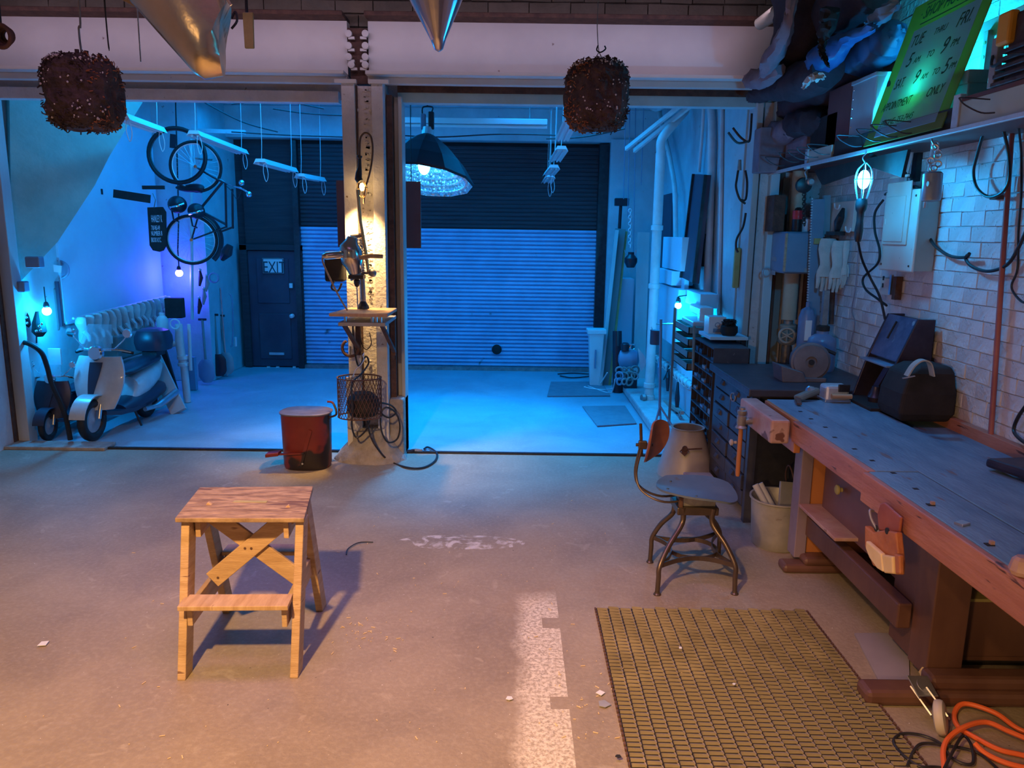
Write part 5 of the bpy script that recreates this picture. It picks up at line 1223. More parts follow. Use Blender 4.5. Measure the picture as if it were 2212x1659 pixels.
# ================================================================ RIGHT WALL BELOW THE SHELF
XW = 2.63
hl = thing('caged_lamp', 'blue caged hand lamp burning under the high shelf, hung by a hook', 'lamp', xp(1866, 500, 2.2))
L0 = xp(1866, 388, 2.17)
MB().ball(L0, (.036, .036, .058)).build('bulb', M_bulbb, hl, smooth=True)
zz = V((0, 0, 1))
for k in range(6):
    an = 2 * pi * k / 6; o = V((math.cos(an), math.sin(an), 0))
    MB().tube(smoothpath([L0 + zz * .10 + o * .006, L0 + zz * .06 + o * .045, L0 + o * .055, L0 - zz * .06 + o * .045, L0 - zz * .12 + o * .030], 4), .003, 5).build('cage_wire', M_steel, hl)
MB().torus(L0, .055, .003, (0, 0, 1), 24, 5).build('cage_ring', M_steel, hl)
MB().lathe([(.03, .035), (.036, 0), (.032, -.03), (.022, -.05), (.02, -.10), (.026, -.16), (.022, -.21), (.016, -.23)], L0 - zz * .15, n=16).build('handle', M_black, hl, smooth=True)
MB().tube(smoothpath([L0 + zz * .10, L0 + zz * .13 + V((-.02, 0, 0)), L0 + zz * .16, L0 + zz * .155 + V((.015, .01, .02)), V((2.185, L0.y, 2.545))], 5), .004, 6).build('hook', M_steel, hl)
zb_ = L0.z - .37
MB().tube(smoothpath([V((L0.x, L0.y, zb_)), xp(1862, 560, 2.25), xp(1880, 600, 2.35), xp(1900, 640, 2.38), xp(1912, 690, 2.4)], 6), .008, 8).build('lamp_cord', M_rubber, hl, smooth=True)
cable('power_cable', 'black cord curving from the beige panel down behind the dark stand', [xp(1908, 432, 2.5), xp(1890, 460, 2.48), xp(1890, 500, 2.48), xp(1900, 540, 2.48), xp(1895, 570, 2.48), xp(1865, 600, 2.48), xp(1870, 625, 2.48), xp(1895, 645, 2.48), xp(1915, 660, 2.46)], .008, M_rubber)
# beige breaker panel
bp_ = thing('breaker_panel', 'beige enamelled breaker panel with a small hinged door on the brick wall', 'electrical panel', xp(1945, 585, 2.6))
py0, py1 = xp(1978, 500, 2.5).y, xp(1908, 500, 2.5).y
pz1, pz0 = xp(1960, 414, 2.5).z, xp(1960, 585, 2.5).z
MB().box(2.515, 2.632, py0, py1, pz0, pz1).build('panel_box', mat('teal_grey_box', (.34, .42, .40), (.40, .48, .46), .5, scale=3), bp_)
MB().box(2.495, 2.515, py0 - .01, py1 + .01, pz0 - .01, pz1 + .012).build('cover', M_beige, bp_, bevel=.010)
dy0, dy1 = py0 + .13, py1 + .01 - .01
MB().box(2.484, 2.496, py0 + .085, py1 - .03, pz0 + .16, pz0 + .56).build('small_door', M_beige, bp_, bevel=.006)
MB().box(2.478, 2.486, py0 + .13, py1 - .05, pz0 + .18, pz0 + .47).build('inner_panel', M_beige, bp_, bevel=.004)
MB().box(2.480, 2.49, py0 + .13, py1 - .06, pz0 + .585, pz0 + .60).build('hinge', M_beige, bp_)
MB().box(2.475, 2.485, py1 - .065, py1 - .045, pz0 + .29, pz0 + .33).build('latch', M_beige, bp_, bevel=.002)
for y in (py0 + .03, py1 - .03):
    for z in (pz0 + .03, pz1 - .03): MB().lathe([(.008, 0), (.006, .005)], (2.495, y, z), (-1, 0, 0), 8).build('screw', M_rust, bp_)
cable('conduit', 'bent bright conduit running up from the breaker panel to the shelf', [xp(1957, 412, 2.56), xp(1958, 380, 2.56), xp(1967, 345, 2.56), xp(1972, 308, 2.56)], .012, M_alu, 'conduit')
cable('flexible_cable', 'dark cable lying over the top of the breaker panel', [xp(1912, 420, 2.52), xp(1935, 408, 2.5), xp(1960, 404, 2.5), xp(1985, 406, 2.53), xp(1992, 430, 2.6)], .009, M_black)
# silver cylinder hung below shelf
ff = thing('silver_canister', 'shiny silver canister hanging by chains below the high shelf', 'canister', xp(2010, 435, 2.3))
t0, t1 = xp(2016, 372, 2.3), xp(2011, 434, 2.3)
MB().lathe([(.045, 0), (.05, .01), (.05, (t0 - t1).length - .01), (.04, (t0 - t1).length)], t1, (t0 - t1), 20).build('canister_body', mat('satin_blue_silver', (.34, .46, .54), None, .3, .35), ff, smooth=True)
MB().tube([t0 + V((0, .05, -.19)), t0 + V((0, .04, .17))], .008, 8).build('side_pipe', M_alu, ff)
for k in range(7):
    p = t0 + V((random.uniform(-.02, .02), random.uniform(-.03, .03), .02 + k * .022)); MB().torus(p, .016, .005, (random.random(), random.random(), .4), 10, 5).build('chain_link', M_steel, ff)
MB().tube(smoothpath([t0 + V((0, 0, .13)), t0 + V((-.02, .02, .18)), t0 + V((0, 0, .21))], 4), .005, 6).build('hook', M_steel, ff)
MB().lathe([(.014, 0), (.014, .003)], xp(2005, 397, 2.245), (-1, 0, 0), 12).build('sticker', M_yell, ff)
# cables on the wall
cable('wall_cable', 'black cable hanging in a deep loop from the shelf, right of the silver canister', [xp(2128, 275, 2.5), xp(2112, 330, 2.55), xp(2103, 370, 2.57), xp(2110, 405, 2.57), xp(2135, 425, 2.57), xp(2165, 415, 2.57), xp(2180, 385, 2.57), xp(2178, 330, 2.57), xp(2165, 270, 2.5)], .0085, M_black)
cable('wall_cable', 'black cable swagged from the panel to the right edge of the picture', [xp(1992, 430, 2.6), xp(1996, 480, 2.6), xp(2015, 525, 2.6), xp(2050, 552, 2.6), xp(2085, 556, 2.6), xp(2094, 548, 2.58), xp(2086, 558, 2.6), xp(2100, 576, 2.6), xp(2135, 586, 2.6), xp(2175, 572, 2.6), xp(2200, 535, 2.6), xp(2225, 480, 2.58)], .0095, M_black)
cable('wall_cable', 'thin dark cable running down the brick wall at the far right', [xp(2200, 270, 2.5), xp(2206, 330, 2.6), xp(2206, 420, 2.6), xp(2200, 500, 2.6), xp(2198, 580, 2.6), xp(2185, 620, 2.6), xp(2205, 650, 2.6), xp(2225, 655, 2.6)], .006, M_black)
cable('tool_cable', 'black cable dropping to the clamp tool at the bench right edge', [xp(2225, 865, 2.6), xp(2200, 900, 2.6), xp(2190, 930, 2.6), xp(2205, 950, 2.55), xp(2230, 965, 2.5)], .009, M_black)
a, c = xp(2187, 262, 2.60), xp(2140, 943, 2.60)
tag(MB().tube([V((2.60, a.y, a.z)), V((2.60, c.y, c.z))], .014, 10).build('red_conduit', M_redpipe, smooth=True), 'thin reddish vertical pipe on the brick wall', 'pipe')
# outlet
ol = thing('wall_outlet', 'old outlet plate with a metal clip on the brick wall below the breaker panel', 'outlet', xp(1918, 640, 2.62))
p, q = xp(1906, 600, 2.61), xp(1930, 640, 2.61)
MB().box(2.60, 2.634, q.y, p.y, q.z, p.z).build('cover_plate', M_beige, ol, bevel=.003)
for z in (q.z + .05, q.z + .10): MB().box(2.598, 2.602, p.y - .05, p.y - .03, z, z + .03).build('socket', M_blackm, ol)
MB().box(2.585, 2.60, q.y + .005, q.y + .03, q.z + .01, p.z + .03).build('clip', M_steel, ol)
r_ = xp(1942, 600, 2.61); MB().box(2.59, 2.634, r_.y - .01, r_.y + .035, q.z - .02, p.z + .02).build('rust_bar', M_rust, ol)
cable('hanging_string', 'thin grey string hanging down the wall with a knot halfway', [xp(1855, 530, 2.55), xp(1848, 620, 2.58), xp(1840, 670, 2.6), xp(1846, 700, 2.6), xp(1833, 760, 2.6)], .004, M_fab2, 'string')
tag(MB().box(2.60, 2.634, xp(2168, 330, 2.6).y, xp(2150, 330, 2.6).y, xp(2160, 430, 2.6).z, xp(2160, 425, 2.6).z + .01).build('pipe_strap', M_rust), 'small rusty strap on the wall above the long swagged cable', 'strap')
# dark hood behind the lamp
P = [V((2.30, y, z)) for y, z in ((xp(1758, 372, 2.3).y, ZS - .04), (xp(1775, 400, 2.3).y, ZS - .16), (xp(1880, 395, 2.3).y, ZS - .10), (xp(1945, 400, 2.3).y, ZS - .19), (xp(1960, 330, 2.3).y, ZS - .035))]
tag(MB().prism(P, (.02, 0, 0)).build('dark_flap', M_blackm), 'dark torn sheet hanging under the shelf behind the blue lamp', 'sheet')

# frontal wall corner: pipes, enclosure, cans
YC = 6.70
C_p = lambda x, y, Y=YC: yp(x, y, Y)
eb = thing('grey_enclosure', 'blue-grey rounded metal enclosure box mounted in the corner beside the jamb', 'enclosure', C_p(1715, 598, 6.45))
e0, e1 = yp(1699, 500, 6.42), yp(1757, 592, 6.42)
MB().box(e0.x, e1.x, 6.42, 6.84, e1.z, e0.z).build('box_body', M_grbl, eb, bevel=.02, seg=3)
MB().box(e0.x + .005, e1.x - .005, 6.40, 6.425, e1.z + .01, e0.z - .01).build('cover', M_grbl, eb, bevel=.012)
MB().box(e0.x - .004, e0.x + .006, 6.395, 6.43, e1.z + .02, e0.z - .015).build('edge_strip', M_wood, eb)
for (px, py, Y) in ((1744, 584, 6.40),): MB().cb(yp(px, py, Y), (.05, .004, .035)).build('rating_label', M_grey, eb)
for (py,) in ((560,), (590,)): MB().cb(V((e0.x - .002, 6.66, yp(1685, py, 6.6).z)), (.004, .10, .035)).build('rating_label', M_grey, eb)
def can(name, label, px, pyb, pyt, Y, r, m, top):
    a_ = V((yp(px, pyb, Y).x, Y, e0.z)); h_ = (pyb - pyt) / 1700 * Y
    t = thing(name, label, 'can', a_)
    MB().lathe([(r * .96, 0), (r, .006), (r, h_ * .96), (r * .94, h_)], a_, n=18).build('can_body', m, t, smooth=True)
    MB().lathe([(r * .7, 0), (r * .6, h_ * .10), (r * .3, h_ * .14)], a_ + V((0, 0, h_)), n=14).build('can_top', top, t, smooth=True)
    return t
M_redc = mat('red_can_paint', (.55, .03, .05), (.65, .06, .08), .3)
tcan = can('spray_can', 'slim spray can with a red band on top of the blue-grey enclosure', 1721, 497, 452, 6.50, .042, M_black, M_blackm)
zc_ = e0.z; MB().lathe([(.0435, .10), (.0435, .17)], V((tcan.location.x, 6.50, zc_)), n=18, cap=False).build('red_band', M_redc, tcan, smooth=True)
can('paint_can', 'squat white and blue can beside the spray can on the enclosure', 1742, 497, 470, 6.52, .060, mat('white_blue_can', (.55, .58, .66), (.70, .72, .78), .35, scale=12, spots=(.10, .12, .30), spot_scale=9, spot_amt=.6), M_grey)
tag(MB().box(e0.x - .06, e0.x + .04, 6.60, 6.80, e0.z, e0.z + .30).build('brown_carton', M_rust, None, bevel=.005), 'tall brown carton standing behind the spray can on the enclosure', 'carton')
def vpipe(name, label, x, pya, pyb, Y, r, m, cat='pipe'):
    a_, c_ = yp(x, pya, Y), yp(x, pyb, Y); a_ = V((c_.x, Y, a_.z)); return tag(MB().tube([V((c_.x, Y, 0)), a_], r, 14).build(name, m, smooth=True), label, cat)
va = thing('wrapped_pipe', 'thick yellowish wrapped pipe with a valve in the corner below the enclosure', 'pipe', V((yp(1702, 750, 6.72).x, 6.72, .3)))
X0 = yp(1702, 700, 6.72).x
MB().cyl((X0, 6.72, yp(1700, 690, 6.72).z), (X0, 6.72, 2.55), .062, n=18).build('pipe_wrap', M_pipey, va, smooth=True)
MB().cyl((X0, 6.72, 0), (X0, 6.72, yp(1700, 690, 6.72).z), .04, n=16).build('lower_pipe', M_dull, va, smooth=True)
z_ = yp(1700, 715, 6.7).z
MB().lathe([(.06, 0), (.075, .02), (.075, .05), (.055, .06), (.055, .12), (.07, .14), (.07, .17), (.05, .18)], (X0, 6.72, z_ - .12), n=18).build('valve_body', M_galv, va, smooth=True)
MB().cyl((X0 - .02, 6.70, z_ - .02), (X0 - .06, 6.55, z_ - .02), .02, n=10).build('valve_stem', M_galv, va)
MB().torus((X0 - .065, 6.54, z_ - .02), .062, .012, (-.3, -1, 0), 24, 8).build('handwheel', M_galv, va)
for k in range(3):
    o = Matrix.Rotation(k * pi / 3, 3, V((-.3, -1, 0)).normalized()) @ V((0, 0, .06)); c_ = V((X0 - .065, 6.54, z_ - .02)); MB().cyl(c_ - o, c_ + o, .007, n=6).build('spoke', M_galv, va)
vpipe('steel_pipe', 'thin brown vertical pipe right of the wrapped pipe', 1722, 470, 820, 6.78, .02, M_rust)
vpipe('steel_pipe', 'thin grey vertical pipe close to the jamb, left of the wrapped pipe', 1684, 400, 800, 6.80, .022, M_dull)
tag(MB().box(yp(1676, 600, 6.83).x, yp(1690, 600, 6.83).x, 6.83, 6.855, .0, 2.5).build('blue_plank', M_tdeep), 'narrow blue-grey plank upright against the wall beside the jamb', 'plank')
# chain hoist
hc = thing('chain_hoist', 'dark chain block hanging under the shelf above the cans', 'hoist', yp(1738, 420, 6.3))
MB().lathe([(.03, -.03), (.06, -.02), (.06, .02), (.03, .03)], yp(1736, 400, 6.25), (0, 1, .1), 18).build('pulley', M_black, hc, smooth=True)
MB().lathe([(.02, -.03), (.03, -.02), (.03, .02), (.02, .03)], yp(1750, 392, 6.2), (0, 1, .1), 14).build('hook_block', M_steel, hc, smooth=True)
MB().tube(smoothpath([yp(1741, 392, 6.22), yp(1742, 382, 6.22), yp(1739, 372, 6.22), yp(1744, 364, 6.22), yp(1741, 355, 6.22)], 4), .006, 6).build('hook', M_steel, hc)
for k in range(16):
    p = yp(1737 + (k % 2), 410 + k * 5, 6.25); MB().torus(p, .014, .004, (1, 0, 0) if k % 2 else (0, 1, 0), 8, 4).build('chain_link', M_black, hc)
# long level / ruler, grey profile, mounted board and gloves on the wall at Xw
lv = thing('steel_rule', 'long toothed steel straightedge hanging vertically beside the enclosure', 'straightedge', xp(1755, 770, 2.5))
a_, c_ = yp(1768, 430, 6.34), yp(1752, 770, 6.34)
MB().bar(a_, c_, .10, .02, (1, 0, 0)).build('blade', M_grbl, lv, bevel=.002)
b = MB()
for k in range(60): b.cb(a_ + (c_ - a_) * (k / 60) + V((-.052, 0, 0)), (.008, .02, .012))
tag(b.build('teeth', M_alu, lv), kind='stuff')
p = yp(1768, 521, 6.32); MB().cb(p, (.07, .02, .045)).build('tape_label', M_yell, lv)
tag(MB().bar(yp(1786, 422, 6.40), yp(1783, 512, 6.40), .055, .03, (1, 0, 0)).build('grey_profile', mat('grey_blue_profile', (.26, .33, .38), (.31, .38, .43), .5), None), 'short grey-blue metal profile hanging right of the straightedge', 'profile')
wbd = thing('tool_plaque', 'beige wooden plaque with a dark mounted tool on the wall left of the blue lamp', 'plaque', xp(1820, 505, 2.6))
p, q = xp(1796, 438, 2.58), xp(1843, 500, 2.58)
MB().box(2.57, 2.63, q.y, p.y, q.z, p.z).build('plaque_board', M_beige, wbd, bevel=.004)
MB().tube([xp(1822, 450, 2.54), xp(1816, 468, 2.52), xp(1812, 478, 2.52), xp(1808, 500, 2.54)], [.012, .03, .035, .02], 10).build('tool_body', M_black, wbd, smooth=True)
for s in ((1808, 445), (1832, 495)):
    MB().tube(smoothpath([xp(s[0] - 5, s[1] - 6, 2.53), xp(s[0] - 4, s[1] + 4, 2.53), xp(s[0] + 3, s[1] + 6, 2.53), xp(s[0] + 6, s[1] - 3, 2.53)], 4), .006, 6).build('horn_hook', M_plast, wbd)
MB().box(2.50, 2.58, xp(1806, 502, 2.55).y - .1, xp(1798, 502, 2.55).y, q.z - .03, q.z + .0).build('bracket', M_black, wbd)
def glove(name, label, px, py, Y, w, L, seed, ang=0.0, group=None, cat='glove'):
    r = random.Random(seed); t = thing(name, label, cat, yp(px, py, Y) + V((0, 0, -L)), group)
    p = yp(px, py, Y)
    q = Matrix.Translation(p) @ Matrix.Rotation(ang, 4, 'Y')
    b = MB(); prof = [(.38, 0), (.46, .05), (.5, .2), (.36, .42), (.34, .5), (.48, .62), (.5, .72)]
    rings = []
    for (k, z) in prof: rings.append([q @ V((w * k * math.cos(t_ * pi / 6) * 1.0, w * .22 * math.sin(t_ * pi / 6), -L * z)) for t_ in range(12)])
    loft(b, rings); b.build('cuff', M_glove, t, smooth=True)
    for i in range(4):
        x = (-.36 + i * .24) * w; l = L * (.24 + .06 * (i in (1, 2)))
        MB().tube([q @ V((x, 0, -L * .68)), q @ V((x + .02 * w, .004, -L * .7 - l * .5)), q @ V((x, .012, -L * .7 - l))], [w * .13, w * .12, w * .08], 7).build('finger', M_glove, t, smooth=True)
    MB().tube([q @ V((w * .42, 0, -L * .5)), q @ V((w * .62, 0, -L * .62)), q @ V((w * .62, 0, -L * .76))], [w * .13, w * .12, w * .08], 7).build('thumb', M_glove, t, smooth=True)
    return t
glove('work_glove', 'pale leather work glove hanging open, left one of the pair by the straightedge', 1790, 515, 6.25, .15, .42, 3)
glove('work_glove', 'pale leather work glove with a grey band, right of the dark rod on the wall', 1814, 520, 6.1, .12, .40, 4)
glove('work_glove', 'narrow pale glove turned sideways, nearest the blue lamp cord', 1830, 520, 6.0, .05, .36, 5)
tag(MB().tube([yp(1806, 515, 6.28), yp(1800, 600, 6.28), yp(1795, 700, 6.28)], .022, 8).build('dark_rod', M_rust), 'dark knobbly rod hanging between the two work gloves', 'rod')
# red-blue extinguisher-like cylinder
xg = thing('blue_cylinder', 'slim blue gas cylinder with a pale label standing on the cabinet in the corner', 'cylinder', V((2.36, 6.12, cZ)))
xc_ = V((2.34, 6.12, cZ))
MB().lathe([(.055, 0), (.062, .01), (.062, .40), (.045, .46), (.015, .48), (.015, .52)], xc_, n=20).build('cylinder_body', M_jug, xg, smooth=True)
MB().box(xc_.x - .03, xc_.x + .02, xc_.y - .066, xc_.y - .058, cZ + .22, cZ + .38).build('label_plate', M_plast, xg)
# hook over jamb: forked bracket and hanging pliers
hk = thing('forked_bracket', 'black forked bracket reaching out of the jamb top into the garage', 'bracket', yp(1590, 310, 6.8))
B_ = lambda x, y: yp(x, y, 6.78)
for pts in ([B_(1624, 245), B_(1620, 300), B_(1612, 306), B_(1592, 308), B_(1573, 286)], [B_(1612, 306), B_(1598, 295), B_(1583, 276)]):
    MB().tube(smoothpath(pts, 4), .010, 7).build('prong', M_black, hk)
cb_ = thing('cable_shears', 'pair of long dark pliers hanging on the jamb below the shelf end', 'pliers', B_(1600, 440))
for pts in ([B_(1596, 360), B_(1592, 385), B_(1590, 405), B_(1598, 430), B_(1610, 440)], [B_(1610, 368), B_(1614, 395), B_(1611, 430), B_(1600, 432)]):
    MB().tube(smoothpath(pts, 4), .010, 7).build('plier_handle', M_black, cb_)
MB().tube([B_(1598, 345), B_(1597, 368)], [.014, .02], 8).build('plier_jaw', M_dull, cb_)
cable('jamb_cord', 'black cord hanging in the garage beside the jamb', [B_(1611, 460), B_(1605, 490), B_(1592, 515), B_(1590, 535), B_(1594, 545)], .010, M_black)
tag(MB().box(yp(1587, 540, 7.0).x, yp(1600, 540, 7.0).x, 6.98, 7.02, yp(1590, 622, 7.0).z, yp(1590, 535, 7.0).z).build('yellow_paddle', M_yell, None, bevel=.01), 'narrow yellowish paddle hanging in the garage beside the jamb', 'paddle')
tag(MB().torus(yp(1656, 588, 6.74), .035, .006, (0, 1, 0), 20, 6).build('latch_ring', M_steel), 'small metal latch ring on the white jamb board', 'latch')

# ================================================================ GARAGE: LAMPS
M_shade = mat('dark_lamp_shade', (.010, .012, .022), (.018, .02, .035), .5, .2, scale=5)
def pebble():
    m = bpy.data.materials.new('pebbled_reflector'); m.use_nodes = True; nt = m.node_tree; n = nt.nodes; b_ = n['Principled BSDF']
    b_.inputs['Base Color'].default_value = (.75, .8, .82, 1); b_.inputs['Metallic'].default_value = .75; b_.inputs['Roughness'].default_value = .32
    tc = n.new('ShaderNodeTexCoord'); v = n.new('ShaderNodeTexVoronoi'); v.inputs['Scale'].default_value = 26
    nt.links.new(tc.outputs['Object'], v.inputs['Vector']); bp = n.new('ShaderNodeBump'); bp.inputs['Strength'].default_value = .9; bp.inputs['Distance'].default_value = .03
    bp.invert = True
    nt.links.new(v.outputs['Distance'], bp.inputs['Height']); nt.links.new(bp.outputs[0], b_.inputs['Normal']); return m
M_peb = pebble()
pd = thing('pendant_lamp', 'large dark pendant lamp with a bright pebbled reflector, right of the column', 'lamp', yp(925, 420, 7.75))
pc_ = yp(912, 392, 7.75); axp = V((.10, .25, 1)).normalized(); q = V((0, 0, 1)).rotation_difference(axp).to_matrix().to_4x4(); q.translation = pc_
Rr = .50
o_prof = [(Rr, 0), (Rr * 1.02, .02), (Rr * .80, .18), (Rr * .52, .32), (Rr * .26, .42), (Rr * .13, .46)]
b = MB(); b.lathe(o_prof, n=12, cap=False); b.v = [q @ v for v in b.v]; b.build('shade', M_shade, pd)
b = MB(); b.lathe([(Rr * .99, .004), (Rr * .78, .15), (Rr * .50, .29), (Rr * .24, .39), (Rr * .10, .42)], n=12, cap=False); b.v = [q @ v for v in b.v]
for v in b.v: pass
b.build('reflector', M_peb, pd)
b = MB(); ctr = 0
for ring_, (r_, h_) in enumerate(((.93, .035), (.85, .095), (.77, .15), (.68, .20), (.59, .245), (.50, .285))):
    nn = int(64 * r_)
    for k in range(nn):
        an = 2 * pi * (k + .5 * (ring_ % 2)) / nn; b.ball((Rr * r_ * .93 * math.cos(an), Rr * r_ * .93 * math.sin(an), h_ - .004), (.024, .024, .012), 6, 4)
b.v = [q @ v for v in b.v]; tag(b.build('reflector_pebbles', mat('pebble_glass', (.8, .85, .85), None, .2, .6), pd, smooth=True), kind='stuff')
MB().ball(q @ V((0, 0, .16)), (.06, .06, .09)).build('bulb', M_bulbb2, pd, smooth=True)
MB().cyl(q @ V((0, 0, .24)), q @ V((0, 0, .44)), .035, n=12).build('socket', M_black, pd)
MB().cyl(q @ V((0, 0, .45)), q @ V((0, 0, .53)), .06, n=16).build('neck', M_alu, pd)
p = q @ V((0, 0, .53)); MB().cb(p + V((.03, -.02, .07)), (.055, .06, .17)).build('ballast_box', M_black, pd, bevel=.01)
MB().cb(p + V((-.05, .0, .06)), (.05, .06, .15)).build('wiring_box', M_grbl, pd, bevel=.01)
MB().tube(smoothpath([p + V((-.06, 0, .14)), p + V((-.05, 0, .2)), p + V((.04, 0, .2)), p + V((.03, 0, .15))], 4), .008, 6).build('hanger', M_black, pd)
MB().cyl(p + V((-.01, 0, .2)), V((p.x - .01, p.y, 3.7)), .008, n=6).build('suspension', M_black, pd)
def garage_bulb(name, label, p, m, en, colr, off, r=.035):
    t = thing(name, label, 'lamp', p)
    MB().ball(p, r).build('bulb', m, t, smooth=True)
    MB().lathe([(.02, 0), (.028, .02), (.02, .05), (.012, .06)], p + V((0, 0, r * .7)), n=12).build('socket', M_black, t)
    lamp(name + '_light', 'POINT', p + V(off), en, colr, .04)
    return t
g1 = garage_bulb('round_bulb', 'blue bulb glaring above the scooters, at the left edge of the garage', yp(101, 672, 7.35), M_bulbb2, 34, (0, .36, 1), (.05, -.05, -.06), .042)
MB().tube([yp(101, 665, 7.35), yp(97, 640, 7.35), yp(95, 620, 7.4)], .006, 6).build('lamp_cord', M_black, g1)
g2 = garage_bulb('round_bulb', 'violet-blue bulb hanging under the bicycle wheel', yp(387, 590, 9.88), M_bulbv, 13, VIOLET, (.0, .07, -.05), .045)
MB().tube([yp(387, 583, 9.88), yp(384, 540, 9.88), yp(386, 470, 9.88), V((yp(386, 300, 9.88).x, 9.88, 3.7))], .009, 6).build('lamp_cord', M_black, g2)
g3 = garage_bulb('round_bulb', 'blue bulb above the paper trays on the right side of the garage', yp(1465, 660, 8.0), M_bulbb2, 22, (0, .42, 1), (-.06, -.05, -.05), .035)
MB().tube(smoothpath([yp(1465, 652, 8.0), yp(1468, 640, 8.0), V((2.02, 8.05, yp(1468, 640, 8.0).z + .02))], 4), .006, 6).build('lamp_cord', M_black, g3)
lamp('hand_lamp_light', 'POINT', xp(1866, 388, 2.17) + V((-.075, -.04, -.02)), 24, CYAN, .04)
lamp('shelf_bulb_light', 'POINT', pb + V((-.07, 0, .02)), 46, (.01, .62, 1), .04)

def tube_light(label, a, c, group='fluorescent strips hung on strings', loops=True):
    t = thing('fluorescent_light', label, 'light fixture', (a + c) / 2, group)
    d = (c - a).normalized(); sd = d.cross(V((0, 0, 1))).normalized()
    b = MB(); up = sd.cross(d)
    n_ = 2; prof = [(-.075, -.02), (-.045, .035), (.045, .035), (.075, -.02), (.05, .0), (-.05, .0)]
    P = [a + sd * x + V((0, 0, z)) for x, z in prof]
    b.prism(P, c - a); b.build('reflector', M_plast, t)
    for s in (-.03, .03): MB().cyl(a + sd * s + d * .03 + V((0, 0, -.012)), c + sd * s - d * .03 + V((0, 0, -.012)), .013, n=10).build('tube', M_plast, t, smooth=True)
    for e_, k in ((a + d * .05, 1), (c - d * .05, -1)):
        top = V((e_.x + .02, e_.y, 3.7)); MB().tube([top, e_ + V((.01, 0, .2)), e_ + V((0, 0, .03))], .003, 4).build('string', M_plast, t)
        if loops: MB().tube(smoothpath([e_ + V((.04, -.02, .03)), e_ + V((.07, -.02, -.12)), e_ + V((.045, -.02, -.2)), e_ + V((.02, -.02, -.1)), e_ + V((.03, -.02, .0))], 4), .0035, 5).build('loose_string', M_plast, t)
    return t
tube_light('nearest hung fluorescent strip, partly behind the left root basket', xp(262, 253, -3.45), xp(345, 283, -3.45))
tube_light('hung fluorescent strip in front of the bicycles', xp(418, 289, -3.3), xp(525, 330, -3.3))
tube_light('hung fluorescent strip before the dark wall, third from the left', xp(562, 350, -2.7), xp(632, 369, -2.7))
tube_light('smallest hung fluorescent strip left of the column', xp(648, 381, -2.6), xp(694, 389, -2.6))
tube_light('nearest fluorescent strip of the right row, behind the right root basket', yp(1237, 250, 7.4), yp(1212, 302, 8.5), loops=False)
tube_light('second fluorescent strip of the right row, before the dark shutter', yp(1213, 322, 8.8), yp(1197, 347, 9.6), loops=False)
tube_light('third fluorescent strip of the right row, before the dark shutter', yp(1197, 362, 9.8), yp(1184, 378, 10.4), loops=False)
tube_light('last and lowest fluorescent strip of the right row', yp(1188, 382, 10.6), yp(1180, 394, 11.0))
wt = thing('fluorescent_batten', 'long fluorescent batten across the garage ceiling behind the pendant lamp', 'light fixture', yp(1020, 271, 9.1))
p, q2 = yp(850, 266, 9.1), yp(1182, 271, 9.1)
MB().box(p.x, q2.x, 9.05, 9.17, p.z - .0, p.z + .06).build('housing', M_plast, wt, bevel=.006); MB().cyl((p.x, 9.1, p.z - .02), (q2.x, 9.1, p.z - .02), .018, n=10).build('tube', M_plast, wt, smooth=True)
for x in (p.x + .2, q2.x - .2): MB().cyl((x, 9.1, p.z + .05), (x, 9.1, 3.7), .006, n=6).build('rod', M_dull, wt)
for i, pts in enumerate((((590, 235), (660, 245), (745, 250)), ((430, 215), (520, 262), (600, 285)), ((500, 285), (620, 292), (745, 296)), ((860, 292), (950, 296), (1080, 290), (1200, 292)), ((1180, 300), (1260, 296), (1350, 278)), ((500, 225), (600, 218), (700, 235)))):
    cable('ceiling_cable', ('thin dark cable sagging under the garage ceiling, ' + ('high left', 'slanting down on the left', 'above the dark left wall', 'behind the pendant lamp', 'at the far right', 'beside the smoke alarm')[i]), [yp(a_, c_, 9.7) for a_, c_ in pts], .008, M_black)
sd_ = yp(720, 237, 8.4); tag(MB().lathe([(.055, 0), (.06, .02), (.05, .045)], V((sd_.x, 8.4, 3.7)), (0, 0, -1), 20).build('smoke_detector', M_plast, smooth=True), 'small round smoke alarm on the garage ceiling left of the column', 'smoke alarm')

# ================================================================ GARAGE LEFT SIDE
# big white sheet on the left wall
P = [xp(125, 690, -4.6), xp(362, 630, -4.6), xp(346, 446, -4.6), xp(346, 300, -4.6)]
y0_, y1_ = xp(140, 690, -4.6).y, xp(352, 640, -4.6).y; z0_ = xp(150, 697, -4.6).z
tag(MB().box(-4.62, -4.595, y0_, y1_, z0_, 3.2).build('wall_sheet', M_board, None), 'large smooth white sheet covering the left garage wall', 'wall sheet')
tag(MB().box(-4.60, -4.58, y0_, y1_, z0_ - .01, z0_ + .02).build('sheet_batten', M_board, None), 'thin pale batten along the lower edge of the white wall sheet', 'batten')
for i, (a_, c_, w_, lb) in enumerate((((190, 414), (221, 414), .06, 'short dark strip high on the white sheet by the stair edge'), ((246, 418), (324, 430), .09, 'long dark strip high on the white wall sheet'), ((308, 405), (355, 405), .04, 'thin dark strip above the black name plate'))):
    p, q2 = yp(*a_, 8.8), yp(*c_, 8.8); tag(MB().bar(p, q2, .03, w_, (0, 1, 0)).build('dark_strip', M_blackm), lb, 'strip')
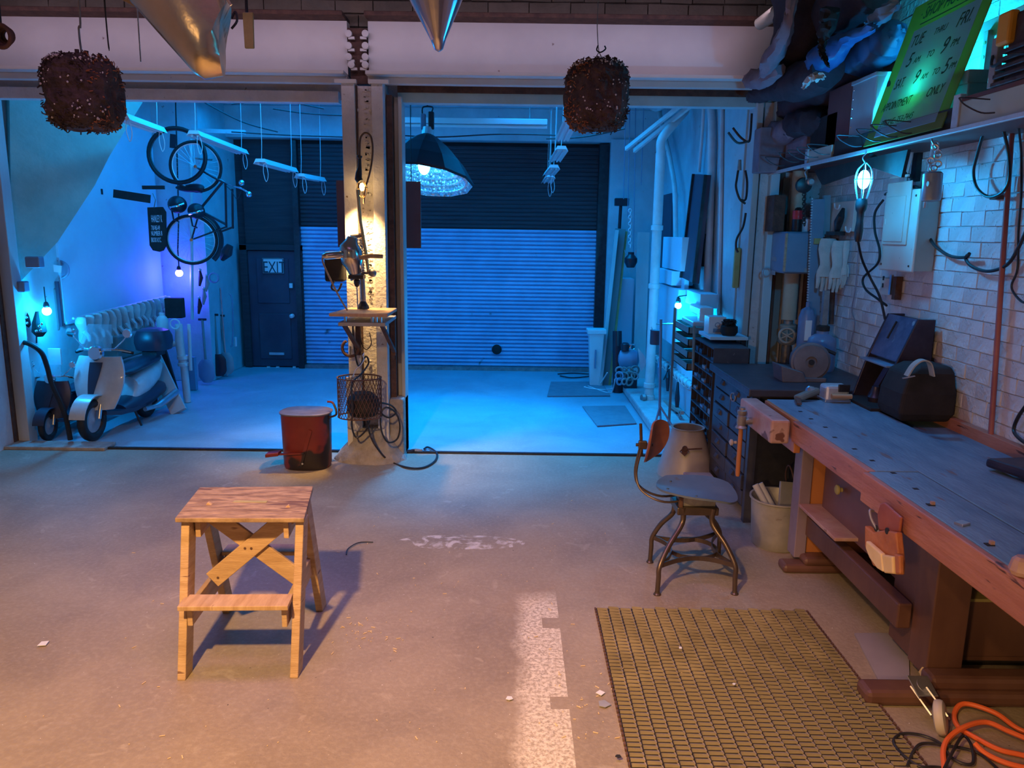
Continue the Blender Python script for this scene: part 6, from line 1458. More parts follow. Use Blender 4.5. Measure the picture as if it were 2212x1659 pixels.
# black name plate
np_ = thing('name_plate', 'black hanging plate with pale lettering and rounded lower corners, on the left', 'sign', yp(338, 545, 9.0))
pts = [(318, 448), (350, 447), (357, 458), (358, 530), (352, 541), (344, 544), (330, 541), (323, 530)]
MB().prism([yp(a_, c_, 9.0) for a_, c_ in pts], (0, .03, 0)).build('plate', M_blackm, np_)
for s, y_, sz in (('HANLEY K', 480, .115), ('718-963-49', 497, .075), ('NUMBER 8', 509, .075), ('BROOK N.Y.C.', 523, .075)):
    wdt = yp(352, y_, 8.99).x - yp(327, y_, 8.99).x; p = yp(327, y_, 8.985)
    text_mesh('lettering', s, M_inkw, np_, p, (1, 0, .02), (0, 0, 1), sz, .001, sx=wdt / (sz * len(s) * .62))
MB().tube([yp(333, 448, 9.0), yp(336, 432, 9.0), yp(330, 418, 9.05)], .006, 5).build('hanging_wire', M_dull, np_)
# stuff round the left bulb
dk = thing('round_dial', 'round glass-fronted disc with a pale tag beside the stair edge', 'disc', yp(128, 600, 7.9))
MB().lathe([(.098, 0), (.10, .03), (.085, .035), (.085, .02), (.02, .02)], yp(128, 582, 7.9), (.25, -1, 0), 28).build('disc_body', M_grbl, dk, smooth=True)
MB().cb(yp(121, 580, 7.80), (.11, .01, .07), (0, .15, 0)).build('tag_card', M_plast, dk)
tag(MB().prism([yp(102, 558, 8.0), yp(140, 603, 8.0), yp(80, 598, 8.0)], (0, .02, 0)).build('triangular_board', M_plast), 'white triangular board behind the round disc', 'board')
tag(MB().box(yp(62, 620, 7.75).x, yp(116, 620, 7.75).x, 7.75, 7.80, yp(90, 715, 7.75).z, yp(90, 622, 7.75).z).build('draped_board', M_tdeep, None, bevel=.02), 'greenish cloth-draped board behind the left blue bulb', 'board')
tag(MB().box(yp(117, 600, 7.78).x, yp(124, 600, 7.78).x, 7.78, 7.80, yp(118, 705, 7.78).z, yp(118, 608, 7.78).z).build('dark_post', M_dkdoor, None), 'narrow dark upright between the draped board and the white sheet', 'post')
for i, (a_, c_, s_, lb) in enumerate(((52, 690, 1.0, 'black strapped tool hanging at the far left under the stair'), (85, 705, 1.1, 'black strapped tool hanging directly under the left blue bulb'))):
    t = thing('strapped_tool', lb, 'tool', yp(a_, c_ + 25, 7.3)); rr = random.Random(i)
    MB().tube([yp(a_ - 4, c_ - 32, 7.3), yp(a_ - 2, c_ - 8, 7.3), yp(a_, c_ + 12, 7.3), yp(a_ + 1, c_ + 22, 7.3)], [.02, .05 * s_, .06 * s_, .03], 9).build('tool_body', M_blackm, t)
    for k in range(4): MB().ball(yp(a_ + rr.uniform(-9, 9), c_ + rr.uniform(-12, 14), 7.24), .014).build('knob', M_chrome, t, smooth=True)
    MB().cyl(yp(a_ - 6, c_ + 20, 7.3), yp(a_ - 6, c_ + 36, 7.3), .008, n=6).build('strap_end', M_black, t)
cable('thick_hose', 'thick black hose arching from the jamb down to the front scooter wheel', [yp(34, 739, 7.1), yp(60, 742, 7.05), yp(88, 760, 7.0), yp(101, 790, 6.98), yp(112, 830, 6.96), yp(130, 870, 6.96), yp(143, 905, 6.96), yp(152, 950, 6.97)], .022, M_rubber, 'hose')
tag(MB().box(yp(55, 710, 7.5).x, yp(62, 710, 7.5).x, 7.5, 7.54, 0, yp(60, 700, 7.5).z).build('pale_upright', M_board), 'pale upright board at the far left behind the hose', 'board')
tag(MB().box(yp(60, 710, 7.85).x, yp(128, 710, 7.85).x, 7.85, 7.88, .0, yp(90, 700, 7.8).z).build('pale_board', M_grbl), 'blue-lit pale back panel behind the scooters at the left', 'panel')
tag(MB().cb(yp(119, 770, 7.4), (.12, .02, .16)).build('paper_card', M_plast), 'white card pinned left of the scooter headlamp', 'card')
for i, (a_, c_) in enumerate(((75, 566), (43, 619))):
    p = yp(a_, c_, 7.10); tag(MB().cb(p, (.13, .09, .10)).build('junction_box', M_grbl, None, bevel=.012), ('upper' if i == 0 else 'lower') + ' of two blue-grey boxes on the sloping stair edge', 'box')
p = yp(3, 395, 7.11); tag(MB().cb(p, (.03, .05, .14)).build('wall_hook', M_dull, None, bevel=.01), 'small metal fitting on the stair side at the left picture edge', 'fitting')
# row of gloves on a rail
ra, rb_ = xp(158, 688, -4.45), xp(358, 640, -4.45)
tag(MB().tube([ra, rb_], .012, 8).build('glove_rail', M_alu), 'metal rail under the white sheet carrying the row of gloves', 'rail')
gl = None
NG = 15; ORD = 'first second third fourth fifth sixth seventh eighth ninth tenth eleventh twelfth thirteenth fourteenth last'.split()
for i in range(NG):
    p = ra + (rb_ - ra) * ((i + .5) / NG); r = random.Random(100 + i)
    t = thing('hung_glove', ORD[i] + ' glove from the left in the row hanging on the rail above the scooter', 'glove', p + V((.03, 0, -.36)), 'gloves on the rail')
    w = .105; L = .34 * r.uniform(.8, 1.2); p = p + V((.04, 0, 0)); dx = r.uniform(-.03, .05)
    b = MB(); rings = []
    for k, z in ((.3, .02), (.5, -.04), (.55, -.2), (.42, -.45), (.5, -.65), (.3, -.9), (.12, -1.0)):
        rings.append([p + V((w * k * math.cos(t_ * pi / 5) + dx * -z, w * .35 * math.sin(t_ * pi / 5) + .02 * math.sin(z * 9 + i), L * z)) for t_ in range(10)])
    loft(b, rings); b.build('glove_body', M_glove, t, smooth=True)
    MB().tube([p + V((w * .3, -.02, -L * .5)), p + V((w * .75, -.03, -L * .65)), p + V((w * .8, -.03, -L * .82))], [.025, .022, .014], 7).build('thumb', M_glove, t, smooth=True)
# lower shelf line and clutter behind the scooter
tag(MB().box(-4.6, -4.25, 8.0, 9.6, .55, .58).build('low_shelf', M_tdeep), 'dim low shelf against the left garage wall behind the scooter', 'shelf')
tag(MB().box(-4.55, -4.3, 8.3, 9.3, .58, .85).build('dark_bin', M_tdeep, None, bevel=.02), 'dark teal bin on the low shelf under the gloves', 'bin')
tag(MB().cb(yp(378, 665, 9.3), (.20, .12, .24)).build('dark_box', M_blackm, None, bevel=.01), 'small black box at the right end of the glove row', 'box')

# ---- scooter
M_scb = mat('scooter_white', (.50, .54, .54), (.58, .62, .61), .25, coat=.5); M_scd = mat('scooter_dark', (.03, .035, .06), None, .35)
def scooter(name, label, loc, head, sc, box=True, mb_=M_scb):
    t = thing(name, label, 'scooter', loc, None, head)
    t.scale = (sc, sc, sc)
    B = lambda b, n_, m, sm=True, bv=0, par=None: b.build(n_, m, par or t, smooth=sm, local=True, bevel=bv)
    for x, nm in ((.63, 'front_wheel'), (-.60, 'rear_wheel')):
        w_ = B(MB().torus((x, 0, .25), .20, .055, (0, 1, 0), 32, 10), nm, M_rubber)
        B(MB().lathe([(.03, -.035), (.05, -.02), (.15, -.02), (.155, .0), (.15, .02), (.05, .02), (.03, .035)], (x, 0, .25), (0, 1, 0), 20), 'rim', M_grey, par=w_)
    # front apron (leg shield)
    def apron(u, v):
        y = (u - .5) * 2; z = .36 + v * .62
        wd = .20 + .11 * math.sin(v * 2.6)
        return V((.50 - .14 * v + .09 * (1 - y * y) * (1 - .3 * v), y * wd, z))
    B(MB().grid(apron, 14, 14, V((-.03, 0, 0))), 'leg_shield', mb_)
    B(MB().grid(lambda u, v: apron(.36 + u * .28 * (.35 + .65 * v), .18 + v * .72) + V((.012, 0, 0)), 5, 10, V((-.01, 0, 0))), 'horn_cover', M_scd)
    b = MB(); b.grid(lambda u, v: V((.63 + math.cos(.25 + v * 2.4) * .30, (u - .5) * .19, .26 + math.sin(.25 + v * 2.4) * .30)), 6, 12, V((0, 0, -.015))); B(b, 'front_mudguard', mb_)
    for s in (-1, 1): B(MB().tube([(.60, .07 * s, .26), (.47, .07 * s, .62)], .024, 10), 'fork_leg', M_steel)
    b = MB(); loft_local(b, [(.48, .10, .28), (.30, .17, .24), (.0, .19, .22), (-.25, .19, .24)], .16, .02); B(b, 'footboard', M_scd)
    # tail body
    b = MB(); secs = [(-.10, .30, .30, .10), (-.22, .24, .62, .15), (-.45, .30, .68, .17), (-.75, .42, .72, .15), (-.98, .55, .72, .07)]
    rings = [[V((x, w * math.cos(a_ * pi / 8), (z0 + z1) / 2 + (z1 - z0) / 2 * math.sin(a_ * pi / 8))) for a_ in range(16)] for x, z0, z1, w in secs]
    loft(b, rings); B(b, 'tail_body', mb_)
    b = MB(); secs = [(-.0, .70, .72, .08), (-.12, .66, .77, .15), (-.45, .68, .80, .16), (-.80, .71, .83, .14), (-.98, .72, .80, .06)]
    rings = [[V((x, w * math.cos(a_ * pi / 8), (z0 + z1) / 2 + (z1 - z0) / 2 * math.sin(a_ * pi / 8))) for a_ in range(16)] for x, z0, z1, w in secs]
    loft(b, rings); B(b, 'saddle', M_scd)
    b = MB(); secs = [(.15, .20, .34, .16), (-.15, .16, .40, .20), (-.5, .18, .46, .21), (-.85, .25, .46, .17), (-1.0, .32, .42, .08)]
    rings = [[V((x, w * math.cos(a_ * pi / 8), (z0 + z1) / 2 + (z1 - z0) / 2 * math.sin(a_ * pi / 8))) for a_ in range(16)] for x, z0, z1, w in secs]
    loft(b, rings); B(b, 'lower_fairing', M_scd)
    B(MB().tube(smoothpath([(-.2, .20, .20), (-.5, .24, .20), (-.95, .25, .28)], 4), [.03] * 4 + [.05] * 5, 12), 'exhaust', M_steel)
    B(MB().tube([(.40, 0, .95), (.36, 0, 1.04)], .04, 12), 'steering_head', M_scd)
    hb_ = B(MB().tube(smoothpath([(.26, -.34, 1.02), (.34, -.22, 1.06), (.37, 0, 1.06), (.34, .22, 1.06), (.26, .34, 1.02)], 5), .014, 8), 'handlebar', M_chrome)
    for s in (-1, 1): B(MB().cyl((.24, .36 * s, 1.01), (.30, .25 * s, 1.045), .022, n=10), 'hand_grip', M_rubber, par=hb_)
    B(MB().lathe([(.0, 0), (.075, .0), (.09, -.02), (.085, -.07), (.03, -.12)], (.47, 0, 1.03), (1, 0, .05), 24), 'headlamp', M_chrome)
    for s in (-1, 1):
        m_ = B(MB().tube(smoothpath([(.34, .18 * s, 1.07), (.33, .28 * s, 1.16), (.33, .33 * s, 1.22)], 4), .007, 6), 'mirror_stem', M_chrome)
        B(MB().lathe([(.055, -.008), (.06, 0), (.05, .02)], (.33, .35 * s, 1.26), (1, 0, 0), 18), 'mirror', M_chrome, par=m_)
    B(MB().grid(lambda u, v: V((.46 - .16 * v, (u - .5) * .42 * (1 - .3 * v), 1.06 + v * .30)), 8, 8, V((-.005, 0, 0))), 'windscreen', M_glass_s)
    if box:
        b = MB(); rings = []
        for z, w, l in ((.86, .15, .15), (.88, .21, .20), (.98, .23, .22), (1.06, .225, .215), (1.14, .19, .18), (1.17, .10, .10)):
            rings.append([V((-.92 + l * math.copysign(abs(math.cos(a_ * pi / 12)) ** .7, math.cos(a_ * pi / 12)), w * math.copysign(abs(math.sin(a_ * pi / 12)) ** .7, math.sin(a_ * pi / 12)), z)) for a_ in range(24)])
        loft(b, rings); B(b, 'top_box', M_scd)
        B(MB().box(-1.02, -.78, -.10, .10, .80, .87), 'top_box_rack', M_black, False)
    B(MB().tube([(.0, .18, .22), (-.05, .22, .02)], .014, 6), 'side_stand', M_black)
    return t
def loft_local(b, secs, hw, th):
    rings = [[V((x, -w, z)), V((x, w, z)), V((x, w, z + .05)), V((x, -w, z + .05))] for x, w, z in secs]; loft(b, rings)
M_glass_s = mat('clear_screen', (.8, .9, .95), None, .08, trans=.9)
scooter('motor_scooter', 'pale scooter with chrome front and dark saddle parked at the left of the garage', (-3.98, 7.64, 0), -pi / 2 - math.radians(3), .80)
scooter('motor_scooter', 'dark scooter behind the left jamb, only saddle and fairing showing', (-4.44, 7.48, 0), -pi / 2 + math.radians(2), .56, False, M_scd)

# ---- bicycles on the left pier
M_bk = mat('bike_black', (.02, .02, .03), None, .35)
def wheel(par, c, R, yaw=0.0, name='wheel'):
    ax = V((math.sin(yaw), math.cos(yaw), 0)) if not isinstance(yaw, V) else yaw.normalized()
    w_ = MB().torus(c, R, .017, ax, 40, 8).build(name, M_rubber, par, smooth=True)
    MB().torus(c, R - .022, .009, ax, 40, 6).build('rim', M_alu, w_, smooth=True)
    q_ = V((0, 0, 1)).rotation_difference(ax)
    b = MB()
    for k in range(28):
        an = 2 * pi * k / 28; o = q_ @ V((math.cos(an), math.sin(an), 0)); o2 = q_ @ V((math.cos(an + .5 * (-1) ** k), math.sin(an + .5 * (-1) ** k), 0))
        b.tube([c + o2 * .015 + ax * (.02 * (-1) ** k), c + o * (R - .02)], .0012, 3, caps=False)
    tag(b.build('spokes', M_steel, w_), kind='stuff')
    MB().cyl(c - ax * .04, c + ax * .04, .018, n=10).build('wheel_hub', M_chrome, w_)
YB = 9.45
K = lambda x, y, Y=YB: yp(x, y, Y)
ws = thing('spare_wheel', 'large bicycle wheel hung highest on the left pier, at its left', 'bicycle wheel', K(382, 395, 9.3))
axw = V((.25, -1, .05))
w_ = MB().torus(K(383, 336, 9.35), .315, .019, axw, 40, 8).build('tyre', M_rubber, ws, smooth=True); MB().torus(K(383, 336, 9.35), .29, .009, axw, 40, 6).build('rim', M_bk, ws, smooth=True)
MB().bar(K(374, 290, 9.4), K(373, 320, 9.4), .06, .03).build('hook_board', M_bk, ws)
bi = thing('bicycle', 'black bicycle hung upright on the left pier with its handlebar to the right', 'bicycle', K(430, 560))
wheel(bi, K(423, 360), .285, V((.2, -1, 0)), 'front_wheel'); wheel(bi, K(414, 518), .285, V((.3, -1, 0)), 'rear_wheel')
hd = K(481, 393)
MB().cyl(K(423, 342), V((K(423, 342).x - .1, 10.2, K(423, 342).z + .05)), .012, n=8).build('hanging_hook', M_dull, bi)
T_ = lambda nm, pts, r, m=M_bk, s=True: MB().tube(pts, r, 10).build(nm, m, bi, smooth=s)
T_('fork', smoothpath([hd, K(455, 380), K(423, 360)], 4), .012)
T_('down_tube', [hd, K(432, 452)], .016); T_('down_tube', [K(487, 396), K(489, 492)], .014); T_('down_tube', [K(502, 408), K(503, 494)], .014)
T_('chain_stay', [K(432, 452), K(414, 518)], .010); T_('seat_stay', [K(489, 490), K(414, 518)], .010); T_('seat_tube', [K(438, 458), K(487, 484)], .015)
T_('seat_post', [K(478, 500), K(505, 490)], .012)
T_('handlebar', smoothpath([K(472, 386, 9.5), K(488, 396), K(505, 402, 9.3), K(523, 408, 9.2), K(541, 420, 9.1)], 5), .011, M_chrome)
for a_, c_, Y in ((522, 395, 9.2), (538, 420, 9.1)): MB().ball(K(a_, c_, Y), .034).build('bar_lamp', M_chrome, bi, smooth=True)
T_('brake_cable', smoothpath([K(523, 408, 9.2), K(512, 430, 9.2), K(500, 412, 9.3), K(486, 400)], 4), .004)
b = MB(); b.torus(K(414, 518), .335, .030, V((.3, -1, 0)), 30, 8, (-.5, 1.7)); b.build('mudguard', M_bk, bi, smooth=True)
MB().tube(smoothpath([K(380, 405), K(400, 407), K(425, 406), K(440, 410)], 4), [.012, .02, .03, .035, .04, .045, .05, .05, .05, .05, .05, .045, .03], 10).build('saddle', M_bk, bi, smooth=True)
MB().tube([K(480, 560, 9.35), K(490, 545, 9.3), K(497, 530, 9.3)], [.03, .07, .04], 9).build('pannier', M_bk, bi, smooth=True)
MB().lathe([(.02, 0), (.05, .0), (.05, .01), (.02, .01)], K(432, 452, 9.40), (0, -1, 0), 24).build('chainring', M_bk, bi)
hm = None
for i, (a_, c_, r_) in enumerate(((383, 442, .105), (424, 456, .095))):
    t = thing('helmet', ('front black helmet hung above the rear bicycle wheel' if i == 0 else 'smaller dark helmet right of the front black helmet'), 'helmet', K(a_, c_ + 20, 9.2))
    b = MB(); b.ball(K(a_, c_, 9.15), (r_, r_ * 1.1, r_ * .95), 20, 12); b.build('shell', M_bk, t, smooth=True)
    MB().tube(smoothpath([K(a_ - 16, c_ + 6, 9.03), K(a_, c_ + 3, 8.98), K(a_ + 14, c_ - 2, 9.03)], 4), .012, 8).build('visor_band', M_chrome, t, smooth=True)
    MB().tube([K(a_ - 12, c_ + 12, 9.1), K(a_ - 8, c_ + 32, 9.1), K(a_ + 2, c_ + 36, 9.1)], .01, 6).build('chin_strap', M_bk, t)
# pier: boards, pipes and long tools
tag(MB().cyl(K(415, 690, 9.9), K(412, 300, 10.1), .022, n=10).build('wall_pipe', M_pipe, smooth=True), 'thin painted pipe running up the left pier behind the bicycles', 'pipe')
mp = thing('meter_pipe', 'thick pale standing pipe with valves right of the leaning planks', 'pipe', (-3.83, 8.87, 0))
g_ = lambda x, y, Y=8.87: yp(x, y, Y)
MB().tube([V((-3.83, 8.87, 0)), g_(398, 795), g_(393, 768)], .042, 14).build('lower_pipe', M_pipe, mp, smooth=True)
MB().lathe([(.06, 0), (.062, .03), (.05, .04), (.05, .07), (.064, .08), (.064, .12)], g_(396, 790), (0, 0, 1), 18).build('pipe_union', M_pipe, mp, smooth=True)
MB().tube([g_(392, 768), g_(388, 740), g_(386, 700)], [.045, .05, .04], 14).build('upper_pipe', M_pipe, mp, smooth=True)
MB().tube(smoothpath([g_(388, 742), g_(372, 742), g_(356, 735), g_(352, 715), g_(353, 690)], 5), .034, 12).build('side_bend', M_pipe, mp, smooth=True)
MB().lathe([(.06, 0), (.065, .03), (.065, .12), (.05, .15), (.03, .17), (.03, .2)], g_(352, 713), (0, 0, 1), 18).build('valve_body', M_pipe, mp, smooth=True)
MB().torus(g_(378, 700, 8.80), .055, .009, (0, -1, 0), 22, 6).build('handwheel', M_pipe, mp)
MB().cyl(g_(412, 800), g_(408, 700), .02, n=10).build('riser', M_pipe, mp)
def plank(name, label, a_, c_, w, th, m, cat='plank', side=(1, 0, 0)):
    return tag(MB().bar(a_, c_, w, th, side).build(name, m, None, bevel=.003), label, cat)
plank('leaning_plank', 'wide pale plank leaning left of the standing pipe, bent at half height', yp(387, 890, 8.3), yp(330, 770, 8.62), .17, .05, M_plankp)
plank('leaning_plank', 'dark green plank leaning beside the pale plank behind the scooter', yp(358, 868, 8.75), yp(330, 775, 8.95), .12, .05, M_tdeep)
plank('leaning_plank', 'long black plank leaning behind the pale plank', yp(376, 845, 8.9), yp(338, 715, 9.1), .10, .04, M_blackm)
plank('leaning_plank', 'short pale plank leaning right under the black top box', yp(345, 800, 8.8), yp(333, 758, 8.9), .12, .04, M_plankp)
def shovel(label, hx, hy, bx, by, Y, m, blade='sq'):
    t = thing('shovel', label, 'shovel', yp(bx, by, Y))
    p, q_ = yp(hx, hy, Y + .08), yp(bx, by, Y)
    d = (q_ - p); L = d.length; d.normalize(); e_ = q_ - d * .30
    MB().tube([p, e_], .016, 10).build('shaft', M_tdeep, t, smooth=True)
    MB().tube([p + V((-.05, 0, 0)), p + V((.05, 0, 0))], .016, 8).build('grip', M_bk, t)
    def bl_(u, v): w = .105 * (1 if v < .8 else 1 - .5 * (v - .8) / .2) * (.5 + .5 * min(1, v * 5)); return e_ + d * (v * .30) + V(((u - .5) * 2 * w, -.03 * (1 - (2 * u - 1) ** 2), 0))
    MB().grid(bl_, 6, 8, V((0, .006, 0))).build('blade', m, t, smooth=True)
shovel('square shovel leaning on the left pier, nearest the standing pipe', 437, 690, 448, 826, 9.9, M_grbl)
shovel('dark shovel leaning on the left pier, middle one of the three', 463, 680, 474, 812, 10.3, M_bk)
shovel('pale-bladed shovel leaning on the left pier, right one of the three', 477, 682, 491, 808, 10.5, M_grey)
cable('steel_rod', 'long thin bright rod leaning beside the shovels', [yp(476, 622, 10.6), yp(491, 812, 10.5)], .009, M_steel, 'rod', k=1)
cable('hooked_tool', 'thin hooked tool hanging alone on the left pier near its corner', [yp(495, 634, 10.6), yp(501, 645, 10.6), yp(503, 690, 10.6), yp(502, 742, 10.6), yp(498, 748, 10.6)], .011, M_grbl, 'tool')
tag(MB().cyl(yp(508, 728, 10.7), yp(509, 748, 10.7), .02, n=8).build('small_bracket', M_plast), 'small pale cylinder hook on the left pier corner', 'hook')
for i, (a_, c_, Y) in enumerate(((432, 600, 9.9), (446, 612, 9.9), (462, 600, 10.0), (440, 640, 9.9), (430, 660, 9.9))):
    t = thing('hung_tool', ('pair of small tools', 'short gripping tool', 'coil of wire', 'dark hand tool', 'slim hand tool')[i] + ' hanging on the left pier under the bicycle', 'tool', yp(a_, c_ + 15, Y))
    if i == 2: MB().torus(yp(a_, c_, Y), .06, .012, (0, 1, 0), 18, 6).build('coil', M_grbl, t)
    else:
        MB().tube([yp(a_, c_ - 16, Y), yp(a_ + 2, c_, Y), yp(a_ - 1, c_ + 18, Y)], [.012, .03, .014], 8).build('tool_body', M_grey if i % 2 else M_bk, t, smooth=True)
        MB().ball(yp(a_, c_ - 17, Y - .02), .018).build('tool_head', M_steel, t, smooth=True)
tag(MB().box(yp(404, 800, 9.6).x, yp(424, 800, 9.6).x, 9.55, 9.62, 0, .42).build('blue_board', M_grbl), 'small blue-grey board standing at the pier foot beside the pipe', 'board')
plank('roof_bar', 'horizontal painted bar under the garage ceiling above the bicycles', yp(415, 282, 10.1), yp(530, 286, 10.1), .05, .05, M_gwall, 'bar', (0, 1, 0))

# ================================================================ GARAGE RIGHT SIDE
XR = 2.0
R = lambda x, y, X=1.95: xp(x, y, X)
def rbox(name, label, cat, x0_, y0_, x1_, y1_, X, th, m, bev=.004):
    a_, c_ = xp(x0_, y0_, X), xp(x1_, y1_, X)
    ztop, zbot = xp((x0_ + x1_) / 2, y0_, X).z, xp((x0_ + x1_) / 2, y1_, X).z
    return tag(MB().box(X, X + th, min(a_.y, c_.y), max(a_.y, c_.y), min(zbot, ztop), max(zbot, ztop)).build(name, m, None, bevel=bev), label, cat)
p = V((1.62, 8.9, 0))
mpp = thing('main_pipe', 'tall pale drain pipe standing on the kerb, the largest on the right of the garage', 'pipe', (1.62, 8.9, .1))
zt_ = yp(1425, 330, 8.9).z
MB().cyl((1.62, 8.9, .1), (1.62, 8.9, zt_), .055, n=20).build('pipe', M_pipe, mpp, smooth=True)
for y_ in (492, 618, 832, 858): z_ = yp(1405, y_, 8.9).z; MB().lathe([(.055, 0), (.068, .005), (.068, .055), (.055, .06)], (1.62, 8.9, z_ - .03), n=20).build('coupling', M_pipe, mpp, smooth=True)
MB().tube(smoothpath([V((1.62, 8.9, zt_)), yp(1430, 300, 8.9), yp(1460, 262, 9.0), yp(1480, 240, 9.2)], 5), .05, 16).build('upper_bend', M_pipe, mpp, smooth=True)
MB().lathe([(.04, 0), (.05, .02), (.04, .05)], (1.57, 8.85, .13), (-1, -.4, 0), 14).build('foot_valve', M_dull, mpp, smooth=True)
for i, (pts, r, X, lb) in enumerate((
    ([(1422, 225), (1428, 260), (1440, 310), (1450, 360), (1458, 420), (1460, 560)], .03, 1.9, 'pale pipe bending down from the ceiling behind the tall drain pipe'),
    ([(1400, 222), (1412, 232), (1424, 232), (1430, 225)], .045, 1.8, 'short curved pipe elbow at the garage ceiling on the right'),
    ([(1535, 230), (1538, 300), (1532, 500), (1526, 690)], .040, 1.97, 'vertical pale pipe right of the leaning dark panel'),
    ([(1520, 230), (1516, 300), (1510, 372)], .018, 1.97, 'thin pipe above the leaning dark panel'),
    ([(1560, 225), (1558, 400), (1552, 700)], .020, 2.0, 'thin vertical conduit beside the jamb inside the garage'),
    ([(1390, 300), (1386, 380), (1380, 400)], .02, 1.95, 'short bent conduit left of the tall drain pipe'))):
    tag(MB().tube(smoothpath([R(a_, c_, X) for a_, c_ in pts], 5), r, 14).build('wall_pipe', M_pipe, smooth=True), lb, 'pipe')
for i, (a_, c_, d_, e_) in enumerate(((1352, 322, 1482, 218), (1370, 326, 1500, 222))):
    plank('ladder_rail', ('upper' if i == 0 else 'lower') + ' of two slanting rails under the ceiling at the right of the garage', yp(a_, c_, 9.6), yp(d_, e_, 8.6), .03, .05, M_pipe, 'rail')
# leaning dark panel
dp_ = thing('dark_board', 'tall dark flat panel leaning on the right garage wall', 'panel', xp(1485, 610, 1.8))
qp = [xp(1473, 600, 1.82), xp(1500, 613, 1.82), xp(1526, 378, 1.90), xp(1500, 376, 1.90)]
MB().prism(qp, (.05, 0, 0)).build('panel_face', M_dkdoor, dp_, bevel=.004)
MB().bar(qp[0] + V((-.01, 0, 0)), qp[3] + V((-.01, 0, 0)), .03, .03).build('panel_edge', M_black, dp_); MB().bar(qp[1] + V((-.01, 0, 0)), qp[2] + V((-.01, 0, 0)), .03, .03).build('panel_edge', M_black, dp_)
rbox('open_box', 'white wall box with an open door, left of the leaning dark panel', 'box', 1433, 512, 1470, 582, 1.78, .22, M_board)
rbox('lower_box', 'pale box mounted under the open white wall box', 'box', 1420, 582, 1450, 612, 1.75, .24, M_board)
rbox('side_cabinet', 'tall pale narrow cabinet on the right garage wall behind the blue bulb', 'cabinet', 1414, 616, 1460, 735, 1.78, .22, M_board)
rbox('white_lath', 'narrow white slat on the wall just above the right garage bulb', 'slat', 1464, 530, 1476, 655, 1.86, .05, M_board)
rbox('small_box', 'pale small box above the white machine on the right wall', 'box', 1481, 630, 1512, 660, 1.80, .18, M_board)
rbox('black_speaker', 'small black box behind the leaning dark panel', 'box', 1505, 505, 1518, 575, 1.92, .08, M_blackm)
tag(MB().bar(yp(1380, 822, 10.25), yp(1390, 502, 10.5), .16, .03, (1, 0, 0)).build('tall_plank', M_plankp), 'tall pale plank leaning left of the drain pipe', 'plank')
tag(MB().box(yp(1330, 660, 10.7).x, yp(1368, 660, 10.7).x, 10.7, 11.05, .1, yp(1345, 602, 10.7).z).build('pale_cupboard', M_board, None, bevel=.006), 'pale cupboard at the far end of the right garage wall', 'cupboard')
rbox('dark_duct', 'dark narrow upright duct behind the drain pipe', 'duct', 1432, 420, 1444, 585, 1.95, .05, M_dkdoor)
plank('long_timber', 'long dark timber leaning in the far right corner of the garage', yp(1302, 836, 10.3), yp(1340, 495, 10.7), .14, .06, M_tdeep)
plank('long_timber', 'long pale timber leaning in front of the dark one at the far right', yp(1296, 834, 10.2), yp(1332, 498, 10.6), .05, .09, M_plankp)
plank('long_timber', 'greenish timber leaning at the right of the corner timbers', yp(1313, 832, 10.3), yp(1349, 500, 10.75), .08, .05, M_yell)
bn = thing('tall_bin', 'tall white tapered bin in front of the leaning timbers', 'bin', yp(1284, 832, 10.2))
c_ = yp(1284, 830, 10.25); c_.z = 0; hT = yp(1284, 710, 10.25).z
b = MB(); loft(b, [[c_ + V((sx__ * w, sy__ * w, z)) for sx__, sy__ in ((-1, -1), (1, -1), (1, 1), (-1, 1))] for w, z in ((.065, 0), (.10, hT * .93))]); b.build('bin_body', M_plast, bn, bevel=.01)
MB().box(c_.x - .125, c_.x + .125, c_.y - .12, c_.y + .12, hT * .92, hT).build('rim', M_plast, bn, bevel=.008)
MB().box(c_.x - .02, c_.x + .0, c_.y - .13, c_.y - .09, .25, .5).build('handle_slot', M_grbl, bn)
tag(MB().tube([yp(1334, 850, 9.8), yp(1333, 715, 9.9)], [.065, .062], 16).build('black_roll', M_bk, smooth=True), 'thick black roll standing beside the leaning timbers', 'roll')
cable('white_cable', 'white cable in loose curves on the floor by the tall bin', [yp(1312, 805, 10.0), gp(1292, 832, .01), gp(1262, 836, .01), gp(1300, 842, .01), gp(1325, 838, .01), yp(1328, 820, 9.7)], .009, M_plast)
cable('white_cable', 'second white cable curve ending at the black roll foot', [gp(1270, 834, .01), gp(1310, 848, .01), gp(1322, 846, .01), yp(1330, 815, 9.6)], .008, M_plast)
cable('black_floor_cable', 'thin black cable lying before the shutter at the right', [gp(1205, 808, .01), gp(1240, 806, .01), gp(1285, 810, .01), gp(1240, 816, .01), gp(1210, 812, .01)], .009, M_black)
cm = thing('compressor', 'blue-grey compressor tank on the kerb behind the drain pipe', 'compressor', yp(1355, 800, 9.6))
MB().lathe([(.04, -.13), (.10, -.11), (.115, -.08), (.115, .08), (.10, .11), (.04, .13)], yp(1358, 775, 9.6), (1, -.2, 0), 20).build('tank', M_grbl, cm, smooth=True)
MB().lathe([(.05, 0), (.055, .08), (.03, .1)], yp(1350, 757, 9.55), (0, 0, 1), 14).build('motor', M_bk, cm, smooth=True)
MB().torus(yp(1366, 750, 9.5), .035, .009, (.3, -1, 0), 16, 6).build('gauge', M_chrome, cm)
MB().box(1.42, 1.58, 9.55, 9.7, .1, .3).build('frame', M_bk, cm)
hc_ = thing('hose_heap', 'heap of tangled pale hose below the compressor', 'hose', yp(1353, 835, 9.3))
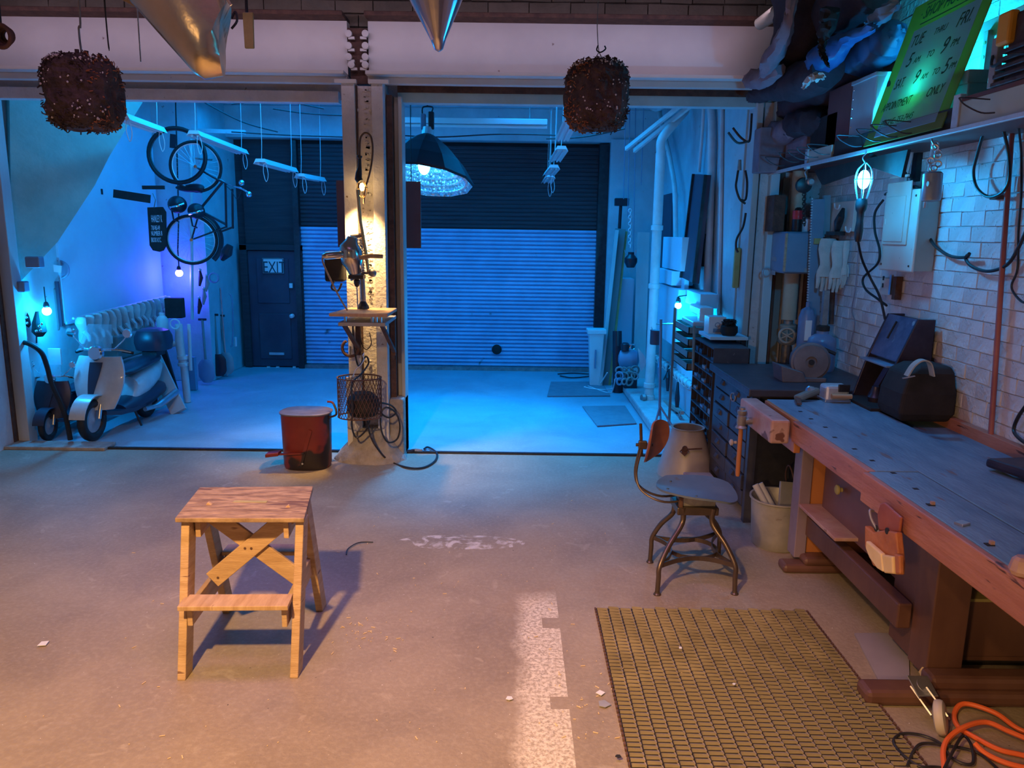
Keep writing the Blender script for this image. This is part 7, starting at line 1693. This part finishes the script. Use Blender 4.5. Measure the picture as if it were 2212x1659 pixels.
for k in range(11):
    p = yp(1338 + (k % 4) * 11, 800 + (k // 4) * 12, 9.35 - .06 * (k // 4))
    MB().torus(p, random.uniform(.035, .06), .012, (random.uniform(-.8, .8), -1, random.uniform(-.8, .8)), 14, 6).build('coil', random.choice((M_grbl, M_tdeep, M_grey)), hc_)
sb_ = MB(); 
tag(sb_.grid(lambda u, v: yp(1378 + 14 * u * math.sin(v * 3) + 6 * v, 752 + 50 * v, 9.2), 5, 8, V((0, .01, 0))).build('curved_blade', M_alu, smooth=True), 'pale curved sheet propped left of the drain pipe', 'sheet')
# hammer-like broom and lantern
br_ = thing('hanging_broom', 'black block brush on a stick hanging at the far right wall', 'brush', yp(1340, 495, 10.8))
MB().box(yp(1328, 436, 10.8).x, yp(1358, 436, 10.8).x, 10.75, 10.85, yp(1340, 445, 10.8).z, yp(1340, 428, 10.8).z).build('brush_head', M_bk, br_, bevel=.01)
MB().cyl(yp(1341, 445, 10.8), yp(1338, 494, 10.8), .022, n=8).build('stick', M_bk, br_)
ln = thing('storm_lantern', 'dark lantern hanging from a white chain on the far right wall', 'lantern', yp(1362, 582, 10.2))
for k in range(12): MB().torus(yp(1361 + (k % 2), 455 + k * 7, 10.2), .022, .006, (1, 0, 0) if k % 2 else (0, 1, 0), 8, 4).build('chain_link', M_plast, ln)
MB().lathe([(.05, 0), (.085, .07), (.085, .12), (.04, .17), (.04, .2)], yp(1362, 578, 10.2), n=14).build('lantern_body', M_bk, ln, smooth=True)
MB().torus(yp(1362, 540, 10.2), .075, .005, (0, 1, 0), 16, 5, (0, pi)).build('bail', M_steel, ln)
for i, (x_, ya_, yb_) in enumerate(((1348, 320, 430), (1357, 320, 470), (1369, 330, 560), (1386, 340, 400))):
    cable('hanging_line', ('first', 'second', 'third', 'fourth')[i] + ' of the thin lines hanging on the far right wall, counted from the shutter', [V((yp(x_, ya_, 10.6).x, 10.6, 3.7)), yp(x_ - 1, yb_, 10.6)], .006, M_grbl, 'line', 6, 1)
# hanging can and stand
hcn = thing('blue_can', 'dark blue can hung on a thin stand by the rail', 'can', yp(1416, 745, 7.9))
MB().lathe([(.056, 0), (.06, .01), (.06, .14), (.065, .15)], yp(1416, 744, 7.9), n=18).build('can_body', M_dkdoor, hcn, smooth=True)
MB().torus(yp(1418, 706, 7.9), .05, .005, (0, 1, 0), 16, 5, (0, pi)).build('bail', M_steel, hcn)
MB().cyl(yp(1418, 700, 7.9), V((2.02, 7.95, yp(1418, 700, 7.9).z)), .008, n=6).build('hanger_arm', M_steel, hcn)
stn = thing('tripod_stand', 'slim grey stand with splayed feet standing on the kerb edge', 'stand', yp(1420, 925, 7.45))
b0_ = gp(1420, 915, 0.0); b0_ = V((1.49, 7.55, .1)); tp_ = yp(1428, 690, 7.55); 
MB().cyl(b0_ + V((0, 0, .12)), tp_, .014, n=10).build('post', M_grbl, stn)
for dx_, dy_ in ((-.10, -.12), (.14, -.10), (.05, .16)): MB().cyl(b0_ + V((0, 0, .22)), b0_ + V((dx_, dy_, .0 if b0_.x + dx_ > 1.44 else -.1)), .011, n=8).build('foot', M_grbl, stn)
# rail with hose and hung tools
rl = thing('tool_rail', 'round pipe rail wound with thin hose along the right garage wall', 'rail', xp(1450, 800, 1.88))
ra_, rb2 = xp(1408, 764, 1.86), xp(1497, 838, 1.86)
MB().cyl(ra_, rb2, .032, n=14).build('rail_pipe', M_pipe, rl, smooth=True)
b = MB(); hx = []
d_ = (rb2 - ra_); ax_ = d_.normalized(); s1 = ax_.orthogonal().normalized(); s2 = ax_.cross(s1)
for i in range(140): hx.append(ra_ + d_ * (i / 139) + (s1 * math.cos(i * .62) + s2 * math.sin(i * .62)) * .05)
b.tube(hx, .006, 5); b.build('wound_hose', M_plankp, rl)
for i, (x_, y_, L_) in enumerate(((1444, 790, 55), (1464, 826, 70), (1412, 775, 60), (1425, 775, 40))):
    t = thing('rail_tool', ('triangular dark tool', 'long dark bar tool', 'flat grey spanner', 'short grey wrench')[i] + ' hanging from the pipe rail', 'tool', xp(x_, y_ + L_, 1.82))
    MB().tube([xp(x_, y_, 1.82), xp(x_ - 1, y_ + L_ * .5, 1.80), xp(x_ - 2, y_ + L_, 1.80)], [.012, .028, .014], 8).build('tool_body', M_bk if i < 2 else M_grbl, t, smooth=True)
    if i == 0:
        for s in (-10, 8): MB().cyl(xp(x_ + s, y_ + 30, 1.80), xp(x_, y_ + 8, 1.80), .008, n=6).build('arm', M_bk, t)
for i, (x_, y_) in enumerate(((1436, 872), (1444, 886), (1452, 884), (1470, 890))):
    t = thing('hanging_chain', ('first', 'second', 'third', 'fourth')[i] + ' short chain end below the rail tools, counted from the pipe', 'chain', xp(x_, y_ + 20, 1.78))
    for k in range(4): MB().torus(xp(x_, y_ + k * 6, 1.78), .016, .005, (1, 0, 0) if k % 2 else (0, 1, .2), 10, 5).build('chain_link', M_dull, t)
tag(MB().bar(xp(1436, 868, 1.79), xp(1474, 892, 1.79), .035, .035, (0, 0, 1)).build('chain_bar', M_redpale), 'short brown bar carrying the chain ends', 'bar')
lwp = thing('low_boarding', 'low white boarding on the kerb behind the rail tools', 'boarding', (1.96, 7.85, .1)); MB().box(1.90, 2.015, 7.06, 8.7, .10, .78).build('backing', M_board, lwp, bevel=.004)
for k in range(6):
    y_ = 7.1 + k * .27; MB().box(1.888, 1.90, y_ + .006, y_ + .262, .11, .77).build('board', M_board, lwp, bevel=.003)
# trays
for i in range(4):
    a_ = xp(1438, 694 + i * 25, 1.62); c_ = xp(1500, 712 + i * 27, 1.62)
    t = thing('paper_tray', ('top', 'second', 'third', 'lowest')[i] + ' of the four smoky trays stacked under the right garage bulb', 'tray', V((1.75, (a_.y + c_.y) / 2, a_.z - .04)))
    y0_, y1_ = 7.05, 7.72; z_ = xp(1470, 708 + i * 26, 1.62).z - .02; x0_ = 1.62
    MB().box(x0_, 1.90, y0_, y1_, z_, z_ + .008).build('tray_floor', M_tdeep, t)
    for (aa, bb_, cc2, dd2) in ((x0_, x0_ + .008, y0_, y1_), (1.892, 1.90, y0_, y1_), (x0_, 1.90, y0_, y0_ + .008), (x0_, 1.90, y1_ - .008, y1_)): MB().box(aa, bb_, cc2, dd2, z_, z_ + .065).build('tray_side', M_tdeep, t)
tag(MB().cyl(xp(1500, 705, 1.60), xp(1497, 800, 1.60), .012, n=8).build('tray_post', M_tdeep), 'thin corner post of the tray stack', 'post')
for k, (x_, y_) in enumerate(((1.91, 7.1), (1.91, 7.65), (1.61, 7.65))): tag(MB().box(x_ - .012, x_ + .012, y_ - .012, y_ + .012, .10 if x_ < 1.8 else .10, 1.30).build('tray_upright', M_tdeep), ('rear', 'far rear', 'far front')[k] + ' dark upright of the tray stack', 'post')
sm = thing('white_machine', 'white sewing-machine-like device standing behind the right garage bulb', 'machine', xp(1490, 700, 1.75))
z_ = xp(1480, 690, 1.75).z
MB().box(1.68, 1.9, 7.15, 7.65, z_ - .0, z_ + .05).build('machine_base', M_plast, sm, bevel=.01)
MB().box(1.75, 1.88, 7.2, 7.65, z_ + .09, z_ + .18).build('machine_arm', M_plast, sm, bevel=.02)
MB().box(1.75, 1.88, 7.2, 7.30, z_ + .04, z_ + .12).build('machine_column', M_plast, sm, bevel=.01)
# small table in the corner with white box and dark basket
tbz = gp(1545, 722).z; Xt = 1.72
tz = xp(1560, 738, 1.72).z
tt = thing('side_table', 'small white-topped table beside the jamb, above the cubby shelf', 'table', (1.9, 6.75, 0))
MB().hexa([V(k) for k in ((1.70, 6.58, tz - .03), (2.03, 6.58, tz - .03), (2.03, 7.0, tz - .03), (1.70, 7.0, tz - .03), (1.70, 6.58, tz), (2.03, 6.58, tz), (2.03, 7.0, tz), (1.70, 7.0, tz))]).build('table_top', M_board, tt, bevel=.004)
MB().box(1.98, 2.02, 6.60, 6.64, 0, tz - .03).build('leg', M_black, tt); MB().box(1.98, 2.02, 6.9, 6.94, 0, tz - .03).build('leg', M_black, tt)
wb2 = thing('white_box', 'open white carton with a ring mark on the side table', 'carton', V((1.80, 6.85, tz)))
p = yp(1528, 705, 6.85); q_ = yp(1566, 684, 6.85)
MB().box(p.x, q_.x, 6.80, 6.97, tz, q_.z).build('carton_body', M_plast, wb2)
MB().prism([V((p.x, 6.80, q_.z)), V((p.x - .07, 6.84, q_.z + .03)), V((p.x - .07, 6.95, q_.z + .03)), V((p.x, 6.97, q_.z))], (0, 0, .003)).build('carton_flap', M_plast, wb2)
MB().torus(V(((p.x + q_.x) / 2, 6.797, q_.z - .07)), .02, .003, (0, 1, 0), 16, 5).build('ring_mark', M_grbl, wb2)
MB().box(p.x + .04, q_.x - .02, 6.795, 6.80, tz + .01, tz + .045).build('blue_band', M_grbl, wb2)
kb = thing('black_basket', 'round black basket full of tangled wire on the side table', 'basket', V((1.93, 6.7, tz)))
kc = V((yp(1575, 710, 6.68).x, 6.68, tz))
MB().lathe([(.055, 0), (.075, .03), (.072, .08), (.06, .085)], kc, n=18).build('basket_body', M_blackm, kb, smooth=True)
b = MB(); rr = random.Random(5)
for k in range(26):
    pts = [kc + V((rr.uniform(-.06, .06), rr.uniform(-.06, .06), .08 + rr.uniform(0, .06))) for _ in range(4)]; b.tube(smoothpath(pts, 4), .004, 4)
tag(b.build('wire_tangle', M_blackm, kb), kind='stuff')
# cubby-hole shelf
cu_ = thing('cubby_shelf', 'dark steel bin shelf with many small cubby holes between trays and drawer cabinet', 'shelf', (1.8, 6.6, 0))
X0_, X1_, Y0_, Y1_, Z1_ = 1.66, 1.96, 6.28, 6.98, tz - .06
MB().box(X1_ - .01, X1_, Y0_, Y1_, .0, Z1_).build('back_sheet', M_blackm, cu_)
nr_, nc_ = 9, 5
for r_ in range(nr_ + 1):
    z_ = .05 + (Z1_ - .06) * r_ / nr_; MB().box(X0_, X1_, Y0_, Y1_, z_, z_ + .012).build('shelf_plate', M_cab, cu_)
    if r_ < nr_:
        for c_ in range(nc_ + 1):
            y_ = Y0_ + (Y1_ - Y0_ - .008) * c_ / nc_; MB().box(X0_ + (.0 if c_ in (0, nc_) else .02), X1_ - .01, y_, y_ + .008, z_ + .012, z_ + (Z1_ - .06) / nr_).build('divider', M_cab, cu_)
        for c_ in range(nc_):
            if random.random() < .55:
                y_ = Y0_ + (Y1_ - Y0_ - .008) * c_ / nc_; h_ = random.uniform(.02, .05)
                MB().box(X0_ + .01, X0_ + random.uniform(.05, .15), y_ + .02, y_ + .12, z_ + .012, z_ + .012 + h_).build('small_part', random.choice((M_grey, M_cab, M_grbl)), cu_)
# mats lying on the garage floor
P = [gp(*k) for k in ((1258, 879), (1350, 878), (1375, 916), (1290, 922))]
tag(MB().prism([p + V((0, 0, .0)) for p in P], (0, 0, .012)).build('floor_mat', mat('dark_mat', (.16, .18, .22), (.20, .22, .26), .8)), 'small dark mat on the garage floor beside the kerb', 'mat')
P = [gp(*k) for k in ((1190, 826), (1300, 826), (1318, 856), (1182, 857))]
tag(MB().prism([p + V((0, 0, .0)) for p in P], (0, 0, .012)).build('floor_mat', MATS['dark_mat']), 'larger dark mat on the garage floor near the tall bin', 'mat')

# ================================================================ LITTER ON THE WORKSHOP FLOOR
rr = random.Random(21); n_ = 0
for (px, py, s_) in ((95, 1390, .032), (1297, 1497, .022), (1303, 1522, .035), (1100, 1509, .02), (1470, 1400, .012), (1586, 1478, .010), (1335, 1634, .014)):
    p = gp(px, py, .006 if px < 1330 else .018); k = rr.randrange(4, 6); a0_ = rr.uniform(0, 6)
    pts = [p + V((s_ * rr.uniform(.6, 1) * math.cos(a0_ + i * 2 * pi / k), s_ * rr.uniform(.6, 1) * math.sin(a0_ + i * 2 * pi / k), 0)) for i in range(k)]
    lb = {95: 'pale paper scrap on the floor at the far left', 1297: 'small white scrap left of the mat, the upper one', 1303: 'flat grey scrap left of the mat, the lower one', 1100: 'yellowish wood chip on the floor left of the worn white stripe', 1470: 'white chip lying on the upper part of the rubber mat', 1586: 'white chip lying in the middle of the rubber mat', 1335: 'dark oval scrap on the floor left of the near mat edge'}[px]
    tag(MB().prism(pts, (0, 0, .003)).build('floor_scrap', M_blackm if px == 1335 else (M_grey if px == 1303 else M_plast)), lb, 'scrap')
b = MB()
for _ in range(170):
    px, py = rr.choice(((rr.gauss(1000, 250), rr.uniform(1080, 1640)), (rr.gauss(1280, 40), rr.uniform(1400, 1600)), (rr.uniform(0, 1200), rr.uniform(1100, 1640)), (rr.gauss(770, 40), rr.gauss(1360, 20))))
    if 380 < px < 700 and 1100 < py < 1470: continue
    p = gp(px, py, .003); a_ = rr.uniform(0, pi); L_ = rr.choice((.004, .006, .012, .022)); b.cb(p, (L_, .0035, .002), (0, 0, a_))
tag(b.build('wood_shavings', M_leatherp), 'pale wood chips and shavings scattered over the workshop floor', 'shavings', kind='stuff')
cable('floor_wire', 'thin dark bent wire on the floor right of the stool', [gp(748, 1198, .006), gp(752, 1185, .012), gp(775, 1172, .012), gp(806, 1171, .006)], .0035, M_black, 'wire')
bpy.context.view_layer.update()
